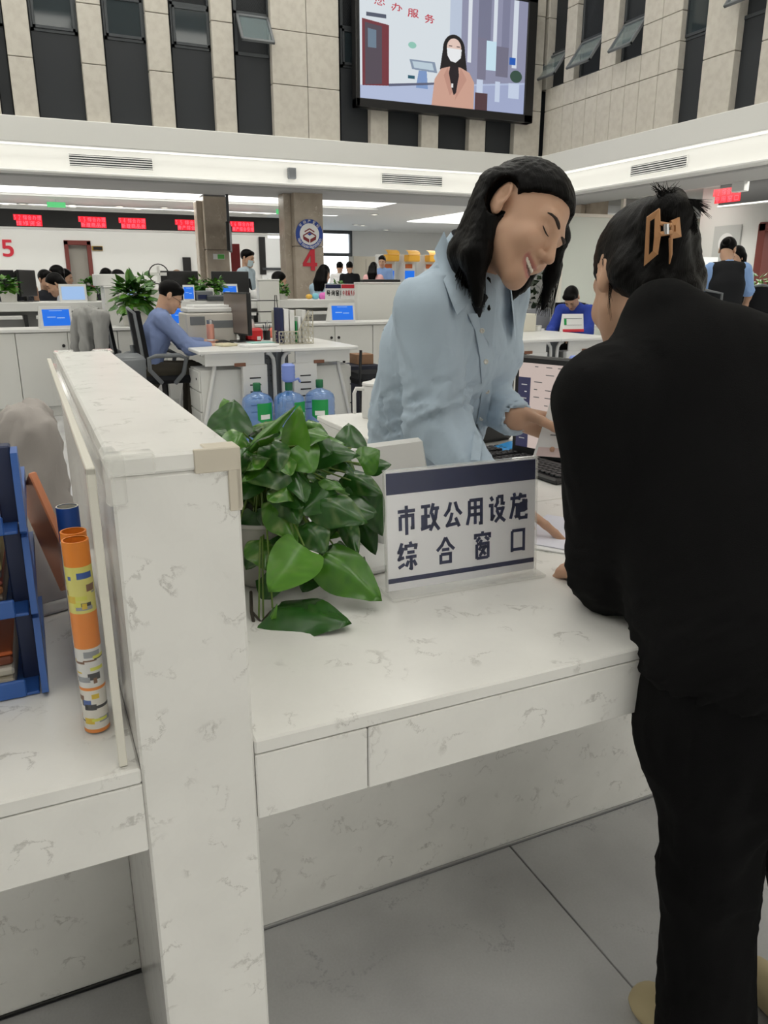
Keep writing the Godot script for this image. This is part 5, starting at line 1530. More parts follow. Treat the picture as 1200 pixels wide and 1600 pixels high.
func staff_woman() -> void:
	var hip := od(652, 712, 2.0)
	var t := thing("person", "smiling person in a light blue shirt leaning over the counter with papers", "person", Vector3(hip.x, 0, hip.z))
	var O := Transform3D(Basis(), -t.position)
	# joints
	var neck := od(735, 425, 1.84)
	var shR := od(668, 485, 1.75)
	var shL := od(782, 458, 1.95)
	var elR := od(684, 660, 1.72)
	var wrR := Vector3(0.852, 0.868, -1.338)
	var tipR := Vector3(0.936, 0.793, -1.212)
	var elL := od(750, 618, 1.98)
	var wrL := od(803, 652, 1.81)
	var sp := (neck - hip).normalized()
	var sv := (shL - shR).normalized()
	var bf := sp.cross(sv).normalized() * -1.0
	if bf.dot(RT) < 0: bf = -bf
	var B := -FW
	# head frame
	var hf := (RT * 0.66 - UP * 0.56 + B * 0.50).normalized()
	var hu := (RT * 0.63 + UP * 0.77 + B * 0.03)
	hu = (hu - hf * hu.dot(hf)).normalized()
	var hc := od(812, 352, 1.77)
	var HT := Transform3D(Basis(hu.cross(hf), hu, hf) * 1.05, hc)
	# ---- skin
	var skin := MB.new()
	var S := Sdf.new(hc - Vector3.ONE * 0.165 - Vector3(0.03, 0.06, 0.03), hc + Vector3.ONE * 0.155, 0.0034)
	head_sdf(S, HT, true, 1.0)
	ear_sdf(S, HT, -1.0)
	ear_sdf(S, HT, 1.0)
	S.cone(HT * Vector3(0, -0.05, -0.03), neck + sp * 0.01, 0.05, 0.056, 0.03)
	# open smile
	for g in [-1.0, 1.0]:
		S.cone(HT * Vector3(0, -0.0735, 0.097), HT * Vector3(g * 0.029, -0.060, 0.080), 0.0088, 0.0035, 0.003, Vector3.ZERO, 1.0, true)
		S.cone(HT * Vector3(g * 0.020, -0.040, 0.100), HT * Vector3(g * 0.036, -0.064, 0.086), 0.0035, 0.003, 0.014, Vector3.ZERO, 1.0, true)
	var inv := HT.affine_inverse()
	var tint := func(p: Vector3) -> Color:
		var q: Vector3 = inv * p
		var c := SKIN
		var my: float = -0.060 - 0.0145 * (1.0 - pow(absf(q.x) / 0.029, 2.0))
		var d: float = Vector2(q.x / 0.035, (q.y - my) / 0.0165).length()
		if q.z > 0.06 and d < 1.0: c = c.lerp(Color(0.46, 0.155, 0.14), clampf((1.0 - d) * 5.0, 0, 0.8))
		if q.z > 0.06 and q.z < 0.093 - 12.0 * q.x * q.x and d < 0.5: c = Color(0.13, 0.04, 0.035)
		return c
	S.into(skin, null, tint)
	skin_hand(skin, wrR, tipR - wrR, Vector3(0.15, -0.85, -0.35), false, [0.08, 1.15, 1.2, 1.2], [Vector3(0.5, 0.8, 0.35), Vector3(0.1, 0.8, 0.55), Vector3(-0.2, 0.8, 0.5)], elR)
	skin_hand(skin, wrL, RT * 0.92 - UP * 0.22 + FW * 0.12, B * 0.75 - UP * 0.6, true, [0.55, 0.6, 0.65, 0.7], [Vector3(0.25, 0.7, 0.75), Vector3(-0.05, 0.9, 0.35), Vector3(-0.25, 0.95, 0.05)], elL)
	var C := sdf_for([hip, neck, shR, shL, elR, elL, Vector3(hip.x, 0.1, hip.z)], 0.16, 0.02)
	C.cone(hip, neck - sp * 0.1, 0.11, 0.10, 0.03)
	C.cone(neck - sp * 0.12, neck + sp * 0.02, 0.08, 0.045, 0.03)
	C.cone(shR, shL, 0.045, 0.045, 0.03)
	for a in [[shR, elR, wrR], [shL, elL, wrL]]:
		C.cone(a[0], a[1], 0.042, 0.034, 0.02); C.cone(a[1], a[2], 0.034, 0.024, 0.02)
	for g in [-0.09, 0.09]:
		C.cone(hip + sv * g - Vector3(0, 0.05, 0), Vector3(hip.x, 0.45, hip.z) + sv * g, 0.07, 0.045, 0.02)
		C.cone(Vector3(hip.x, 0.45, hip.z) + sv * g, Vector3(hip.x, 0.07, hip.z) + sv * g, 0.045, 0.03, 0.02)
	skin.col = SKIN
	C.into(skin)
	shift(skin, t.position)
	part("body", skin, M.skin, t)
	# ---- face details
	var face := MB.new()
	face.xf = O
	for g in [-1.0, 1.0]:
		var b := []
		var e := []
		for i in 7:
			var f := i / 6.0
			b.append(S.snap(HT * Vector3(g * lerpf(0.013, 0.050, f), 0.0225 + 0.004 * sin(f * 2.4) - 0.002 * f, 0.09 - 0.02 * f), 0.0012))
			e.append(S.snap(HT * Vector3(g * lerpf(0.019, 0.045, f), -0.0045 + 0.001 * f + 0.0035 * pow(f * 2 - 1, 2), 0.088 - 0.012 * f), 0.0003))
		face.tube(b, [0.0024, 0.0042, 0.005, 0.005, 0.0046, 0.0034, 0.0014], 6, true, 0.5)
		face.tube(e, [0.0008, 0.0013, 0.0015, 0.0016, 0.0016, 0.0015, 0.0008], 6)
	part("brows_and_lashes", face, mat("brow", rgb(52, 42, 38), 0.8), t).set_meta("kind", "stuff")
	var teeth := MB.new()
	teeth.xf = O
	var row := []
	for i in 9:
		var x := lerpf(-0.0225, 0.0225, i / 8.0)
		row.append(HT * Vector3(x, -0.0685 + 12.0 * x * x, 0.0865 - 18.0 * x * x))
	for i in 8:
		teeth.ball((row[i] + row[i + 1]) * 0.5, Vector3(0.0042, 0.0058, 0.0042), 10)
	part("teeth", teeth, mat("teeth", rgb(236, 228, 214), 0.3), t)
	# ---- hair
	var H := Sdf.new(hc - Vector3(0.22, 0.24, 0.2), hc + Vector3(0.17, 0.16, 0.17), 0.005)
	H.ell(HT * Vector3(0, 0.044, -0.020), Vector3(0.0855, 0.094, 0.105) * 1.05, HT.basis.orthonormalized(), 0.02)
	H.chop(HT * Vector3(0, 0.024, 0.002), (HT.basis * Vector3(0, -0.80, 0.60)).normalized())
	for c in [[778, 300, 1.76, 727, 395, 1.75, 0.05, 0.036], [727, 395, 1.75, 724, 445, 1.75, 0.036, 0.014], [768, 322, 1.73, 742, 400, 1.70, 0.03, 0.030], [742, 400, 1.70, 746, 474, 1.70, 0.030, 0.010], [750, 350, 1.84, 748, 440, 1.80, 0.04, 0.03], [748, 440, 1.80, 762, 482, 1.76, 0.03, 0.008],
		[866, 318, 1.80, 874, 370, 1.83, 0.024, 0.020], [874, 370, 1.83, 862, 430, 1.85, 0.020, 0.016], [862, 430, 1.85, 848, 482, 1.85, 0.016, 0.005], [845, 385, 1.90, 812, 440, 1.88, 0.03, 0.022], [812, 440, 1.88, 790, 478, 1.84, 0.02, 0.006], [800, 430, 1.90, 765, 470, 1.86, 0.03, 0.02]]:
		H.cone(od(c[0], c[1], c[2]), od(c[3], c[4], c[5]), c[6], c[7], 0.02)
	H.ell(HT * Vector3(-0.088, -0.002, -0.016), Vector3(0.030, 0.044, 0.030), HT.basis.orthonormalized() * Basis(Vector3.RIGHT, -0.18), 0.004, true)
	var hn := noise(21, 1.0, FastNoiseLite.TYPE_SIMPLEX_SMOOTH, 2)
	var hair := MB.new()
	H.into(hair, func(p: Vector3, n: Vector3) -> Vector3: return p + n * 0.0022 * hn.get_noise_3d((p.x + p.y * 0.25) * 75.0, p.y * 5.0, p.z * 75.0))
	var rn := RandomNumberGenerator.new()
	rn.seed = 12
	for i in 150:
		var near := rn.randf() < 0.5
		var f := rn.randf()
		var a: Vector3
		var b: Vector3
		var c: Vector3
		if near:
			a = od(lerpf(728, 760, f), 392, lerpf(1.74, 1.68, f)); b = od(lerpf(712, 757, f) + rn.randf_range(-3, 3), 430, 1.70 + rn.randf() * 0.06); c = od(lerpf(710, 758, f) + rn.randf_range(-5, 5), lerpf(440, 478, f) + rn.randf_range(-4, 12), 1.70 + rn.randf() * 0.06)
		else:
			a = od(872 + rn.randf_range(-6, 8), 340 + rn.randf() * 20, 1.82); b = od(868 + rn.randf_range(-12, 12), 415, 1.84 + rn.randf() * 0.03); c = od(850 + rn.randf_range(-14, 16), 470 + rn.randf_range(0, 26), 1.85 + rn.randf() * 0.03)
		hair.tube([a, (a + b) * 0.5 + Vector3(0, 0.004, 0), b, c], [0.0016, 0.0016, 0.0013, 0.0004], 4, false)
	shift(hair, t.position)
	part("hair", hair, M.hair, t)
	# ---- shirt
	S = sdf_for([hip - Vector3(0, 0.12, 0), neck, shR, shL, elR, elL, wrR, wrL], 0.19, 0.0095)
	var waist := hip.lerp(neck, 0.30)
	var chest := hip.lerp(neck, 0.64)
	S.cone(hip - Vector3(0, 0.10, 0), waist, 0.172, 0.158, 0.03, bf, 0.78)
	S.cone(waist, chest, 0.158, 0.168, 0.05, bf, 0.80)
	S.cone(chest, neck - sp * 0.06, 0.165, 0.10, 0.05, bf, 0.80)
	S.cone(neck - sp * 0.07, neck - sp * 0.005, 0.09, 0.062, 0.03)
	S.cone(shR, neck - sp * 0.05, 0.066, 0.07, 0.04)
	S.cone(shL, neck - sp * 0.05, 0.06, 0.07, 0.04)
	for g in [-0.07, 0.07]: S.ell(chest + bf * 0.075 + sv * g, Vector3(0.075, 0.085, 0.07), Basis(), 0.05)
	S.cone(shR, elR, 0.072, 0.068, 0.03)
	S.cone(elR, wrR.lerp(elR, 0.08), 0.068, 0.043, 0.03)
	S.cone(shL, elL, 0.064, 0.060, 0.03)
	S.cone(elL, wrL.lerp(elL, 0.05), 0.062, 0.044, 0.03)
	S.cone(wrL, wrL + (wrL - elL) * 0.3, 0.031, 0.033, 0.004, Vector3.ZERO, 1.0, true)
	S.cone(neck, neck + sp * 0.1, 0.052, 0.07, 0.01, Vector3.ZERO, 1.0, true)
	var sh := MB.new()
	S.into(sh, folds(31, 0.0085, [[hip - Vector3(0, 0.12, 0), waist, 0.5, 0.7], [waist, neck, 0.8, 0.1], [shR, elR, 0.8, 1.0], [elR, wrR, 0.5, 0.5], [shL, elL, 0.7, 1.0], [elL, wrL, 0.5, 0.4]]))
	shift(sh, t.position)
	part("shirt", sh, M.shirt_blue, t, "light blue button-up shirt")
	# collar, placket, buttons, pocket edge
	var co := MB.new()
	co.xf = O
	var nf := (bf - sp * bf.dot(sp)).normalized()
	var nl := sp.cross(nf).normalized()
	co.grid(28, 4, func(u: float, v: float) -> Vector3:
		var an := (u * 2.0 - 1.0) * 2.75
		var dir := -nf * cos(an) + nl * sin(an)
		var fr := pow(clampf((absf(an) - 1.0) / 1.75, 0, 1), 1.5)
		return neck + sp * (0.075 - 0.075 * fr - v * (0.062 + 0.05 * fr)) + dir * (0.066 + 0.006 * fr + v * (0.024 + 0.026 * fr)) + nf * 0.03 * fr)
	part("collar", co, M.shirt_blue, t, "folded shirt collar")
	var tie := MB.new()
	tie.xf = O
	tie.tube([S.hit(EYE, ray(752, 462), 1.2, 2.4) + B * 0.006, S.hit(EYE, ray(745, 478), 1.2, 2.4) + B * 0.006, S.hit(EYE, ray(748, 498), 1.2, 2.4) + B * 0.006], [0.016, 0.014, 0.004], 8)
	var wing := MB.new()
	wing.xf = O
	var le := [[679, 390], [684, 412], [694, 440], [704, 468], [714, 492]]
	var re := [[694, 361], [705, 396], [716, 426], [727, 450], [737, 469]]
	wing.grid(3, 8, func(u: float, v: float) -> Vector3:
		var f := v * 3.999
		var i := int(f)
		var l := Vector2(lerpf(le[i][0], le[i + 1][0], f - i), lerpf(le[i][1], le[i + 1][1], f - i))
		var q := Vector2(lerpf(re[i][0], re[i + 1][0], f - i), lerpf(re[i][1], re[i + 1][1], f - i))
		var w := l.lerp(q, u)
		var h := S.hit(EYE, ray(w.x, w.y), 1.2, 2.0)
		var far := minf((h - EYE).dot(FH), lerpf(1.80, 1.74, v))
		return od(w.x, w.y, far - 0.012 - 0.006 * sin(u * PI)))
	part("collar_wing", wing, M.shirt_blue, t, "pointed wing of the shirt collar")
	part("inner_collar", tie, M.chair_black, t, "dark shirt showing at the open neck")
	var pl := MB.new()
	pl.xf = O
	var line := [[738, 492], [750, 520], [757, 560], [760, 610], [754, 650], [745, 690], [742, 720]]
	pl.grid(2, 30, func(u: float, v: float) -> Vector3:
		var f := v * (line.size() - 1.001)
		var i := int(f)
		var px := lerpf(line[i][0], line[i + 1][0], f - i) + (u - 0.5) * 15.0
		var py := lerpf(line[i][1], line[i + 1][1], f - i)
		var q := S.hit(EYE, ray(px, py), 1.2, 2.4)
		return q + B * (0.0095 + 0.002 * (1.0 - absf(u * 2 - 1))))
	part("placket", pl, M.shirt_blue, t)
	for b in [[752, 519], [758, 567], [760, 613], [751, 655]]:
		var bt := MB.new()
		var q := S.hit(EYE, ray(b[0], b[1]), 1.2, 2.4) + B * 0.013
		bt.lathe([Vector2(0.0058, -0.0015), Vector2(0.0058, 0.001), Vector2(0.004, 0.0018), Vector2(0.003, 0.0008), Vector2(0, 0.0008)], 14)
		var o := part("button", bt, M.pot_white, t)
		var y := (B + bf * 0.5).normalized()
		var x := y.cross(Vector3.UP).normalized()
		o.transform = Transform3D(Basis(x, y, x.cross(y)), q - t.position)
	# cuffs
	for c in [[elL, wrL, 0.046], [elR, wrR, 0.045]]:
		var cu := MB.new()
		cu.xf = O
		var d: Vector3 = (c[1] - c[0]).normalized()
		cu.tube([c[1] - d * 0.055, c[1] - d * 0.03, c[1] - d * 0.0], [c[2] + 0.001, c[2] + 0.002, c[2] - 0.003], 24, false)
		part("cuff", cu, M.shirt_blue, t)
	# ---- trousers and shoes
	var g0 := Vector3(hip.x, 0, hip.z)
	S = sdf_for([g0, hip], 0.24, 0.016)
	S.cone(hip - Vector3(0, 0.02, 0), hip - Vector3(0, 0.16, 0), 0.155, 0.165, 0.03, bf, 0.8)
	for g in [-0.085, 0.085]:
		S.cone(hip - Vector3(0, 0.14, 0) + sv * g, g0 + Vector3(0, 0.48, 0) + sv * g, 0.095, 0.07, 0.03)
		S.cone(g0 + Vector3(0, 0.48, 0) + sv * g, g0 + Vector3(0, 0.07, 0) + sv * g, 0.07, 0.065, 0.03)
	sh = MB.new()
	S.into(sh, folds(8, 0.006, [[hip, g0, 1.0, 0.0]]))
	shift(sh, t.position)
	part("trousers", sh, cloth("navy_cloth", rgb(40, 46, 66), 0.9, 0.05, 12.0, 0.1), t)
	for g in [-0.085, 0.085]:
		shoe(t, sv * g, bf * Vector3(1, 0, 1), M.black_plastic)
	# ---- the sheets held in the left hand
	var a := od(868, 602, 1.80)
	var b := od(833, 712, 1.775)
	var hd := thing("held_document", "white printed sheets held up in the clerk's hand", "paper", b, 0)
	var e := (RT * 0.95 + UP * -0.08 + FW * -0.12).normalized() * 0.20
	var mb := MB.new()
	var nn := (a - b).cross(e).normalized()
	if nn.dot(B) < 0: nn = -nn
	for k in 2:
		mb.quad(nn * (0.003 * k - 0.002), e + nn * (0.003 * k - 0.002), e + (a - b) + nn * (0.003 * k - 0.002), (a - b) + nn * (0.003 * k - 0.002), nn if k else -nn)
	mb.quad(nn * -0.002, nn * 0.001, (a - b) + nn * 0.001, (a - b) + nn * -0.002, -e.normalized())
	part("sheets", mb, M.paper, hd)
	mb = MB.new()
	mb.quad(nn * 0.0014 + e * 0.03, nn * 0.0014 + e * 0.97, nn * 0.0014 + e * 0.97 + (a - b) * 0.13, nn * 0.0014 + e * 0.03 + (a - b) * 0.13, nn)
	part("tint_band", mb, mat("rose_print", rgb(222, 200, 198), 0.8), hd)
	mb = MB.new()
	for k in 4:
		mb.quad(nn * 0.0014 + e * 0.12 + (a - b) * (0.3 + k * 0.14), nn * 0.0014 + e * 0.55 + (a - b) * (0.3 + k * 0.14), nn * 0.0014 + e * 0.55 + (a - b) * (0.315 + k * 0.14), nn * 0.0014 + e * 0.12 + (a - b) * (0.315 + k * 0.14), nn)
	part("print", mb, M.grey_plastic, hd).set_meta("kind", "stuff")
func shift(mb: MB, by: Vector3) -> void:
	for i in mb.v.size(): mb.v[i] -= by
func shoe(t: Node3D, at: Vector3, dir: Vector3, m: Material) -> void:
	dir = Vector3(dir.x, 0, dir.z).normalized()
	var S := Sdf.new(at + Vector3(-0.25, -0.02, -0.25), at + Vector3(0.25, 0.16, 0.25), 0.012)
	S.cone(at + Vector3(0, 0.045, 0) - dir * 0.05, at + Vector3(0, 0.03, 0) + dir * 0.15, 0.045, 0.042, 0.03, Vector3.UP, 0.75)
	S.cone(at + Vector3(0, 0.05, 0) - dir * 0.05, at + Vector3(0, 0.09, 0) - dir * 0.04, 0.042, 0.04, 0.03)
	S.chop(at, Vector3.DOWN)
	part("shoe", S.into(MB.new()), m, t)
func skin_hand(mb: MB, wrist: Vector3, fingers: Vector3, palm: Vector3, left: bool, curl: Array, thumb: Array, elbow: Vector3, s := 1.0, cell := 0.0034) -> void:
	var y := fingers.normalized()
	var z := (palm - y * palm.dot(y)).normalized()
	var T := Transform3D(Basis(y.cross(z), y, z), wrist)
	var S := Sdf.new(wrist - Vector3.ONE * 0.20 * s, wrist + Vector3.ONE * 0.20 * s, cell)
	hand_sdf(S, T, left, curl, thumb, s)
	S.cone(wrist, wrist + (elbow - wrist).normalized() * 0.10, 0.026 * s, 0.032 * s, 0.015)
	mb.col = SKIN
	S.into(mb)

func customer() -> void:
	var P0 := od(1205, 1012, 1.02)
	var t := thing("person", "person in a black sweater and black trousers seen from behind", "person", Vector3(P0.x, 0, P0.z))
	var O := Transform3D(Basis(), -t.position)
	var neck := od(1028, 488, 1.22)
	var chest := od(1098, 665, 1.17)
	var waist := od(1168, 860, 1.09)
	var shL := od(942, 625, 1.14)
	var shR := od(1195, 600, 1.20)
	var elL := od(953, 890, 1.17)
	elL.y = maxf(elL.y, TOP + 0.055)
	var wrL := Vector3(0.868, TOP + 0.035, -0.985)
	var tipL := Vector3(0.858, TOP + 0.014, -1.06)
	var elR := Vector3(1.20, 0.93, -0.93)
	var wrR := Vector3(1.10, TOP + 0.04, -1.13)
	var sp := (neck - waist).normalized()
	var bf := FH
	var hf := (FH * 0.86 - Vector3.UP * 0.46 - RT * 0.20).normalized()
	var hu := (Vector3.UP * 0.88 + FH * 0.42 + RT * 0.05)
	hu = (hu - hf * hu.dot(hf)).normalized()
	var hc := od(999, 441, 1.36)
	var HT := Transform3D(Basis(hu.cross(hf), hu, hf) * 0.95, hc)
	var skin := MB.new()
	var S := Sdf.new(hc - Vector3(0.16, 0.2, 0.16), hc + Vector3.ONE * 0.15, 0.0045)
	head_sdf(S, HT, false, 1.0)
	ear_sdf(S, HT, -1.0)
	ear_sdf(S, HT, 1.0)
	S.cone(HT * Vector3(0, -0.04, -0.035), neck - sp * 0.07, 0.052, 0.056, 0.03)
	var inv := HT.affine_inverse()
	skin.col = SKIN
	S.into(skin)
	skin_hand(skin, wrL, tipL - wrL, Vector3(0.1, -1, 0), true, [0.5, 0.55, 0.6, 0.6], [Vector3(0.6, 0.7, 0.3), Vector3(0.2, 0.8, 0.3), Vector3(0, 0.9, 0.3)], elL)
	skin_hand(skin, wrR, Vector3(-0.7, -0.1, -0.6), Vector3(-0.2, -1, 0.2), false, [0.6, 0.6, 0.65, 0.7], [Vector3(0.5, 0.7, 0.5), Vector3(0.1, 0.8, 0.5), Vector3(-0.1, 0.9, 0.3)], elR)
	var g0 := Vector3(P0.x, 0, P0.z)
	var C := sdf_for([P0, neck, shL, shR, elL, elR, wrL, wrR, g0], 0.2, 0.022)
	C.cone(P0, chest, 0.11, 0.11, 0.03); C.cone(chest, neck, 0.1, 0.05, 0.03); C.cone(shL, shR, 0.05, 0.05, 0.03)
	for a in [[shL, elL, wrL], [shR, elR, wrR]]:
		C.cone(a[0], a[1], 0.04, 0.034, 0.02); C.cone(a[1], a[2], 0.034, 0.024, 0.02)
	var kL := od(1108, 1370, 1.0)
	var aL := od(1104, 1612, 0.995)
	var kR := od(1290, 1370, 1.01)
	var aR := od(1300, 1640, 0.99)
	var hL := od(1122, 1085, 1.0)
	var hR := od(1300, 1060, 1.04)
	for a in [[hL, kL, aL], [hR, kR, aR]]:
		C.cone(a[0], a[1], 0.07, 0.045, 0.02); C.cone(a[1], a[2], 0.045, 0.03, 0.02)
	skin.col = SKIN
	C.into(skin)
	shift(skin, t.position)
	part("body", skin, M.skin, t)
	# ---- hair gathered up at the back
	var H := Sdf.new(hc - Vector3.ONE * 0.16, hc + Vector3(0.17, 0.19, 0.17), 0.0048)
	var HB := HT.basis.orthonormalized()
	H.ell(HT * Vector3(0, 0.040, -0.022), Vector3(0.084, 0.094, 0.106) * 0.95, HB, 0.02)
	H.chop(HT * Vector3(0, 0.03, 0.045), (HT.basis * Vector3(0, -0.50, 0.87)).normalized())
	H.cone(HT * Vector3(-0.022, -0.06, -0.082), HT * Vector3(0.022, -0.06, -0.082), 0.036, 0.036, 0.03)
	H.cone(HT * Vector3(-0.05, -0.02, -0.06), HT * Vector3(0.05, -0.02, -0.06), 0.034, 0.034, 0.03)
	H.cone(od(1050, 440, 1.275), od(1042, 340, 1.262), 0.022, 0.034, 0.02)
	H.cone(od(1042, 340, 1.262), od(1050, 318, 1.29), 0.034, 0.024, 0.02)
	var hn := noise(22, 1.0, FastNoiseLite.TYPE_SIMPLEX_SMOOTH, 2)
	var hair := MB.new()
	H.into(hair, func(p: Vector3, n: Vector3) -> Vector3:
		var q: Vector3 = inv * p
		return p + n * 0.0018 * hn.get_noise_3d(q.x * 70.0 + q.y * 50.0, q.y * 12.0 - q.x * 16.0, q.z * 30.0))
	var rn := RandomNumberGenerator.new()
	rn.seed = 5
	for i in 190:
		var a := od(1044 + rn.randf_range(-10, 12), 326 + rn.randf_range(-8, 10), 1.245)
		var sd := rn.randf()
		var b: Vector3
		var c: Vector3
		if sd < 0.55:
			b = od(1074 + rn.randf_range(-8, 8), 322 + rn.randf_range(-8, 8), 1.24); c = od(1088 + rn.randf_range(-8, 3), 352 + rn.randf_range(-14, 16), 1.245)
		elif sd < 0.8:
			b = od(1042 + rn.randf_range(-14, 14), 308, 1.245); c = od(1036 + rn.randf_range(-22, 30), 288 + rn.randf_range(-6, 10), 1.245)
		else:
			b = od(1075 + rn.randf_range(-10, 12), 312, 1.245); c = od(1104 + rn.randf_range(-12, 10), 322 + rn.randf_range(-10, 20), 1.245)
		hair.tube([a, (a + b) * 0.5 + Vector3(0, 0.006, 0), b, c], [0.0014, 0.0013, 0.001, 0.0002], 4, false)
	for i in 14:
		var g := -1.0 if i < 7 else 1.0
		var a := HT * Vector3(g * 0.075, 0.0 - (i % 7) * 0.006, -0.045)
		hair.tube([a, a - Vector3(0, 0.03, 0) + RT * g * -0.004, a - Vector3(0, 0.055 + 0.005 * (i % 4), 0) + RT * (i % 3 - 1) * 0.004], [0.0008, 0.0006, 0.0002], 4, false)
	shift(hair, t.position)
	part("hair", hair, M.hair, t)
	# ---- claw clip
	var cl := thing("claw_clip", "tan matte claw clip holding the gathered hair", "hair clip", od(1036, 372, 1.200))
	var cb := mat("clip_tan", rgb(186, 136, 92), 0.45)
	var co := cl.position
	var px := func(x: float, y: float, d: float) -> Vector3: return od(x, y, d) - co
	var frame := func(pts: Array, inner: Array, dep: float, rel: float) -> MB:
		var mb := MB.new()
		var m := pts.size()
		for k in m:
			var a: Vector3 = px.call(pts[k][0], pts[k][1], pts[k][2])
			var b: Vector3 = px.call(pts[(k + 1) % m][0], pts[(k + 1) % m][1], pts[(k + 1) % m][2])
			var c: Vector3 = px.call(inner[(k + 1) % m][0], inner[(k + 1) % m][1], inner[(k + 1) % m][2])
			var d: Vector3 = px.call(inner[k][0], inner[k][1], inner[k][2])
			var n := (b - a).cross(d - a).normalized()
			if n.dot(FW) > 0: n = -n
			mb.quad(a, b, c, d, n)
			mb.quad(a - n * dep, b - n * dep, c - n * dep, d - n * dep, -n)
			mb.quad(a, b, b - n * dep, a - n * dep, ((a + b) * 0.5 - (c + d) * 0.5))
			mb.quad(d, c, c - n * dep, d - n * dep, ((c + d) * 0.5 - (a + b) * 0.5))
		return mb
	part("jaw", frame.call([[1010, 340, 1.210], [1030, 326, 1.200], [1031, 370, 1.195], [1027, 398, 1.200], [1006, 416, 1.220]], [[1015, 346, 1.210], [1023, 341, 1.203], [1022, 370, 1.200], [1020, 392, 1.203], [1013, 399, 1.215]], 0.004, 1.0), cb, cl)
	part("jaw", frame.call([[1049, 344, 1.210], [1062, 339, 1.220], [1065, 370, 1.220], [1048, 374, 1.210]], [[1053, 352, 1.210], [1056, 352, 1.211], [1056, 362, 1.211], [1053, 362, 1.210]], 0.004, 1.0), cb, cl)
	part("tooth", MB.new().tube([px.call(1048, 372, 1.210), px.call(1048, 398, 1.215), px.call(1046, 412, 1.225)], [0.003, 0.0025, 0.001], 6), cb, cl)
	part("hinge", MB.new().tube([px.call(1030, 349, 1.198), px.call(1049, 352, 1.203)], 0.003, 8), cb, cl)
	part("hinge", MB.new().tube([px.call(1030, 366, 1.195), px.call(1049, 363, 1.203)], 0.0035, 8), cb, cl)
	part("spring", MB.new().tube([px.call(1041, 350, 1.197), px.call(1041, 366, 1.197)], 0.0045, 10), M.steel, cl)
	# ---- sweater
	S = sdf_for([P0 - Vector3(0, 0.08, 0), neck, shL, shR, elL, elR, wrL, wrR], 0.2, 0.0105)
	var side := RT
	S.cone(P0 - Vector3(0, 0.0, 0), waist, 0.192, 0.178, 0.03, bf, 0.72)
	S.cone(waist, chest, 0.178, 0.172, 0.05, bf, 0.66)
	S.cone(chest, neck - sp * 0.13, 0.170, 0.12, 0.05, bf, 0.62)
	S.cone(shL, neck - sp * 0.095, 0.062, 0.070, 0.05)
	S.cone(shR, neck - sp * 0.095, 0.068, 0.070, 0.05)
	S.cone(neck - sp * 0.09, neck - sp * 0.016, 0.074, 0.058, 0.04)
	S.cone(neck - sp * 0.04 - FH * 0.012, neck + sp * 0.002 - FH * 0.020, 0.056, 0.046, 0.02)
	S.cone(shL, elL, 0.068, 0.062, 0.035)
	S.cone(elL, wrL.lerp(elL, 0.15), 0.060, 0.044, 0.03)
	S.cone(shR, elR, 0.07, 0.062, 0.035)
	S.cone(elR, wrR.lerp(elR, 0.15), 0.060, 0.04, 0.03)
	S.chop(P0 - Vector3(0, 0.035, 0), Vector3(0.05, -1, 0.02).normalized())
	var sw := MB.new()
	S.into(sw, folds(41, 0.005, [[neck, P0, 0.3, 1.2], [shL, elL, 0.7, 0.8], [elL, wrL, 0.5, 0.4], [shR, elR, 0.7, 0.8]]))
	shift(sw, t.position)
	part("sweater", sw, M.sweater, t, "black knitted sweater")
	# ---- wide trousers
	S = sdf_for([P0, kL, aL, kR, aR, g0], 0.16, 0.013)
	S.cone(P0 - Vector3(0, 0.0, 0), P0 - Vector3(0, 0.12, 0), 0.176, 0.185, 0.03, bf, 0.72)
	S.cone(hL, kL, 0.090, 0.068, 0.03); S.cone(kL, aL + Vector3(0, -0.03, 0), 0.068, 0.078, 0.03)
	S.cone(hR, kR, 0.095, 0.075, 0.03); S.cone(kR, aR + Vector3(0, -0.03, 0), 0.075, 0.085, 0.03)
	S.chop(Vector3(0, 0.025, 0), Vector3.DOWN)
	var tr := MB.new()
	S.into(tr, folds(43, 0.006, [[hL, kL, 0.8, 0.6], [kL, aL, 0.9, 0.3], [hR, kR, 0.8, 0.6], [kR, aR, 0.9, 0.3]]))
	shift(tr, t.position)
	part("trousers", tr, M.trousers_black, t, "wide black trousers")
	var beige := mat("shoe_beige", rgb(206, 190, 150), 0.55)
	shoe(t, (aL - g0) * Vector3(1, 0, 1) - FH * 0.035 + RT * 0.012, Vector3(-0.03, 0, -1), beige)
	shoe(t, (aR - g0) * Vector3(1, 0, 1) + FH * 0.02, Vector3(0.1, 0, -1), beige)
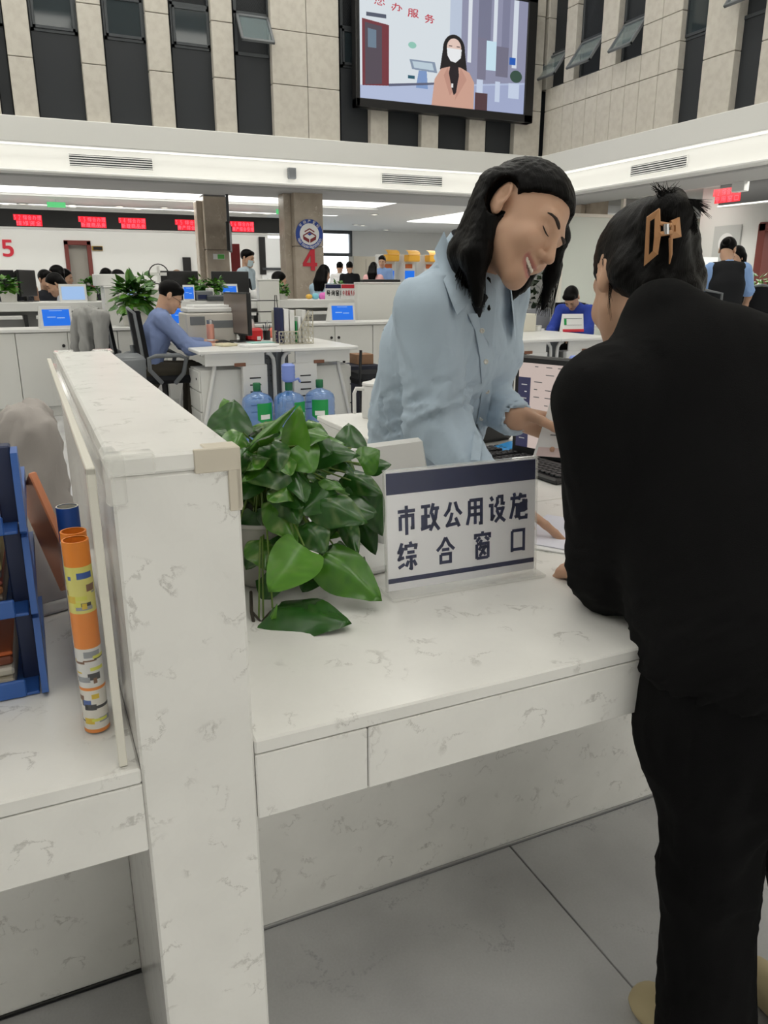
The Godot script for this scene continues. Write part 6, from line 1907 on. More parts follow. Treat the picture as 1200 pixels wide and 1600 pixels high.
# ---------------------------------------------------------------- the other people: one continuous body, with hair and clothes as parts
# head: where the middle of the head is in the world; turn: the way they face (0 looks along +z)
func fig(label: String, head: Vector3, turn: float, o: Dictionary) -> Node3D:
	var sit: bool = o.get("sit", false)
	var cell: float = o.get("cell", 0.026)
	var lean: float = o.get("lean", 0.1)
	var py := 0.52 if sit else 0.93
	var up := Vector3(0, cos(lean), sin(lean))
	var hp: float = lean + o.get("nod", 0.1)
	var u2 := Vector3(0, cos(hp), sin(hp))
	var top := Vector3(0, py, 0) + up * 0.50 + u2 * 0.155
	var sc := clampf(head.y / top.y, 0.92, 1.09)
	var lift := head.y / sc - top.y
	var pel := Vector3(0, py + lift, 0)
	if not sit: pel.y = maxf(pel.y, 0.80)
	var neck := pel + up * 0.50
	var hc := neck + u2 * 0.155
	var root := Basis(Vector3.UP, turn) * (hc * sc)
	var t := thing("person", label, "person", Vector3(head.x - root.x, 0, head.z - root.z), turn, o.get("group", ""))
	t.scale = Vector3.ONE * sc
	var hy: float = o.get("yaw", 0.0)
	var hb := Basis(Vector3.UP, hy) * Basis(Vector3.RIGHT, hp)
	var HT := Transform3D(hb, hc)
	var chest := pel + up * 0.30
	var sk: Color = o.get("skin", SKIN)
	var arms := []
	for g in [1.0, -1.0]:
		var sh := neck - up * 0.055 + Vector3(g * 0.165, 0, 0)
		var mode = o.get("armL" if g > 0 else "armR", "desk" if sit else "side")
		var el: Vector3
		var wr: Vector3
		if mode is Array:
			el = sh + Vector3(mode[0].x * g, mode[0].y, mode[0].z); wr = el + Vector3(mode[1].x * g, mode[1].y, mode[1].z)
		elif mode == "desk":
			el = sh + Vector3(g * 0.05, -0.22, 0.14); wr = el + Vector3(-g * 0.06, -0.03, 0.23)
		else:
			el = sh + Vector3(g * 0.06, -0.27, -0.02); wr = el + Vector3(0.0, -0.22, 0.07)
		arms.append([sh, el, wr, g])
	# legs
	var legs := []
	for g in [1.0, -1.0]:
		var hip := pel + Vector3(g * 0.09, -0.02, 0)
		if sit: legs.append([hip, Vector3(g * 0.11, pel.y - 0.02, 0.40), Vector3(g * 0.12, 0.07, 0.36)])
		else: legs.append([hip, Vector3(g * 0.09, 0.48, 0.02), Vector3(g * 0.095, 0.07, -0.02)])
	# skin
	var hcell := minf(cell * 0.45, 0.010)
	var skin := MB.new()
	var S := Sdf.new(hc - Vector3(0.13, 0.2, 0.13), hc + Vector3.ONE * 0.14, hcell)
	head_sdf(S, HT)
	ear_sdf(S, HT, 1.0)
	ear_sdf(S, HT, -1.0)
	S.cone(HT * Vector3(0, -0.05, -0.03), neck - up * 0.03, 0.05, 0.058, 0.03)
	var hs := S
	skin.col = sk
	var inv := HT.affine_inverse()
	S.into(skin, null, func(p: Vector3) -> Color:
		var q: Vector3 = inv * p
		if q.z > 0.07 and Vector2(q.x / 0.024, (q.y + 0.066) / 0.007).length() < 1.0: return Color(sk.r * 0.75, sk.g * 0.45, sk.b * 0.45)
		return sk)
	for a in arms:
		var d: Vector3 = (a[2] - a[1]).normalized()
		var y := d
		var pn := Vector3(-a[3] * 0.8, -0.4, -0.3) if not sit else Vector3(0, -1, 0)
		var z := (pn - y * pn.dot(y)).normalized()
		S = Sdf.new(a[2] - Vector3.ONE * 0.18, a[2] + Vector3.ONE * 0.18, maxf(cell * 0.35, 0.0075))
		hand_sdf(S, Transform3D(Basis(y.cross(z), y, z), a[2]), a[3] > 0, [0.35, 0.38, 0.42, 0.45], [Vector3(0.6, 0.75, 0.3), Vector3(0.25, 0.9, 0.3), Vector3(0.1, 0.95, 0.3)])
		S.cone(a[2], a[2] - d * 0.12, 0.026, 0.034, 0.015)
		S.into(skin)
	S = sdf_for([pel, neck, arms[0][1], arms[1][1], arms[0][2], arms[1][2], legs[0][1], legs[0][2], legs[1][2]], 0.13, maxf(cell, 0.02))
	S.cone(pel, chest, 0.10, 0.11, 0.03); S.cone(chest, neck, 0.10, 0.05, 0.03)
	for a in arms:
		S.cone(neck - up * 0.05, a[0], 0.05, 0.045, 0.03); S.cone(a[0], a[1], 0.042, 0.037, 0.02); S.cone(a[1], a[2], 0.036, 0.026, 0.02)
	for l in legs:
		S.cone(l[0], l[1], 0.065, 0.045, 0.02); S.cone(l[1], l[2], 0.045, 0.03, 0.02)
	S.into(skin)
	part("body", skin, M.skin, t)
	# shirt
	var tor := MB.new()
	S = sdf_for([pel - Vector3(0, 0.1, 0), neck, arms[0][1], arms[1][1], arms[0][2], arms[1][2]], 0.2, cell)
	S.cone(pel - up * 0.02, chest, 0.150, 0.158, 0.04, Vector3(0, -up.z, up.y), 0.74)
	S.cone(chest, neck - up * 0.07, 0.156, 0.10, 0.05, Vector3(0, -up.z, up.y), 0.76)
	S.cone(neck - up * 0.08, neck - up * 0.005, 0.085, 0.062, 0.03)
	var long: float = o.get("sleeve", 1.0)     # 1 to the wrist, 0.5 to the elbow
	for a in arms:
		S.cone(neck - up * 0.06, a[0], 0.072, 0.066, 0.04)
		if long > 0.5:
			S.cone(a[0], a[1], 0.066, 0.058, 0.03); S.cone(a[1], a[1].lerp(a[2], (long - 0.5) * 1.9), 0.058, 0.046, 0.03)
		else:
			S.cone(a[0], a[0].lerp(a[1], long * 1.8), 0.068, 0.066, 0.03)
	var bones := [[neck, pel, 0.8, 0.8]]
	for a in arms:
		bones.append([a[0], a[1], 0.6, 0.9]); bones.append([a[1], a[2], 0.5, 0.2])
	S.into(tor, folds(int(head.x * 37.0) + 3, 0.007, bones))
	part("shirt", tor, o.shirt, t)
	var col := MB.new()
	col.grid(20, 2, func(u: float, v: float) -> Vector3:
		var an := (u * 2.0 - 1.0) * 2.8
		return neck + up * (0.018 - 0.03 * pow(absf(an) / 2.8, 3.0) - v * 0.035) + Vector3(sin(an), 0, -cos(an)) * (0.064 + v * 0.022))
	part("collar", col, o.shirt, t)
	if o.has("vest"):
		var vs := MB.new()
		S = sdf_for([pel - Vector3(0, 0.1, 0), neck], 0.24, cell)
		S.cone(pel - up * 0.03, chest, 0.168, 0.176, 0.04, Vector3(0, -up.z, up.y), 0.82)
		S.cone(chest, neck - up * 0.07, 0.175, 0.118, 0.05, Vector3(0, -up.z, up.y), 0.84)
		for a in arms: S.cone(neck - up * 0.07, a[0] + Vector3(-a[3] * 0.035, 0, 0), 0.084, 0.08, 0.04)
		S.into(vs)
		part("vest", vs, o.vest, t)
	# trousers, shoes
	var tr := MB.new()
	S = sdf_for([pel, legs[0][1], legs[1][1], legs[0][2], legs[1][2]], 0.2, maxf(cell, 0.018))
	S.cone(pel + up * 0.04, pel - Vector3(0, 0.04, 0), 0.145, 0.155, 0.04, Vector3(0, 0, 1), 0.82)
	for l in legs:
		S.cone(l[0], l[1], 0.092, 0.068, 0.03); S.cone(l[1], l[2], 0.068, 0.055, 0.03)
	S.into(tr, folds(int(head.z * 31.0), 0.006, [[legs[0][0], legs[0][1], 0.7, 0.8], [legs[1][0], legs[1][1], 0.7, 0.8], [legs[0][1], legs[0][2], 0.7, 0.2], [legs[1][1], legs[1][2], 0.7, 0.2]]))
	part("trousers", tr, o.get("pants", M.trousers_black), t)
	for l in legs: shoe(t, Vector3(l[2].x, 0, l[2].z), Vector3(0, 0, 1), M.black_plastic)
	# hair
	var H := Sdf.new(hc - Vector3(0.17, 0.42, 0.22), hc + Vector3(0.17, 0.17, 0.17), hcell)
	H.ell(HT * Vector3(0, 0.044, -0.020), Vector3(0.082, 0.092, 0.102), hb, 0.02)
	var style: String = o.get("hair", "short")
	if style == "short":
		H.chop(HT * Vector3(0, 0.055, 0.055), (hb * Vector3(0, -0.72, 0.69)).normalized())
		H.cone(HT * Vector3(-0.045, 0.085, 0.05), HT * Vector3(0.045, 0.085, 0.05), 0.026, 0.026, 0.03)
	else:
		H.chop(HT * Vector3(0, 0.03, 0.04), (hb * Vector3(0, -0.60, 0.80)).normalized())
		if style == "long":
			for g in [-0.05, 0.0, 0.05]:
				H.cone(HT * Vector3(g, 0.0, -0.07), HT * Vector3(g * 1.2, -0.14, -0.09), 0.048, 0.05, 0.03)
				H.cone(HT * Vector3(g * 1.2, -0.14, -0.09), HT * Vector3(g * 1.1, -0.26, -0.10), 0.05, 0.025, 0.03)
		elif style == "bun":
			H.ell(HT * Vector3(0, 0.03, -0.125), Vector3(0.04, 0.04, 0.036), hb, 0.02)
		else:
			for g in [-0.06, 0.06]: H.cone(HT * Vector3(g, 0.0, -0.05), HT * Vector3(g, -0.1, -0.05), 0.045, 0.03, 0.03)
	part("hair", H.into(MB.new()), o.get("hair_mat", M.hair), t)
	# face
	var fc := MB.new()
	for g in [-1.0, 1.0]:
		fc.tube([hs.snap(HT * Vector3(g * 0.016, 0.022, 0.09), 0.001), hs.snap(HT * Vector3(g * 0.032, 0.026, 0.085), 0.001), hs.snap(HT * Vector3(g * 0.048, 0.021, 0.07), 0.001)], [0.003, 0.004, 0.002], 5)
		fc.tube([hs.snap(HT * Vector3(g * 0.019, -0.001, 0.09), 0.0005), hs.snap(HT * Vector3(g * 0.032, 0.001, 0.085), 0.0005), hs.snap(HT * Vector3(g * 0.044, -0.001, 0.075), 0.0005)], [0.0015, 0.003, 0.0015], 5)
	part("brows_and_eyes", fc, M.hair, t).set_meta("kind", "stuff")
	if o.get("mask", false):
		var mk := MB.new()
		mk.grid(12, 8, func(u: float, v: float) -> Vector3:
			var a := (u - 0.5) * 2.6
			return HT * Vector3(sin(a) * 0.072, lerpf(-0.018, -0.11, v) + 0.012 * absf(u - 0.5), 0.02 + cos(a) * (0.088 - 0.02 * v)))
		part("mask", mk, mat("mask_blue", rgb(196, 214, 220), 0.8), t, "pale face mask")
	if o.get("glasses", false):
		var gl := MB.new()
		for g in [-1.0, 1.0]:
			var ring := []
			for k in 15: ring.append(HT * Vector3(g * 0.033 + cos(TAU * k / 14) * 0.024, 0.0 + sin(TAU * k / 14) * 0.018, 0.096 - 0.006 * absf(cos(TAU * k / 14))))
			gl.tube(ring, 0.0016, 5, false)
			gl.tube([HT * Vector3(g * 0.057, 0.004, 0.092), HT * Vector3(g * 0.076, 0.006, 0.03), HT * Vector3(g * 0.077, 0.004, -0.02)], 0.0016, 5)
		gl.tube([HT * Vector3(-0.01, 0.004, 0.099), HT * Vector3(0.01, 0.004, 0.099)], 0.0015, 5)
		part("glasses", gl, M.black_plastic, t)
	return t
# ---------------------------------------------------------------- clerks' area
func midground() -> void:
	cabinets()
	desk_pair("white double desk with curved tube legs beside the water bottles", Vector3(2.0, 0, -7.28))
	desk_pair("white double desk with curved tube legs under the officer's papers", Vector3(4.97, 0, -7.28))
	desk_items()
	water_bottles()
	chairs()
	fig("man in a blue checked shirt and glasses typing at the white desk", oz(266, 464, -7.3), PI / 2, {"sit": true, "cell": 0.0125, "lean": 0.34, "nod": 0.22, "yaw": 0.0, "glasses": true, "shirt": M.shirt_check, "pants": M.olive, "sleeve": 0.78, "hair": "short", "armR": [Vector3(0.05, -0.23, 0.20), Vector3(-0.03, 0.0, 0.28)], "armL": [Vector3(0.05, -0.22, 0.22), Vector3(-0.04, 0.0, 0.28)]})
func cabinets() -> void:
	var z := -8.45
	var b0 := oz(28, 560, z).x
	var wd := 0.95
	for k in range(-3, 6):
		var x := b0 + k * wd
		var lab: String = ["white low cabinet with black knobs far beyond the tray stack", "white low cabinet with black knobs next to the tablet cabinet", "white low cabinet between the blue tablet cabinet and the covered chair", "white low cabinet with black knobs under the blue tablet", "white low cabinet behind the jacket hung chair", "white low cabinet behind the typing man", "white low cabinet behind the file rack", "white low cabinet with black knobs under the second blue tablet", "white low cabinet behind the blue shirt clerk"][k + 3]
		var t := thing("low_cabinet", lab, "cabinet", Vector3(x + wd / 2, 0, z), 0, "row of white low cabinets")
		part("body", MB.new().bx(-wd / 2 + 0.001, wd / 2 - 0.001, 0.1, 0.835, -0.42, -0.02, 0.003), M.cab_white, t)
		part("plinth", MB.new().bx(-wd / 2 + 0.001, wd / 2 - 0.001, 0.0005, 0.098, -0.40, -0.03, 0.002), M.cab_white, t)
		for s in [-1, 1]:
			var d := part("door", MB.new().bx(0.003 if s > 0 else -wd / 2 + 0.003, wd / 2 - 0.003 if s > 0 else -0.003, 0.105, 0.83, -0.019, 0.0, 0.003), M.cab_white, t)
			part("knob", MB.new().lathe([Vector2(0, 0.02), Vector2(0.014, 0.018), Vector2(0.016, 0.006), Vector2(0.01, 0.0)], 14), M.black_plastic, d).transform = Transform3D(Basis(Vector3.RIGHT, PI / 2), Vector3(s * 0.045, 0.70, 0.0))
	solo("cabinet_top", MB.new().bx(b0 - 3 * wd, b0 + 6 * wd, 0.836, 0.868, z - 0.44, z + 0.02, 0.004), M.white_plastic, "long white top running over the low cabinets", "worktop")
	for p in [[88, 0.12, "white tablet stand with a blue screen near the jacket hung chair", true, "tablet_blue"], [533, -0.1, "white tablet stand with a blue screen beside the blank white panel", true, "tablet_blue"], [281, 0.3, "white tablet stand with a blue screen behind the typing man", false, "tablet_blue"]]:
		var a := oz(p[0], 513, z - 0.12)
		tablet(p[2], Vector3(a.x, 0.869, z - 0.13), p[1], 0.30, 0.21, M[p[4]])
func tablet(label: String, at: Vector3, turn: float, w: float, h: float, m: Material) -> void:
	var t := thing("tablet_stand", label, "tablet", at, turn)
	var q := PackedVector2Array([Vector2(0.1, 0), Vector2(0.06, h), Vector2(0.03, h), Vector2(-0.12, 0)])
	part("shell", MB.new().prism(q, -w / 2, w / 2), M.white_plastic, t).transform = Transform3D(Basis(Vector3(0, 0, 1), Vector3(0, 1, 0), Vector3(-1, 0, 0)), Vector3.ZERO)
	var s := Node3D.new()
	s.name = "display"
	t.add_child(s)
	s.position = Vector3(0, 0, 0.1)
	s.rotation.x = -atan2(0.04, h)
	part("screen", MB.new().bx(-w * 0.42, w * 0.42, h * 0.12, h * 0.88, 0.0, 0.003, 0.001), m, s)
	part("title", MB.new().bx(-w * 0.2, w * 0.2, h * 0.8, h * 0.82, 0.003, 0.004, 0.0), M.tablet_white, s)
	part("greeting", MB.new().bx(-w * 0.28, -w * 0.02, h * 0.5, h * 0.54, 0.003, 0.004, 0.0), M.tablet_white, s)
	part("greeting", MB.new().bx(w * 0.02, w * 0.26, h * 0.46, h * 0.5, 0.003, 0.004, 0.0), M.tablet_white, s)
func desk_pair(label: String, at: Vector3) -> void:
	var t := thing("double_desk", label, "desk", at, 0, "face to face desks")
	for s in [-1.0, 1.0]:
		part("desktop", MB.new().bx(0.002 if s > 0 else -0.72, 0.72 if s > 0 else -0.002, 0.725, 0.755, -0.72, 0.72, 0.006), M.white_plastic, t)
		# near end: rail, cable column with slots, curved legs
		part("end_rail", MB.new().bx(s * 0.14, s * 0.66, 0.62, 0.724, 0.64, 0.66, 0.003), M.white_plastic, t)
		var col := part("cable_column", MB.new().bx(s * 0.12, s * 0.34, 0.02, 0.62, 0.6, 0.66, 0.004), M.white_plastic, t)
		for k in 6:
			part("slot", MB.new().bx(s * 0.23 - 0.05, s * 0.23 + 0.05, 0.5 - k * 0.06, 0.512 - k * 0.06, 0.6605, 0.662, 0.0), M.black_plastic, col)
		part("tag", MB.new().bx(s * 0.36 - 0.05, s * 0.36 + 0.05, 0.61, 0.64, 0.661, 0.668, 0.003), M.tag_brown, t)
		for z in [0.6, -0.6]:
			part("leg", MB.new().tube([Vector3(s * 0.68, 0.715, z), Vector3(s * 0.60, 0.70, z), Vector3(s * 0.565, 0.66, z), Vector3(s * 0.57, 0.6, z), Vector3(s * 0.70, 0.02, z)], 0.018, 10), M.white_plastic, t)
			part("leg", MB.new().tube([Vector3(s * 0.11, 0.715, z), Vector3(s * 0.07, 0.70, z), Vector3(s * 0.045, 0.66, z), Vector3(s * 0.04, 0.6, z), Vector3(s * 0.04, 0.02, z)], 0.018, 10), M.white_plastic, t)
		part("leg_foot", MB.new().bx(s * 0.04, s * 0.70, 0.0005, 0.025, 0.58, 0.62, 0.004), M.white_plastic, t)
	part("modesty_panel", MB.new().bx(-0.008, 0.008, 0.25, 0.72, -0.58, 0.56, 0.002), M.grey_plastic, t)
	var hs := MB.new()
	for i in 5:
		for j in 3: hs.box(Vector3(-0.09 + j * 0.03, 0.66 - i * 0.05, 0.55), Vector3(0.012, 0.006, 0.004), 0.0)
	part("grille_plate", MB.new().bx(-0.11, 0.11, 0.3, 0.72, 0.53, 0.546, 0.002), M.grey_plastic, t)
	part("grille_holes", hs, M.black_plastic, t).set_meta("kind", "stuff")
	# pedestals
	for s in [-1.0, 1.0]:
		var pd := thing("drawer_pedestal", ("white drawer pedestal %s" % [["under the black visitor chair side of the bottle desk", "beside the typing man's knees"][int(s < 0)] if at.x < 3 else ["under the officer's half of the desk", "under the black bag half of the officer's desk"][int(s < 0)]]), "pedestal", at + Vector3(s * 0.5, 0, 0.36), 0, "drawer pedestals")
		part("body", MB.new().bx(-0.19, 0.19, 0.03, 0.58, -0.25, 0.22, 0.004), M.cab_white, pd)
		part("castors", MB.new().bx(-0.17, 0.17, 0.0005, 0.03, -0.22, 0.2, 0.004), M.black_plastic, pd)
		for k in 3: part("drawer", MB.new().bx(s * 0.19, s * 0.205, 0.05 + k * 0.175, 0.215 + k * 0.175, -0.24, 0.21, 0.003), M.cab_white, pd)
		part("lock", MB.new().box(Vector3(s * 0.207, 0.5, 0.12), Vector3(0.006, 0.02, 0.02), 0.002), M.black_plastic, pd)
func desk_items() -> void:
	var T0 := 0.756
	# monitor turned to the typing man
	var m := thing("office_monitor", "thin black monitor with a grey screen facing the typing man", "monitor", Vector3(1.86, T0, -7.5), -1.42)
	part("panel", MB.new().bx(-0.29, 0.29, 0.07, 0.46, -0.02, 0.02, 0.006), M.black_plastic, m)
	part("screen", MB.new().bx(-0.275, 0.275, 0.085, 0.445, 0.02, 0.022, 0.0), mat("screen_grey", rgb(118, 106, 100), 0.25), m)
	part("stand", MB.new().bx(-0.03, 0.03, 0.01, 0.14, -0.06, -0.02, 0.004), M.black_plastic, m)
	part("foot", MB.new().bx(-0.11, 0.11, 0.0005, 0.012, -0.12, 0.06, 0.004), M.black_plastic, m)
	keyboard_small("slim black keyboard under the typing man's hands", Vector3(1.68, T0, -7.36), PI / 2)
	var r := thing("flask", "rose gold flask with a white cap beside the typing man", "bottle", oy(330, 537, T0))
	part("body", MB.new().lathe([Vector2(0, 0.0005), Vector2(0.034, 0.0005), Vector2(0.036, 0.006), Vector2(0.036, 0.17), Vector2(0.03, 0.18)], 20), M.rose_bottle, r)
	part("cap", MB.new().lathe([Vector2(0.031, 0.18), Vector2(0.031, 0.215), Vector2(0.02, 0.22), Vector2(0, 0.22)], 20), M.steel, r)
	part("band", MB.new().lathe([Vector2(0.0366, 0.03), Vector2(0.0366, 0.042)], 20), M.paper, r)
	r = thing("tissue_pack", "red tissue pack with a white tissue pulled up", "tissues", oy(397, 533, T0), 0.2)
	part("pack", MB.new().box(Vector3(0, 0.063, 0), Vector3(0.16, 0.125, 0.12), 0.024), M.tissue_red, r)
	part("print", MB.new().box(Vector3(0.025, 0.03, 0.0605), Vector3(0.04, 0.035, 0.002), 0.0), M.paper, r)
	part("tissue", MB.new().grid(6, 6, func(u: float, v: float) -> Vector3: return Vector3((u - 0.5) * 0.07 * (1.0 - 0.6 * v) - 0.02 * v, 0.1 + v * 0.11, sin(u * 6.0) * 0.014 * (1 - v) + 0.01 * v)), M.paper, r)
	r = thing("pen_cup", "small black pen cup with pens beside the red tissues", "pen cup", oy(417, 531, T0))
	part("cup", MB.new().lathe([Vector2(0, 0.0005), Vector2(0.035, 0.0005), Vector2(0.038, 0.09), Vector2(0.034, 0.09), Vector2(0.032, 0.01)], 16), M.black_plastic, r)
	for k in 4: part("pen", MB.new().tube([Vector3(0.01 * (k - 1.5), 0.015, 0.008 * (k % 2)), Vector3(0.022 * (k - 1.5), 0.15 + 0.02 * (k % 3), 0.012 * (k % 2))], 0.004, 6), [M.black_plastic, M.navy, M.steel, M.black_plastic][k], r)
	r = thing("desk_speaker", "round black speaker behind the red tissues", "speaker", oy(381, 530, T0) + Vector3(0.02, 0, -0.12))
	part("body", MB.new().ball(Vector3(0, 0.08, 0), Vector3(0.055, 0.08, 0.055), 14), M.black_plastic, r)
	part("cone", MB.new().lathe([Vector2(0.026, 0.0), Vector2(0.02, 0.01), Vector2(0.0, 0.012)], 16), M.steel, r).transform = Transform3D(Basis(Vector3.RIGHT, PI / 2), Vector3(0, 0.08, 0.048))
	r = thing("plastic_bag", "crumpled coral bag behind the beige file rack", "bag", oy(427, 528, T0) + Vector3(0.03, 0, -0.05))
	var S := Sdf.new(Vector3(-0.12, -0.02, -0.1), Vector3(0.12, 0.14, 0.1), 0.01)
	S.ell(Vector3(0, 0.045, 0), Vector3(0.075, 0.05, 0.05), Basis(), 0.02)
	S.ell(Vector3(0.03, 0.07, 0), Vector3(0.03, 0.04, 0.03), Basis(), 0.02)
	part("bag", S.into(MB.new(), folds(3, 0.012, [[Vector3(0, -0.1, 0), Vector3(0, 0.2, 0), 1.0, 0.0]])), mat("coral", rgb(232, 120, 100), 0.45), r)
	solo("notebook", MB.new().bx(-0.09, 0.09, 0.0005, 0.018, -0.12, 0.12, 0.003), mat("notebook_cream", rgb(214, 206, 176), 0.7), "cream notebook beside the rose gold flask", "notebook", oy(352, 540, T0), 0.3)
	solo("paper_stack", MB.new().bx(-0.16, 0.16, 0.0005, 0.02, -0.1, 0.1, 0.002), M.paper, "stack of papers under the red tissue pack edge", "papers", oy(396, 541, T0) + Vector3(0.04, 0, 0.02), 0.15)
	solo("teal_folder", MB.new().bx(-0.11, 0.11, 0.0, 0.006, -0.09, 0.09, 0.001), mat("teal_card", rgb(150, 196, 190), 0.6), "pale teal folder lying on the paper stack", "folder", oy(402, 539, T0) + Vector3(0.03, 0.021, 0.01), 0.1)
	file_rack()
	# printer at the desk's far end
	r = thing("office_printer", "beige multifunction printer with paper on its tray", "printer", Vector3(1.62, T0, -7.76), 0.0)
	part("body", MB.new().bx(-0.24, 0.24, 0.0005, 0.27, -0.19, 0.19, 0.012), mat("printer_beige", rgb(206, 202, 194), 0.45), r)
	part("scanner_lid", MB.new().bx(-0.22, 0.25, 0.275, 0.32, -0.19, 0.17, 0.01), M.white_plastic, r)
	part("output_tray", MB.new().bx(0.0, 0.22, 0.13, 0.20, 0.185, 0.193, 0.003), M.grey_plastic, r)
	part("panel", MB.new().bx(-0.2, -0.06, 0.16, 0.24, 0.186, 0.195, 0.003), M.grey_plastic, r)
	solo("loose_sheets", MB.new().bx(-0.2, 0.2, 0.0, 0.02, -0.13, 0.13, 0.002), M.paper, "loose white sheets on the printer lid", "papers", Vector3(1.66, T0 + 0.321, -7.76), 0.1)
	# wire rack on the cabinet top
	r = thing("wire_rack", "black wire document rack behind the beige file rack", "rack", Vector3(2.42, 0.869, -8.62))
	for y in [0.0, 0.12, 0.24]:
		var pts := [Vector3(-0.16, y + 0.004, 0.09), Vector3(0.16, y + 0.004, 0.09), Vector3(0.16, y + 0.004, -0.09), Vector3(-0.16, y + 0.004, -0.09), Vector3(-0.16, y + 0.004, 0.09)]
		part("shelf_wire", MB.new().tube(pts, 0.004, 6), M.black_plastic, r)
	for s in [-0.16, 0.16]:
		part("upright", MB.new().tube([Vector3(s, 0.003, 0.09), Vector3(s, 0.30, 0.03), Vector3(s, 0.30, -0.03), Vector3(s, 0.003, -0.09)], 0.005, 6), M.black_plastic, r)
	# the officer's desk
	var q := Vector3(4.97, T0, -7.28)
	r = thing("desk_calendar", "white and red desk calendar with a green block", "calendar", oy(893, 518, T0), -0.25)
	part("card", MB.new().prism(PackedVector2Array([Vector2(-0.05, 0.0), Vector2(0.05, 0.0), Vector2(0.0, 0.2)]), -0.13, 0.13), M.paper, r).rotation.y = PI / 2
	var f := Node3D.new()
	f.name = "face"
	r.add_child(f)
	f.position = Vector3(0, 0, 0.0515)
	f.rotation.x = -atan2(0.05, 0.2)
	part("red_band", MB.new().bx(-0.13, 0.13, 0.0, 0.03, 0, 0.002, 0.0), M.red_letter, f)
	part("green_block", MB.new().bx(-0.11, -0.08, 0.08, 0.15, 0, 0.002, 0.0), M.green_label, f)
	part("rule", MB.new().bx(-0.11, 0.11, 0.152, 0.156, 0, 0.002, 0.0).bx(-0.11, 0.11, 0.076, 0.079, 0, 0.002, 0.0), M.grey_plastic, f)
	r = thing("small_jar", "small white jar with a dark lid behind the calendar", "jar", oy(895, 514, T0) + Vector3(0.03, 0, -0.25))
	part("body", MB.new().lathe([Vector2(0, 0.0005), Vector2(0.04, 0.0005), Vector2(0.042, 0.2), Vector2(0.03, 0.21)], 16), M.white_plastic, r)
	part("lid", MB.new().lathe([Vector2(0.043, 0.205), Vector2(0.043, 0.23), Vector2(0, 0.232)], 16), M.black_plastic, r)
	r = thing("tape_tub", "little white tub beside the grey laptop", "tub", oy(840, 517, T0))
	part("tub", MB.new().lathe([Vector2(0, 0.0005), Vector2(0.04, 0.0005), Vector2(0.045, 0.05)], 16), M.white_plastic, r)
	part("lid", MB.new().lathe([Vector2(0.047, 0.05), Vector2(0.047, 0.062), Vector2(0, 0.064)], 16), M.pot_white, r)
	r = thing("grey_laptop", "grey box screen seen from behind on the officer's desk", "laptop", oy(842, 514, T0) + Vector3(0.05, 0, -0.1), -0.15)
	part("back", MB.new().bx(-0.16, 0.16, 0.0005, 0.24, -0.012, 0.012, 0.006), mat("laptop_grey", rgb(150, 152, 156), 0.4), r)
	part("base", MB.new().bx(-0.16, 0.16, 0.0005, 0.015, -0.22, -0.013, 0.004), M.laptop_grey, r)
	r = thing("black_bag", "black glossy bag with straps lying on the officer's desk", "bag", Vector3(4.55, T0, -7.0))
	S = Sdf.new(Vector3(-0.25, -0.02, -0.2), Vector3(0.25, 0.26, 0.2), 0.013)
	S.ell(Vector3(-0.02, 0.07, 0), Vector3(0.16, 0.085, 0.11), Basis(), 0.03)
	S.ell(Vector3(-0.06, 0.14, 0), Vector3(0.09, 0.06, 0.07), Basis(), 0.03)
	S.ell(Vector3(0.1, 0.06, 0.05), Vector3(0.07, 0.07, 0.06), Basis(), 0.02)
	S.chop(Vector3.ZERO, Vector3.DOWN)
	part("bag", S.into(MB.new(), folds(9, 0.018, [[Vector3(0, -0.1, 0), Vector3(0, 0.2, 0), 1.0, 0.3]])), mat("bag_black", rgb(26, 26, 28), 0.22), r)
	part("strap", MB.new().tube([Vector3(-0.12, 0.15, 0.02), Vector3(-0.03, 0.23, 0.05), Vector3(0.1, 0.2, 0.06), Vector3(0.16, 0.1, 0.08)], 0.012, 6), M.bag_black, r)
	part("cloth", MB.new().box(Vector3(0.02, 0.165, 0.06), Vector3(0.1, 0.012, 0.05), 0.004), M.paper, r)
	solo("cyan_form", MB.new().bx(-0.1, 0.1, 0.0005, 0.004, -0.1, 0.1, 0.001), mat("form_cyan", rgb(150, 214, 226), 0.6), "pale cyan form under the officer's hand", "paper", oy(880, 513, T0), 0.2)
	r = thing("sample_bottle", "clear bottle with a yellow label on the officer's desk", "bottle", oy(862, 514, T0))
	part("body", MB.new().lathe([Vector2(0, 0.0005), Vector2(0.032, 0.0005), Vector2(0.032, 0.12), Vector2(0.015, 0.15), Vector2(0.015, 0.17), Vector2(0, 0.17)], 16), M.clear_edge, r)
	part("label", MB.new().lathe([Vector2(0.0325, 0.03), Vector2(0.0325, 0.09)], 16), mat("label_yellow", rgb(206, 168, 70), 0.5), r)
	r = thing("pale_carton", "pale open carton behind the officer's papers", "carton", Vector3(5.25, T0, -7.8), 0.2)
	part("box", MB.new().bx(-0.2, 0.2, 0.0005, 0.2, -0.12, 0.12, 0.004), mat("carton_cream", rgb(224, 220, 206), 0.7), r)
	part("flap", MB.new().box(Vector3(0.12, 0.28, -0.1), Vector3(0.2, 0.18, 0.006), 0.002), M.carton_cream, r)
func keyboard_small(label: String, at: Vector3, turn: float) -> void:
	var t := thing("office_keyboard", label, "keyboard", at, turn)
	part("case", MB.new().bx(-0.2, 0.2, 0.0005, 0.014, -0.06, 0.06, 0.004), M.black_plastic, t)
	var ks := MB.new()
	for r in 5:
		for c in 18: ks.box(Vector3(-0.175 + c * 0.0205, 0.016, -0.042 + r * 0.021), Vector3(0.016, 0.006, 0.016), 0.0)
	part("keys", ks, M.black_plastic, t).set_meta("kind", "stuff")
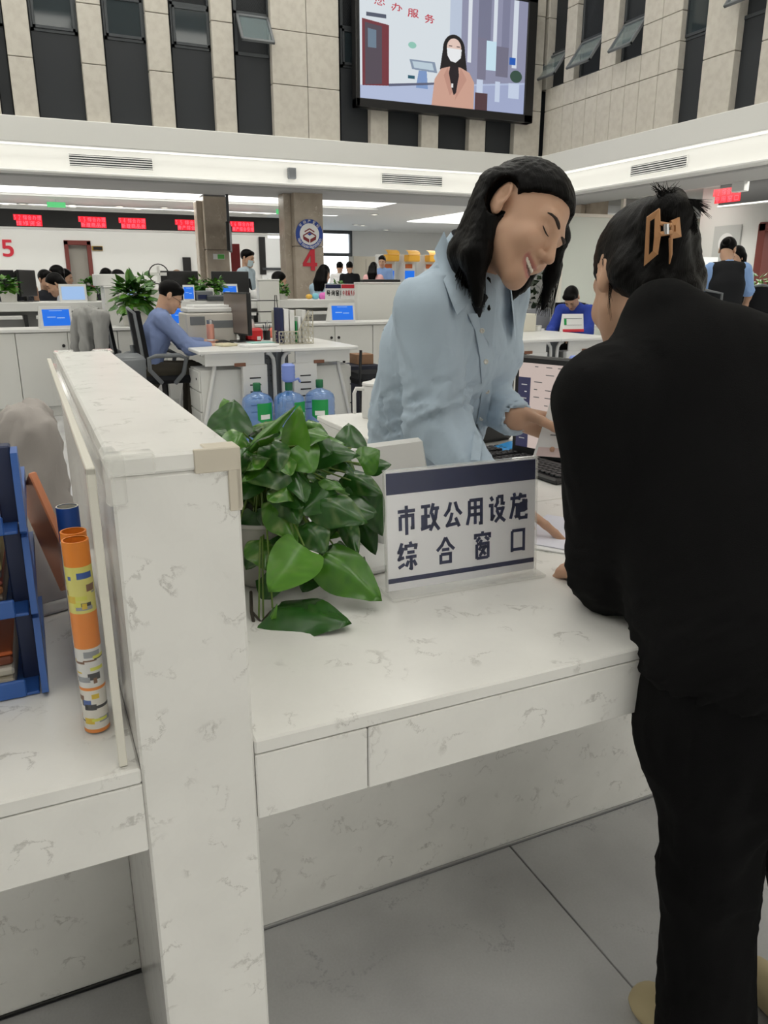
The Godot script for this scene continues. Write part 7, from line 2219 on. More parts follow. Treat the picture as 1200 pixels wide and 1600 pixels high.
func file_rack() -> void:
	var a := oy(430, 538, 0.756)
	var b := oy(490, 536, 0.756)
	var t := thing("file_rack", "beige perforated magazine rack full of folders", "file rack", (a + b) * 0.5 + Vector3(0, 0, -0.05), 0.0)
	var w := 0.33
	var B: Material = M.beige_plastic
	part("floor", MB.new().bx(-w / 2, w / 2, 0.0005, 0.006, -0.11, 0.11, 0.001), B, t)
	part("back", MB.new().bx(-w / 2, w / 2, 0.006, 0.3, -0.114, -0.11, 0.001), B, t)
	# pierced sides: rings of a hexagon pattern, cut low at the front
	for z in [0.108, -0.02]:
		var side := MB.new()
		for i in 9:
			for j in 8:
				var x := -w / 2 + 0.02 + i * 0.036 + (0.018 if j % 2 else 0.0)
				var y := 0.03 + j * 0.034
				if x > w / 2 - 0.01 or (x < 0.02 and y > 0.1) or (y > 0.1 and y > 0.1 + (x - 0.02) * 1.6): continue
				var ring := []
				for k in 7: ring.append(Vector3(x + 0.017 * cos(TAU * k / 6 + 0.52), y + 0.017 * sin(TAU * k / 6 + 0.52), z))
				side.tube(ring, 0.0028, 4, false)
		part("pierced_side", side, B, t)
		part("rim", MB.new().tube([Vector3(-w / 2, 0.004, z), Vector3(-w / 2, 0.115, z), Vector3(0.02, 0.115, z), Vector3(w / 2 - 0.04, 0.30, z), Vector3(w / 2, 0.30, z), Vector3(w / 2, 0.004, z), Vector3(-w / 2, 0.004, z)], 0.005, 6), B, t)
	for k in 6:
		var c: Array = [[0.32, M.navy, "navy folder", 0.035], [0.31, M.paper, "white box file", 0.05], [0.30, M.white_plastic, "white lever file with a dark slot", 0.05], [0.2, M.green_label, "green booklet", 0.012], [0.24, M.paper, "white booklet", 0.03], [0.3, M.white_plastic, "white folder with a grey spine", 0.04]][k]
		var x: float = [-0.13, -0.085, -0.03, 0.008, 0.04, 0.085][k]
		solo("file_folder", MB.new().bx(-c[3] / 2 * 0.9, c[3] / 2 * 0.9, 0.0, c[0], -0.1, 0.095, 0.003), c[1], "%s standing in the beige file rack" % c[2], "folder", t.position + Vector3(x, 0.0065, 0.0), 0.0, "folders in the beige rack")
func water_bottles() -> void:
	var prof := [Vector2(0, 0.0005), Vector2(0.12, 0.0005), Vector2(0.133, 0.015)]
	for k in 4:
		prof.append(Vector2(0.133, 0.06 + k * 0.075)); prof.append(Vector2(0.129, 0.072 + k * 0.075)); prof.append(Vector2(0.133, 0.084 + k * 0.075))
	prof.append_array([Vector2(0.132, 0.33), Vector2(0.12, 0.365), Vector2(0.09, 0.39), Vector2(0.045, 0.405), Vector2(0.03, 0.415), Vector2(0.028, 0.44)])
	var body := MB.new().lathe(prof, 32).mesh()
	var cap := MB.new().lathe([Vector2(0.03, 0.42), Vector2(0.033, 0.425), Vector2(0.033, 0.485), Vector2(0.028, 0.49), Vector2(0, 0.49)], 20).mesh()
	var i := 0
	for p in [[405, 687], [454, 685], [501, 679]]:
		var at := oy(p[0], p[1], 0)
		var t := thing("water_bottle", ["large blue water bottle with green cap, nearest the drawer pedestal", "large blue water bottle carrying the lavender hand pump", "large blue water bottle with green cap beside the black chair"][i], "water bottle", at, [0.3, 0.6, -0.3][i], "blue water cooler bottles")
		part("bottle", body, M.bottle_blue, t)
		part("cap", cap, M.green_cap, t)
		part("label", MB.new().grid(8, 6, func(u: float, v: float) -> Vector3:
			var an := lerpf(0.15, 1.25, u) + 0.9
			return Vector3(cos(an) * 0.1345, 0.33 - v * (0.24 - 0.1 * u), sin(an) * 0.1345)), M.green_label, t)
		part("label_print", MB.new().grid(6, 1, func(u: float, v: float) -> Vector3:
			var an := lerpf(0.4, 1.05, u) + 0.9
			return Vector3(cos(an) * 0.1352, 0.235 - v * 0.04, sin(an) * 0.1352)), M.paper, t)
		if i == 1:
			part("pump", MB.new().lathe([Vector2(0.035, 0.49), Vector2(0.05, 0.5), Vector2(0.06, 0.52), Vector2(0.056, 0.535), Vector2(0.06, 0.55), Vector2(0.056, 0.565), Vector2(0.06, 0.58), Vector2(0.056, 0.6), Vector2(0.058, 0.63), Vector2(0.04, 0.645), Vector2(0, 0.647)], 20), M.lavender, t)
			part("spout", MB.new().tube([Vector3(0.03, 0.5, 0.02), Vector3(0.1, 0.51, 0.03), Vector3(0.12, 0.48, 0.03)], 0.01, 8), M.lavender, t)
		i += 1
	var pj := thing("water_pump", "lavender hand pump bottle under the officer's desk", "pump", oz(898, 556, -6.35) * Vector3(1, 0, 1))
	part("bottle", body, M.bottle_blue, pj)
	part("pump", MB.new().lathe([Vector2(0.035, 0.44), Vector2(0.06, 0.45), Vector2(0.056, 0.48), Vector2(0.06, 0.5), Vector2(0.056, 0.53), Vector2(0.06, 0.55), Vector2(0.056, 0.58), Vector2(0.04, 0.6), Vector2(0, 0.602)], 20), M.lavender, pj)
func office_chair(label: String, at: Vector3, turn: float, back: bool, arms: bool, frame: Material, seat_h := 0.46) -> Node3D:
	var t := thing("office_chair", label, "chair", at, turn)
	part("seat", MB.new().box(Vector3(0, seat_h, 0), Vector3(0.46, 0.07, 0.46), 0.03), M.chair_black, t)
	if back:
		part("backrest", MB.new().grid(8, 8, func(u: float, v: float) -> Vector3: return Vector3((u - 0.5) * (0.44 - 0.06 * v), seat_h + 0.12 + v * 0.48, -0.22 - 0.05 * v + 0.16 * pow(u - 0.5, 2) * 2.0)), M.chair_black, t)
		part("back_frame", MB.new().tube([Vector3(-0.22, seat_h + 0.1, -0.19), Vector3(-0.2, seat_h + 0.58, -0.24), Vector3(0, seat_h + 0.62, -0.27), Vector3(0.2, seat_h + 0.58, -0.24), Vector3(0.22, seat_h + 0.1, -0.19)], 0.014, 8), frame, t)
		part("back_post", MB.new().tube([Vector3(0, seat_h - 0.02, -0.1), Vector3(0, seat_h + 0.05, -0.24), Vector3(0, seat_h + 0.3, -0.26)], 0.02, 8), frame, t)
	if arms:
		for s in [-1.0, 1.0]:
			part("armrest", MB.new().tube([Vector3(s * 0.25, seat_h - 0.02, -0.06), Vector3(s * 0.285, seat_h + 0.1, -0.16), Vector3(s * 0.285, seat_h + 0.2, -0.16), Vector3(s * 0.285, seat_h + 0.22, -0.1), Vector3(s * 0.285, seat_h + 0.22, 0.1), Vector3(s * 0.285, seat_h + 0.19, 0.16), Vector3(s * 0.27, seat_h + 0.06, 0.13), Vector3(s * 0.22, seat_h - 0.03, 0.06)], 0.02, 8), frame, t)
	part("column", MB.new().tube([Vector3(0, 0.09, 0), Vector3(0, seat_h - 0.03, 0)], 0.028, 12), M.black_plastic, t)
	for k in 5:
		var an := TAU * k / 5 + 0.3
		part("foot", MB.new().tube([Vector3(0, 0.1, 0), Vector3(cos(an) * 0.28, 0.06, sin(an) * 0.28)], [0.028, 0.018], 8), frame, t)
		part("castor", MB.new().ball(Vector3(cos(an) * 0.28, 0.028, sin(an) * 0.28), Vector3(0.026, 0.026, 0.026), 8), M.black_plastic, t)
	return t
func chairs() -> void:
	office_chair("grey framed office chair under the typing man", Vector3(oz(258, 560, -7.3).x - 0.02, 0, -7.3), PI / 2, true, true, M.grey_plastic, 0.47)
	# high backed chair with a jacket on it
	var c := oz(185, 520, -7.75)
	var t := office_chair("black mesh office chair with a grey jacket hung over its back", Vector3(c.x + 0.02, 0, -7.95), 2.0, true, true, M.grey_plastic, 0.45)
	var jk := thing("grey_jacket", "light grey jacket draped over the mesh chair back", "jacket", t.position, t.rotation.y)
	var S := Sdf.new(Vector3(-0.34, 0.55, -0.5), Vector3(0.34, 1.16, 0.1), 0.018)
	S.cone(Vector3(-0.19, 1.0, -0.26), Vector3(0.19, 1.0, -0.26), 0.06, 0.06, 0.04)
	S.cone(Vector3(-0.19, 1.0, -0.28), Vector3(-0.22, 0.72, -0.31), 0.06, 0.05, 0.04)
	S.cone(Vector3(0.19, 1.0, -0.28), Vector3(0.24, 0.72, -0.31), 0.06, 0.05, 0.04)
	S.cone(Vector3(0, 1.02, -0.3), Vector3(0, 0.72, -0.34), 0.07, 0.06, 0.06)
	S.cone(Vector3(0.22, 0.98, -0.24), Vector3(0.27, 0.74, -0.2), 0.05, 0.04, 0.03)
	part("cloth", S.into(MB.new(), folds(17, 0.016, [[Vector3(0, 1.1, -0.28), Vector3(0, 0.6, -0.3), 1.0, 0.2]])), M.jacket_grey, jk)
	part("collar", MB.new().tube([Vector3(-0.1, 1.06, -0.24), Vector3(0, 1.085, -0.27), Vector3(0.1, 1.06, -0.24)], 0.022, 8), M.jacket_grey, jk)
	# low black visitor chair at the desk's other side
	var p := oy(562, 590, 0.45)
	t = thing("visitor_chair", "black cushioned visitor chair with tube legs at the desk end", "chair", Vector3(p.x + 0.13, 0, p.z))
	part("seat", MB.new().box(Vector3(0, 0.45, 0), Vector3(0.46, 0.1, 0.46), 0.04), M.chair_black, t)
	for s in [-0.2, 0.2]:
		part("leg", MB.new().tube([Vector3(-0.2, 0.72, s), Vector3(-0.21, 0.5, s), Vector3(-0.2, 0.02, s), Vector3(0.18, 0.02, s)], 0.014, 8), M.black_plastic, t)
	part("backrest", MB.new().box(Vector3(0.22, 0.72, 0), Vector3(0.05, 0.34, 0.42), 0.02), M.chair_black, t)
	var bx := thing("navy_crate", "dark navy crate on the floor behind the visitor chair", "crate", Vector3(p.x + 0.18, 0, p.z - 0.55))
	part("crate", MB.new().bx(-0.2, 0.2, 0.0005, 0.52, -0.15, 0.15, 0.01), mat("crate_navy", rgb(24, 28, 48), 0.6), bx)
	part("box_on_top", MB.new().bx(-0.02, 0.16, 0.521, 0.62, -0.1, 0.1, 0.004), mat("cardboard", rgb(150, 116, 90), 0.8), bx)
	# added bin standing in for a grey chair arm
	bx = thing("chair_arm_stub", "grey plastic bin standing in for a chair arm behind the far end of the divider", "stub", oz(203, 600, -6.75) * Vector3(1, 0, 1))
	part("body", MB.new().lathe([Vector2(0, 0.0005), Vector2(0.12, 0.0005), Vector2(0.14, 0.6), Vector2(0.145, 0.69), Vector2(0.13, 0.71), Vector2(0.1, 0.71)], 24), M.grey_plastic, bx)
	part("lid", MB.new().lathe([Vector2(0.13, 0.712), Vector2(0.09, 0.74), Vector2(0, 0.745)], 24), M.grey_plastic, bx)
# ---------------------------------------------------------------- the second row of counters and what stands behind it
func bush(label: String, at: Vector3, r: float, seed_: int, n := 66, group := "small pothos pots on the counters") -> void:
	var t := thing("small_pothos", label, "plant", at, 0, group)
	part("pot", MB.new().lathe([Vector2(0, 0.0005), Vector2(r * 0.42, 0.0005), Vector2(r * 0.5, r * 0.62), Vector2(r * 0.54, r * 0.66), Vector2(r * 0.47, r * 0.66), Vector2(r * 0.44, r * 0.5)], 16), M.pot_white, t)
	part("soil", MB.new().lathe([Vector2(r * 0.46, r * 0.56), Vector2(0, r * 0.58)], 12), M.soil, t)
	if not M.has("mini_leaf"):
		M["mini_leaf"] = [leaf_mesh(0.3, 0.15, 0.1, Color(0.02, 0.09, 0.012), Color(0.05, 0.17, 0.02), 0.1, 11, 4, 5), leaf_mesh(0.3, 0.2, 0.1, Color(0.05, 0.17, 0.02), Color(0.11, 0.27, 0.03), 0.2, 12, 4, 5)]
	var rn := RandomNumberGenerator.new()
	rn.seed = seed_
	var c := Vector3(0, r * 0.95, 0)
	for i in n:
		var d := Vector3(rn.randf_range(-1, 1), rn.randf_range(-0.55, 1.0), rn.randf_range(-1, 1)).normalized()
		var b := c + d * r * rn.randf_range(0.2, 0.72)
		var y := (d + Vector3(0, -0.45, 0) + Vector3(rn.randf_range(-0.4, 0.4), 0, rn.randf_range(-0.4, 0.4))).normalized() * r * rn.randf_range(0.32, 0.48)
		if b.y + y.y < 0.01: y.y = 0.01 - b.y
		var nn := (d + Vector3(0, 0.7, 0.2)).normalized()
		var x := y.cross(nn).normalized()
		nn = x.cross(y).normalized()
		part("leaf", M.mini_leaf[0 if rn.randf() < 0.6 else 1], M.leaf, t).transform = Transform3D(Basis(x * y.length() * 0.95, y, nn * y.length()), b)
func background() -> void:
	var z := -10.0
	var t := thing("back_counter", "long pale counter behind the row of low cabinets", "counter", Vector3(0, 0, z))
	part("worktop", MB.new().bx(-5, 4.9, 0.985, 1.088, -0.7, 0.0, 0.006), M.white_plastic, t)
	part("front_panel", MB.new().bx(-5, 4.9, 0, 0.985, -0.3, -0.27, 0.002), M.paint_grey, t)
	for k in 8:
		var x := oz([-170, -60, 57, 125, 250, 330, 400, 480][k], 500, z + 0.05).x
		part("shelf_box", MB.new().bx(x, x + 0.62, 0.90, 0.94, -0.26, 0.06, 0.004), M.white_plastic, t)
		part("bracket", MB.new().bx(x + 0.635, x + 0.675, 0.70, 0.94, -0.26, 0.02, 0.004), M.black_plastic, t)
	# dividers of the back row
	for p in [[150, 205, 447, -9.46, 0.0, "tall white divider post beside the leafy bush"], [404, 436, 436, -9.86, 0.0, "blank white partition board behind the black chair back"], [559, 640, 441, -9.25, 0.0, "blank white panel with a dark tray on top"]]:
		var a := oz(p[0], p[2], p[3])
		var b := oz(p[1], p[2] + 1, p[3])
		var w: float = b.x - a.x
		var dv := thing("row_divider", p[5], "divider", Vector3((a.x + b.x) * 0.5, 0, p[3]), 0, "dividers of the back row")
		var dp := 0.5 if p[0] == 150 else 0.12
		var w2 := w * (0.55 if p[0] == 150 else 1.0)
		part("panel", MB.new().bx(-w2 / 2, w2 / 2, 0, a.y - 0.02, -dp, 0, 0.006), M.cab_white, dv)
		part("cap", MB.new().bx(-w2 / 2 - 0.005, w2 / 2 + 0.005, a.y - 0.019, a.y, -dp - 0.005, 0.005, 0.004), M.white_plastic, dv)
		if p[0] == 559:
			var tr := thing("dark_tray", "dark flat tray lying on the blank white panel", "tray", Vector3(dv.position.x + 0.02, a.y + 0.001, p[3] - 0.06))
			part("tray", MB.new().bx(-w * 0.42, w * 0.3, 0, 0.03, -0.06, 0.05, 0.006), M.black_plastic, tr)
			part("sheet", MB.new().bx(-w * 0.36, w * 0.24, 0.03, 0.034, -0.05, 0.045, 0.0), M.grey_plastic, tr)
		if p[0] == 150:
			part("notice", MB.new().bx(-w2 / 2 - 0.004, -w2 / 2, a.y - 0.3, a.y - 0.08, -0.4, -0.12, 0.0), M.paper, dv)
			solo("white_carton", MB.new().bx(-0.16, 0.16, 0.0005, 0.13, -0.12, 0.12, 0.005), M.white_plastic, "white carton on top of the tall divider post", "carton", Vector3(dv.position.x - 0.02, a.y, p[3] - 0.25), 0.1)
	# plants
	var Y := 1.0885
	for p in [[14, 466, -10.15, 0.19, "leafy pothos standing beside the two black monitors"], [140, 464, -10.3, 0.18, "leafy pothos between the white tablet and the divider post"], [222, 452, -10.45, 0.2, "leafy pothos right behind the divider post"], [313, 463, -10.4, 0.18, "low pothos behind the photo frame"], [338, 463, -10.35, 0.17, "low pothos behind the grey tray"], [429, 466, -10.5, 0.16, "pothos half hidden by the blank partition board"], [443, 466, -10.1, 0.12, "bright little pothos beside the toys and the partition board"], [527, 452, -10.5, 0.15, "pothos behind the guide window sign"], [166, 452, -10.55, 0.15, "pothos at the back beside the carton"]]:
		var a := oz(p[0], p[1], p[2])
		bush(p[4], Vector3(a.x, Y, p[2]), p[3], p[0], 85)
	bush("big leafy pothos on the cabinet top next to the jacket", Vector3(oz(212, 500, -8.7).x, 0.869, -8.7), 0.29, 77, 150)
	# tablets, frames, signs on the back counter
	tablet("white tablet stand with a pale screen before the long haired woman", Vector3(oz(115, 470, -10.15).x, Y, -10.15), 0.0, 0.30, 0.2, M.tablet_white)
	tablet("white tablet stand with a pale screen beside the big leafy bush", Vector3(oz(211, 470, -10.1).x, Y, -10.1), 0.2, 0.26, 0.2, M.tablet_white)
	tablet("small upright blue frame before the low pothos", Vector3(oz(296, 470, -10.1).x, Y, -10.1), -0.2, 0.14, 0.19, M.tablet_blue)
	tablet("white tablet stand with a blue screen beside the white coat", Vector3(oz(356, 455, -10.5).x, Y, -10.5), 0.1, 0.22, 0.2, M.tablet_blue)
	var sg := counter_sign(Vector3(oz(526, 466, -10.0).x, Y, -10.05), 0.29, 0.2, M.navy, "导询窗口", M.black_plastic, "white and blue guide window sign standing on the back counter")
	sg = counter_sign(Vector3(oz(548, 466, -10.0).x, Y, -10.02), 0.26, 0.2, M.red_letter, "中建服务房产", M.red_letter, "white and red counter sign beside the guide window sign")
	var r := thing("card_reader", "grey card reader box before the low pothos", "card reader", Vector3(oz(319, 470, -10.05).x, Y, -10.08), 0.1)
	part("body", MB.new().bx(-0.11, 0.11, 0.0005, 0.12, -0.07, 0.07, 0.012), M.grey_plastic, r)
	part("face", MB.new().bx(-0.09, 0.03, 0.02, 0.07, 0.071, 0.075, 0.001), M.navy, r)
	part("side", MB.new().bx(0.05, 0.12, 0.0006, 0.15, -0.06, 0.06, 0.006), M.white_plastic, r)
	r = thing("grey_tray", "flat grey tray before the low pothos", "tray", Vector3(oz(338, 470, -10.05).x, Y, -10.05))
	part("body", MB.new().bx(-0.13, 0.13, 0.0005, 0.06, -0.09, 0.09, 0.01), M.frame_metal, r)
	part("paper", MB.new().bx(-0.09, 0.09, 0.061, 0.066, -0.07, 0.07, 0.001), M.jacket_grey, r)
	r = thing("toys", "pink and yellow soft toys at the foot of the column", "toys", Vector3(oz(497, 462, -10.3).x, Y, -10.3))
	for k in 4: part("toy", MB.new().ball(Vector3([-0.13, -0.04, 0.06, 0.11][k], 0.035, 0.0), Vector3(0.05, 0.035 + 0.01 * k, 0.04), 10), [mat("toy_yellow", rgb(226, 180, 80), 0.7), mat("toy_cyan", rgb(130, 200, 220), 0.7), mat("toy_pink", rgb(232, 120, 200), 0.7), M["toy_pink"] if M.has("toy_pink") else null][k], r)
	# monitors seen from behind, chair backs
	for p in [[-12, 448, -10.45, 0.2, "wide black monitor back standing beyond the leafy pothos"], [44, 455, -10.4, 1.2, "black monitor edge beside the woman resting her head"], [360, 443, -10.6, 0.0, "black monitor in front of the person with fair hair"], [280, 440, -10.5, 0.1, "wide black screen on the back desk before the marble column"]]:
		var a := oz(p[0], p[1], p[2])
		var m := thing("back_monitor", p[4], "monitor", Vector3(a.x, Y, p[2]), p[3])
		part("panel", MB.new().bx(-0.25, 0.25, 0.06, 0.36, -0.015, 0.015, 0.006), M.black_plastic, m)
		part("stand", MB.new().bx(-0.03, 0.03, 0.0005, 0.12, -0.05, -0.015, 0.004), M.black_plastic, m)
		part("foot", MB.new().bx(-0.1, 0.1, 0.0005, 0.01, -0.1, 0.08, 0.003), M.black_plastic, m)
	var ch := thing("highback_chair", "black chair back with a white coat hung on it", "chair", Vector3(oz(377, 450, -10.9).x, 0, -10.95))
	part("backrest", MB.new().grid(8, 8, func(u: float, v: float) -> Vector3: return Vector3((u - 0.5) * (0.42 - 0.1 * v * v), 0.62 + v * 0.74, -0.08 * v + 0.12 * pow(u - 0.5, 2))), M.chair_black, ch)
	part("seat", MB.new().box(Vector3(0, 0.5, -0.26), Vector3(0.48, 0.1, 0.46), 0.03), M.chair_black, ch)
	part("column", MB.new().tube([Vector3(0, 0.03, -0.26), Vector3(0, 0.47, -0.26)], 0.03, 10), M.black_plastic, ch)
	part("base", MB.new().lathe([Vector2(0, 0.0005), Vector2(0.28, 0.0005), Vector2(0.27, 0.04), Vector2(0.03, 0.07), Vector2(0, 0.07)], 20, Vector3(0, 0, -0.26)), M.black_plastic, ch)
	var S := Sdf.new(Vector3(-0.4, 0.95, -0.1), Vector3(0.4, 1.4, 0.3), 0.016)
	S.cone(Vector3(-0.02, 1.22, 0.09), Vector3(0.16, 1.12, 0.1), 0.05, 0.06, 0.05)
	S.cone(Vector3(0.16, 1.12, 0.1), Vector3(0.18, 1.0, 0.1), 0.06, 0.06, 0.05)
	var ct := thing("white_coat", "white coat bunched over the black chair back", "coat", ch.position)
	part("cloth", S.into(MB.new(), folds(23, 0.02, [[Vector3(0, 1.3, 0), Vector3(0, 1.0, 0), 1.0, 0.2]])), M.paper, ct)
	part("sleeve", MB.new().tube([Vector3(-0.03, 1.24, 0.1), Vector3(-0.13, 1.28, 0.11), Vector3(-0.17, 1.2, 0.11)], [0.035, 0.035, 0.03], 8), M.paper, ct)
	# odds and ends behind the typing man
	r = thing("desk_fan", "round desk fan between the back clerks", "fan", Vector3(oz(249, 440, -10.4).x, Y, -10.4))
	part("ring", MB.new().tube(fan_ring(0.12, 0.32), 0.008, 6, false), M.black_plastic, r)
	part("stem", MB.new().tube([Vector3(0, 0, 0), Vector3(0, 0.2, 0)], 0.014, 8), M.black_plastic, r)
	part("foot", MB.new().lathe([Vector2(0, 0.0), Vector2(0.07, 0.0), Vector2(0.06, 0.02), Vector2(0, 0.025)], 16), M.black_plastic, r)
	for k in 4: part("blade", MB.new().box(Vector3(0.055, 0, 0), Vector3(0.09, 0.04, 0.006), 0.002), M.white_plastic, r).transform = Transform3D(Basis(Vector3(0, 0, 1), TAU * k / 4), Vector3(0, 0.32, 0))
	solo("pink_box", MB.new().bx(-0.08, 0.08, 0.0005, 0.2, -0.05, 0.05, 0.006), mat("box_pink", rgb(236, 170, 190), 0.6), "small pink box on the back desk beside the fan", "box", Vector3(oz(268, 446, -10.5).x, Y, -10.5), 0.3)
	solo("white_tub", MB.new().lathe([Vector2(0, 0.0005), Vector2(0.16, 0.0005), Vector2(0.2, 0.14), Vector2(0.18, 0.14), Vector2(0.15, 0.01)], 20), M.pot_white, "white basin on the back desk under the pink box", "basin", Vector3(oz(258, 455, -10.2).x, Y, -10.25))
	# people behind the back counter
	var lb: Material = cloth("shirt_pale", rgb(206, 214, 228), 0.85, 0.04, 12.0, 0.1)
	var dkc: Material = cloth("top_dark", rgb(44, 46, 52), 0.85, 0.04, 12.0, 0.1)
	fig("woman with long dark hair in a pale shirt seated behind the white tablet", oz(86, 445, -11.1), -1.6, {"sit": true, "lean": 0.35, "nod": 0.15, "shirt": lb, "hair": "long", "sleeve": 0.45, "armR": [Vector3(0.04, -0.2, 0.16), Vector3(0.0, 0.1, 0.24)]})
	fig("man in a dark top seated facing the long haired woman", oz(72, 438, -12.3), 0.5, {"sit": true, "shirt": dkc, "hair": "short", "yaw": 0.2})
	fig("person resting the head on one hand behind black monitors", oz(31, 441, -11.6), 0.9, {"sit": true, "lean": 0.4, "nod": 0.3, "shirt": dkc, "hair": "bob", "sleeve": 0.45, "armL": [Vector3(0.02, -0.22, 0.2), Vector3(-0.1, 0.24, 0.06)]})
	fig("woman with dark hair seated behind the long haired woman", oz(88, 430, -13.0), -1.4, {"sit": true, "shirt": dkc, "hair": "bob"})
	fig("person with dark hair facing the pale tablet, beside the door", oz(103, 434, -14.3), 1.2, {"sit": true, "shirt": lb, "hair": "bob"})
	fig("woman with a pale face mask behind the tall divider post", oz(186, 437, -12.6), 0.9, {"sit": true, "shirt": dkc, "hair": "bob", "mask": true})
	fig("dark haired person turned away beside the masked woman", oz(167, 434, -13.2), 2.6, {"sit": true, "shirt": dkc, "hair": "bob"})
	fig("dark haired woman looking down near the pink box", oz(204, 449, -11.7), 1.3, {"sit": true, "lean": 0.3, "nod": 0.3, "shirt": lb, "hair": "bob"})
	fig("person with fair brown hair behind the wide black screen", oz(277, 436, -13.6), 2.8, {"sit": true, "shirt": dkc, "hair": "bob", "hair_mat": mat("hair_fair", rgb(176, 140, 112), 0.6)})
	fig("dark haired person at the far desk beside the marble column", oz(437, 440, -11.6), 1.4, {"sit": true, "shirt": lb, "hair": "bob"})
	fig("standing man in a pale blue polo and face mask beside the red board", oz(387, 404, -12.7), 0.9, {"shirt": cloth("polo", rgb(176, 192, 202), 0.85, 0.04, 12.0, 0.1), "hair": "short", "mask": true, "sleeve": 0.42, "cell": 0.022, "armR": [Vector3(0.04, -0.27, 0.0), Vector3(0.0, -0.2, 0.12)], "pants": M.chair_black})
	fig("woman with long dark hair in a pale blue top beside the column", oz(507, 428, -12.4), 2.2, {"sit": true, "lean": 0.15, "shirt": cloth("pale_blue", rgb(180, 206, 224), 0.85, 0.04, 12.0, 0.1), "hair": "long", "sleeve": 0.42})
	fig("man in a white shirt walking by the glass entrance", oz(531, 418, -19.0), 2.6, {"shirt": M.paper, "hair": "short"})
	fig("man in a black polo walking by the glass entrance", oz(546, 418, -18.6), 2.9, {"shirt": M.chair_black, "hair": "short", "sleeve": 0.42})
	fig("woman in a pink blouse with long dark hair beside the guard", oz(584, 419, -17.2), 2.4, {"shirt": cloth("blouse_pink", rgb(238, 186, 186), 0.85, 0.04, 12.0, 0.1), "hair": "long"})
	fig("guard in a light blue uniform shirt and dark cap", oz(597, 409, -17.6), -0.6, {"shirt": cloth("guard_blue", rgb(140, 172, 222), 0.85, 0.04, 12.0, 0.1), "hair": "short", "sleeve": 0.42, "armL": [Vector3(0.05, -0.24, 0.05), Vector3(-0.08, 0.04, 0.22)]})
	# self service kiosks and the cabinet at the entrance
	r = thing("grey_locker", "tall beige grey locker beside the entrance", "locker", Vector3(oz(572, 420, -21.0).x, 0, -21.0))
	part("body", MB.new().bx(-0.38, 0.38, 0, 2.02, -0.4, 0, 0.01), mat("locker_grey", rgb(176, 170, 156), 0.5), r)
	part("door_gap", MB.new().bx(-0.004, 0.004, 0.05, 1.95, 0.0, 0.003, 0.0), M.frame_metal, r)
	for k in 3:
		var x := oz([608, 640, 672][k], 420, -18.5).x
		var ks := thing("service_kiosk", ["self service kiosk with an orange hood beside the guard", "self service kiosk with an orange hood in the middle of three", "self service kiosk with an orange hood nearest the white corner"][k], "kiosk", Vector3(x, 0, -18.5), 0.2, "orange hooded kiosks")
		part("body", MB.new().bx(-0.19, 0.19, 0, 2.0, -0.35, 0.0, 0.02), M.white_plastic, ks)
		part("hood", MB.new().grid(8, 6, func(u: float, v: float) -> Vector3: return Vector3((u - 0.5) * 0.38, 1.98 + 0.12 * sin(v * PI * 0.5), 0.02 + 0.18 * cos(v * PI * 0.5))), mat("kiosk_orange", rgb(240, 180, 60), 0.4), ks)
		part("hood_front", MB.new().bx(-0.19, 0.19, 1.82, 1.985, 0.0, 0.2, 0.02), M.kiosk_orange, ks)
		part("screen", MB.new().bx(-0.15, 0.15, 1.25, 1.6, 0.0, 0.012, 0.002), M.tablet_blue, ks)
		part("slot", MB.new().bx(-0.14, 0.08, 1.66, 1.76, 0.0, 0.012, 0.002), mat("slot_red", rgb(206, 110, 60), 0.5), ks)
	r = thing("exit_sign", "small green exit sign hung from the low ceiling", "sign", oz(88, 320, -17.4))
	part("plate", MB.new().bx(-0.17, 0.17, -0.05, 0.05, -0.01, 0.01, 0.003), M.exit_green, r)
	part("rod", MB.new().tube([Vector3(0, 0.04, 0), Vector3(0, 2.89 - r.position.y, 0)], 0.006, 6), M.steel, r)
	r = thing("exit_sign", "green exit sign beside the marble column", "sign", oz(441, 331, -17.6))
	part("plate", MB.new().bx(-0.14, 0.14, -0.05, 0.05, -0.01, 0.01, 0.003), M.exit_green, r)
	part("rod", MB.new().tube([Vector3(0, 0.04, 0), Vector3(0, 2.89 - r.position.y, 0)], 0.006, 6), M.steel, r)
func fan_ring(r: float, y: float) -> Array:
	var o := []
	for k in 21: o.append(Vector3(r * cos(TAU * k / 20), y + r * sin(TAU * k / 20), 0))
	return o
func counter_sign(at: Vector3, w: float, h: float, band: Material, txt: String, ink: Material, label: String) -> Node3D:
	var t := thing("counter_sign", label, "sign", at)
	part("card", MB.new().bx(-w / 2, w / 2, 0.0005, h, -0.004, 0.004, 0.001), M.paper, t)
	part("foot", MB.new().bx(-w / 2, w / 2, 0.0005, 0.006, -0.04, 0.04, 0.001), M.clear_edge, t)
	part("band", MB.new().bx(-w / 2 + 0.004, w / 2 - 0.004, h * 0.72, h * 0.97, 0.004, 0.006, 0.0), band, t)
	var mb := MB.new()
	var st := (w - 0.03) / txt.length()
	mb.xf = Transform3D(Basis(), Vector3(-w / 2 + 0.018, h * 0.6, 0))
	words(txt, Vector2(st * 0.82, h * 0.36), st, st * 0.13, 0.006, mb)
	part("lettering", mb, ink, t).set_meta("kind", "stuff")
	return t

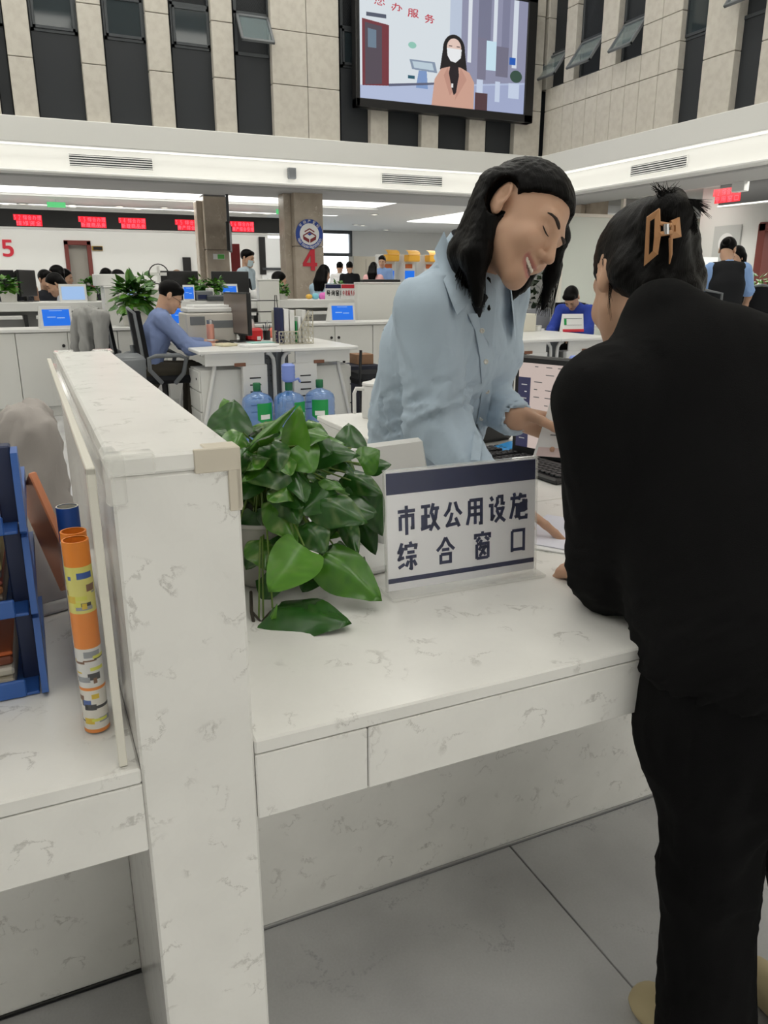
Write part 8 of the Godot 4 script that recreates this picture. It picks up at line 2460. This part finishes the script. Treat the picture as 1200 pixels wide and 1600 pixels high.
func right_side() -> void:
	# side room wall with its door, partition and furniture
	var X := 11.6
	var d0 := ox(1183, 400, X).z
	var h := ox(1184, 350, X).y
	struct("wall_side_room", MB.new().bx(X, X + 0.2, 0, CEIL, -11.2, d0, 0.0), M.paint)
	struct("wall_side_room", MB.new().bx(X, X + 0.2, h, CEIL, d0, d0 + 1.0, 0.0), M.paint)
	struct("wall_side_room", MB.new().bx(X, X + 0.2, 0, CEIL, d0 + 1.0, 8.8, 0.0), M.paint)
	struct("wall_side_return", MB.new().bx(X, 19.4, 0, CEIL, -11.4, -11.2, 0.0), M.paint)
	var dr := shell("door_2")
	part("frame", MB.new().bx(X - 0.04, X + 0.22, 0, h, d0 - 0.02, d0 + 0.13, 0.006), M.wood_red, dr)
	part("lintel", MB.new().bx(X - 0.04, X + 0.22, h - 0.12, h + 0.02, d0, d0 + 1.0, 0.006), M.wood_red, dr)
	part("frame", MB.new().bx(X - 0.04, X + 0.22, 0, h, d0 + 0.9, d0 + 1.0, 0.006), M.wood_red, dr)
	fig("person in a pale blue shirt beyond the wood framed door", ox(1197, 420, X + 0.9), -1.2, {"shirt": M.pale_blue, "hair": "short"})
	# frosted greenish glass partition
	var pt := shell("window_partition")
	var z := -12.6
	var x0 := 9.4
	for k in 3:
		part("pane", MB.new().bx(x0 + k * 1.4 + 0.03, x0 + k * 1.4 + 1.37, 0.1, 2.5, z - 0.01, z + 0.01, 0.0), mat("frosted", rgb(206, 212, 204), 0.35), pt)
		part("mullion", MB.new().bx(x0 + k * 1.4 - 0.03, x0 + k * 1.4 + 0.03, 0, CEIL, z - 0.04, z + 0.04, 0.004), M.strip_white, pt)
	part("transom", MB.new().bx(x0, x0 + 4.2, 2.5, 2.56, z - 0.03, z + 0.03, 0.004), M.strip_white, pt)
	part("transom", MB.new().bx(x0, x0 + 4.2, 0, 0.1, z - 0.03, z + 0.03, 0.004), M.strip_white, pt)
	part("handle", MB.new().tube([Vector3(x0 + 1.25, 1.1, z + 0.05), Vector3(x0 + 1.25, 1.3, z + 0.05)], 0.015, 8), M.steel, pt)
	var tr := thing("dark_tree", "dark potted tree behind the grey office chair", "plant", Vector3(oz(808, 470, -9.6).x, 0, -9.6))
	part("pot", MB.new().lathe([Vector2(0, 0), Vector2(0.2, 0), Vector2(0.24, 0.4), Vector2(0.2, 0.4)], 16), M.pot_white, tr)
	part("trunk", MB.new().tube([Vector3(0, 0.3, 0), Vector3(0.02, 1.5, 0)], 0.03, 8), M.stem_brown, tr)
	var rn := RandomNumberGenerator.new()
	rn.seed = 31
	var fo := MB.new()
	fo.col = Color(0.012, 0.03, 0.008)
	for i in 260:
		var c := Vector3(rn.randf_range(-0.3, 0.3), rn.randf_range(0.75, 1.75), rn.randf_range(-0.3, 0.3))
		var a := Vector3(rn.randf_range(-1, 1), rn.randf_range(-1, 0.4), rn.randf_range(-1, 1)).normalized() * 0.13
		var b := a.cross(Vector3(rn.randf_range(-1, 1), 1, rn.randf_range(-1, 1))).normalized() * 0.03
		fo.quad(c - b, c + a * 0.5 - b * 1.4, c + a, c + a * 0.5 + b * 1.4, a.cross(b).normalized())
	part("foliage", fo, M.leaf, tr)
	var gc := office_chair("dark grey office chair behind the black bag", Vector3(oz(820, 470, -8.7).x, 0, -8.7), 0.2, true, true, M.grey_plastic, 0.6)
	fig("officer in a deep blue uniform shirt writing at the white desk", oz(893, 466, -7.75), -1.0, {"sit": true, "cell": 0.017, "lean": 0.45, "nod": 0.5, "shirt": cloth("uniform_blue", rgb(52, 72, 160), 0.85, 0.04, 12.0, 0.15), "hair": "short"})
	office_chair("office chair under the officer in deep blue", Vector3(5.92, 0, -7.8), -1.0, true, false, M.grey_plastic, 0.47)
	# the clerk in a dark vest standing at the side counter
	fig("woman in a dark vest over a light blue shirt standing with hair in a bun", od(1137, 392, 8.9), 2.55, {"cell": 0.016, "lean": 0.12, "nod": 0.4, "yaw": -0.5, "shirt": M.guard_blue, "vest": M.chair_black, "hair": "bun", "sleeve": 0.45, "pants": M.trousers_black, "armL": [Vector3(0.08, -0.26, 0.02), Vector3(-0.02, -0.2, 0.08)], "armR": [Vector3(0.08, -0.26, 0.02), Vector3(-0.02, -0.2, 0.08)]})
	fig("person reaching out an arm in a light blue sleeve behind the vest clerk", od(1150, 402, 9.8), -1.6, {"shirt": M.pale_blue, "hair": "bob", "armR": [Vector3(0.12, 0.0, 0.2), Vector3(0.05, 0.02, 0.22)]})
	var c := thing("side_counter", "white counter beside the clerk in the dark vest", "counter", Vector3(9.3, 0, -8.2))
	part("worktop", MB.new().bx(-2.3, 2.0, 0.72, 0.755, -0.35, 0.45, 0.006), M.white_plastic, c)
	part("front_panel", MB.new().bx(-2.2, 1.9, 0, 0.72, -0.3, 0.35, 0.004), M.cab_white, c)
	part("upper_ledge", MB.new().bx(-0.9, 2.0, 0.99, 1.03, -0.42, -0.1, 0.006), M.white_plastic, c)
	part("upper_panel", MB.new().bx(-0.88, 1.98, 0.756, 0.99, -0.34, -0.31, 0.004), M.cab_white, c)
	bush("leafy pothos with a yellow flower in a basket on the side counter", Vector3(ox(1190, 455, 9.35).x - 0.05, 1.031, ox(1190, 455, 9.35).z), 0.24, 91, 50)
	var pot := thing("grey_planter", "dark grey planter with a small cactus beside the vest clerk", "planter", Vector3(8.62, 1.031, -8.4))
	part("pot", MB.new().lathe([Vector2(0, 0.0005), Vector2(0.07, 0.0005), Vector2(0.1, 0.16), Vector2(0.09, 0.16), Vector2(0.08, 0.14)], 16), M.frame_metal, pot)
	part("cactus", MB.new().ball(Vector3(0, 0.19, 0), Vector3(0.05, 0.08, 0.05), 12), M.stem_green, pot)
	var pic := thing("picture_board", "pale picture board on the wall behind the vest clerk", "picture", Vector3(X - 0.02, ox(1136, 380, X).y, ox(1136, 380, X).z), -PI / 2)
	part("board", MB.new().bx(-0.3, 0.3, -0.35, 0.3, -0.01, 0.01, 0.004), mat("board_grey", rgb(196, 198, 196), 0.6), pic)
	part("disc", MB.new().lathe([Vector2(0.17, 0.011), Vector2(0.17, 0.015), Vector2(0, 0.015)], 24), M.paper, pic).rotation.x = PI / 2
	var lp := thing("light_box", "bright white light box beside the vest clerk", "light box", od(1102, 420, 9.6) - Vector3(0, 0.0, 0))
	lp.position.y = 0.756
	part("box", MB.new().bx(-0.13, 0.13, 0.0005, oz(1102, 402, lp.position.z).y - 0.756, -0.06, 0.06, 0.006), glow("box_light", Color(1, 1, 0.97), 1.1), lp)
	part("foot", MB.new().bx(-0.15, 0.15, 0.0, 0.02, -0.09, 0.09, 0.004), M.strip_white, lp)
	var dc := office_chair("dark grey high chair with a red cloth at the side counter", Vector3(ox(1190, 480, 7.7).x, 0, ox(1190, 480, 7.7).z), 2.2, true, false, M.grey_plastic, 0.66)
	solo("red_cloth", MB.new().box(Vector3(0, 0.03, 0), Vector3(0.26, 0.06, 0.2), 0.025), M.red_letter, "red cloth on the seat of the dark high chair", "cloth", dc.position + Vector3(0, 0.696, 0.02), 0.3)
	office_chair("grey mesh chair half hidden behind the black sweater", Vector3(ox(1083, 480, 6.3).x, 0, ox(1083, 480, 6.3).z), 2.6, true, false, M.grey_plastic, 0.62)
	var cam := thing("ceiling_camera", "small white box fixed on the edge of the side beam", "camera", ox(1157, 290, XB + 1.25))
	part("body", MB.new().bx(-0.06, 0.06, -0.09, 0.06, -0.12, 0.12, 0.01), M.white_plastic, cam)
	part("plate", MB.new().bx(-0.04, 0.09, 0.06, 2.8 - cam.position.y if cam.position.y < 2.73 else 0.07, -0.06, 0.06, 0.004), M.white_plastic, cam)
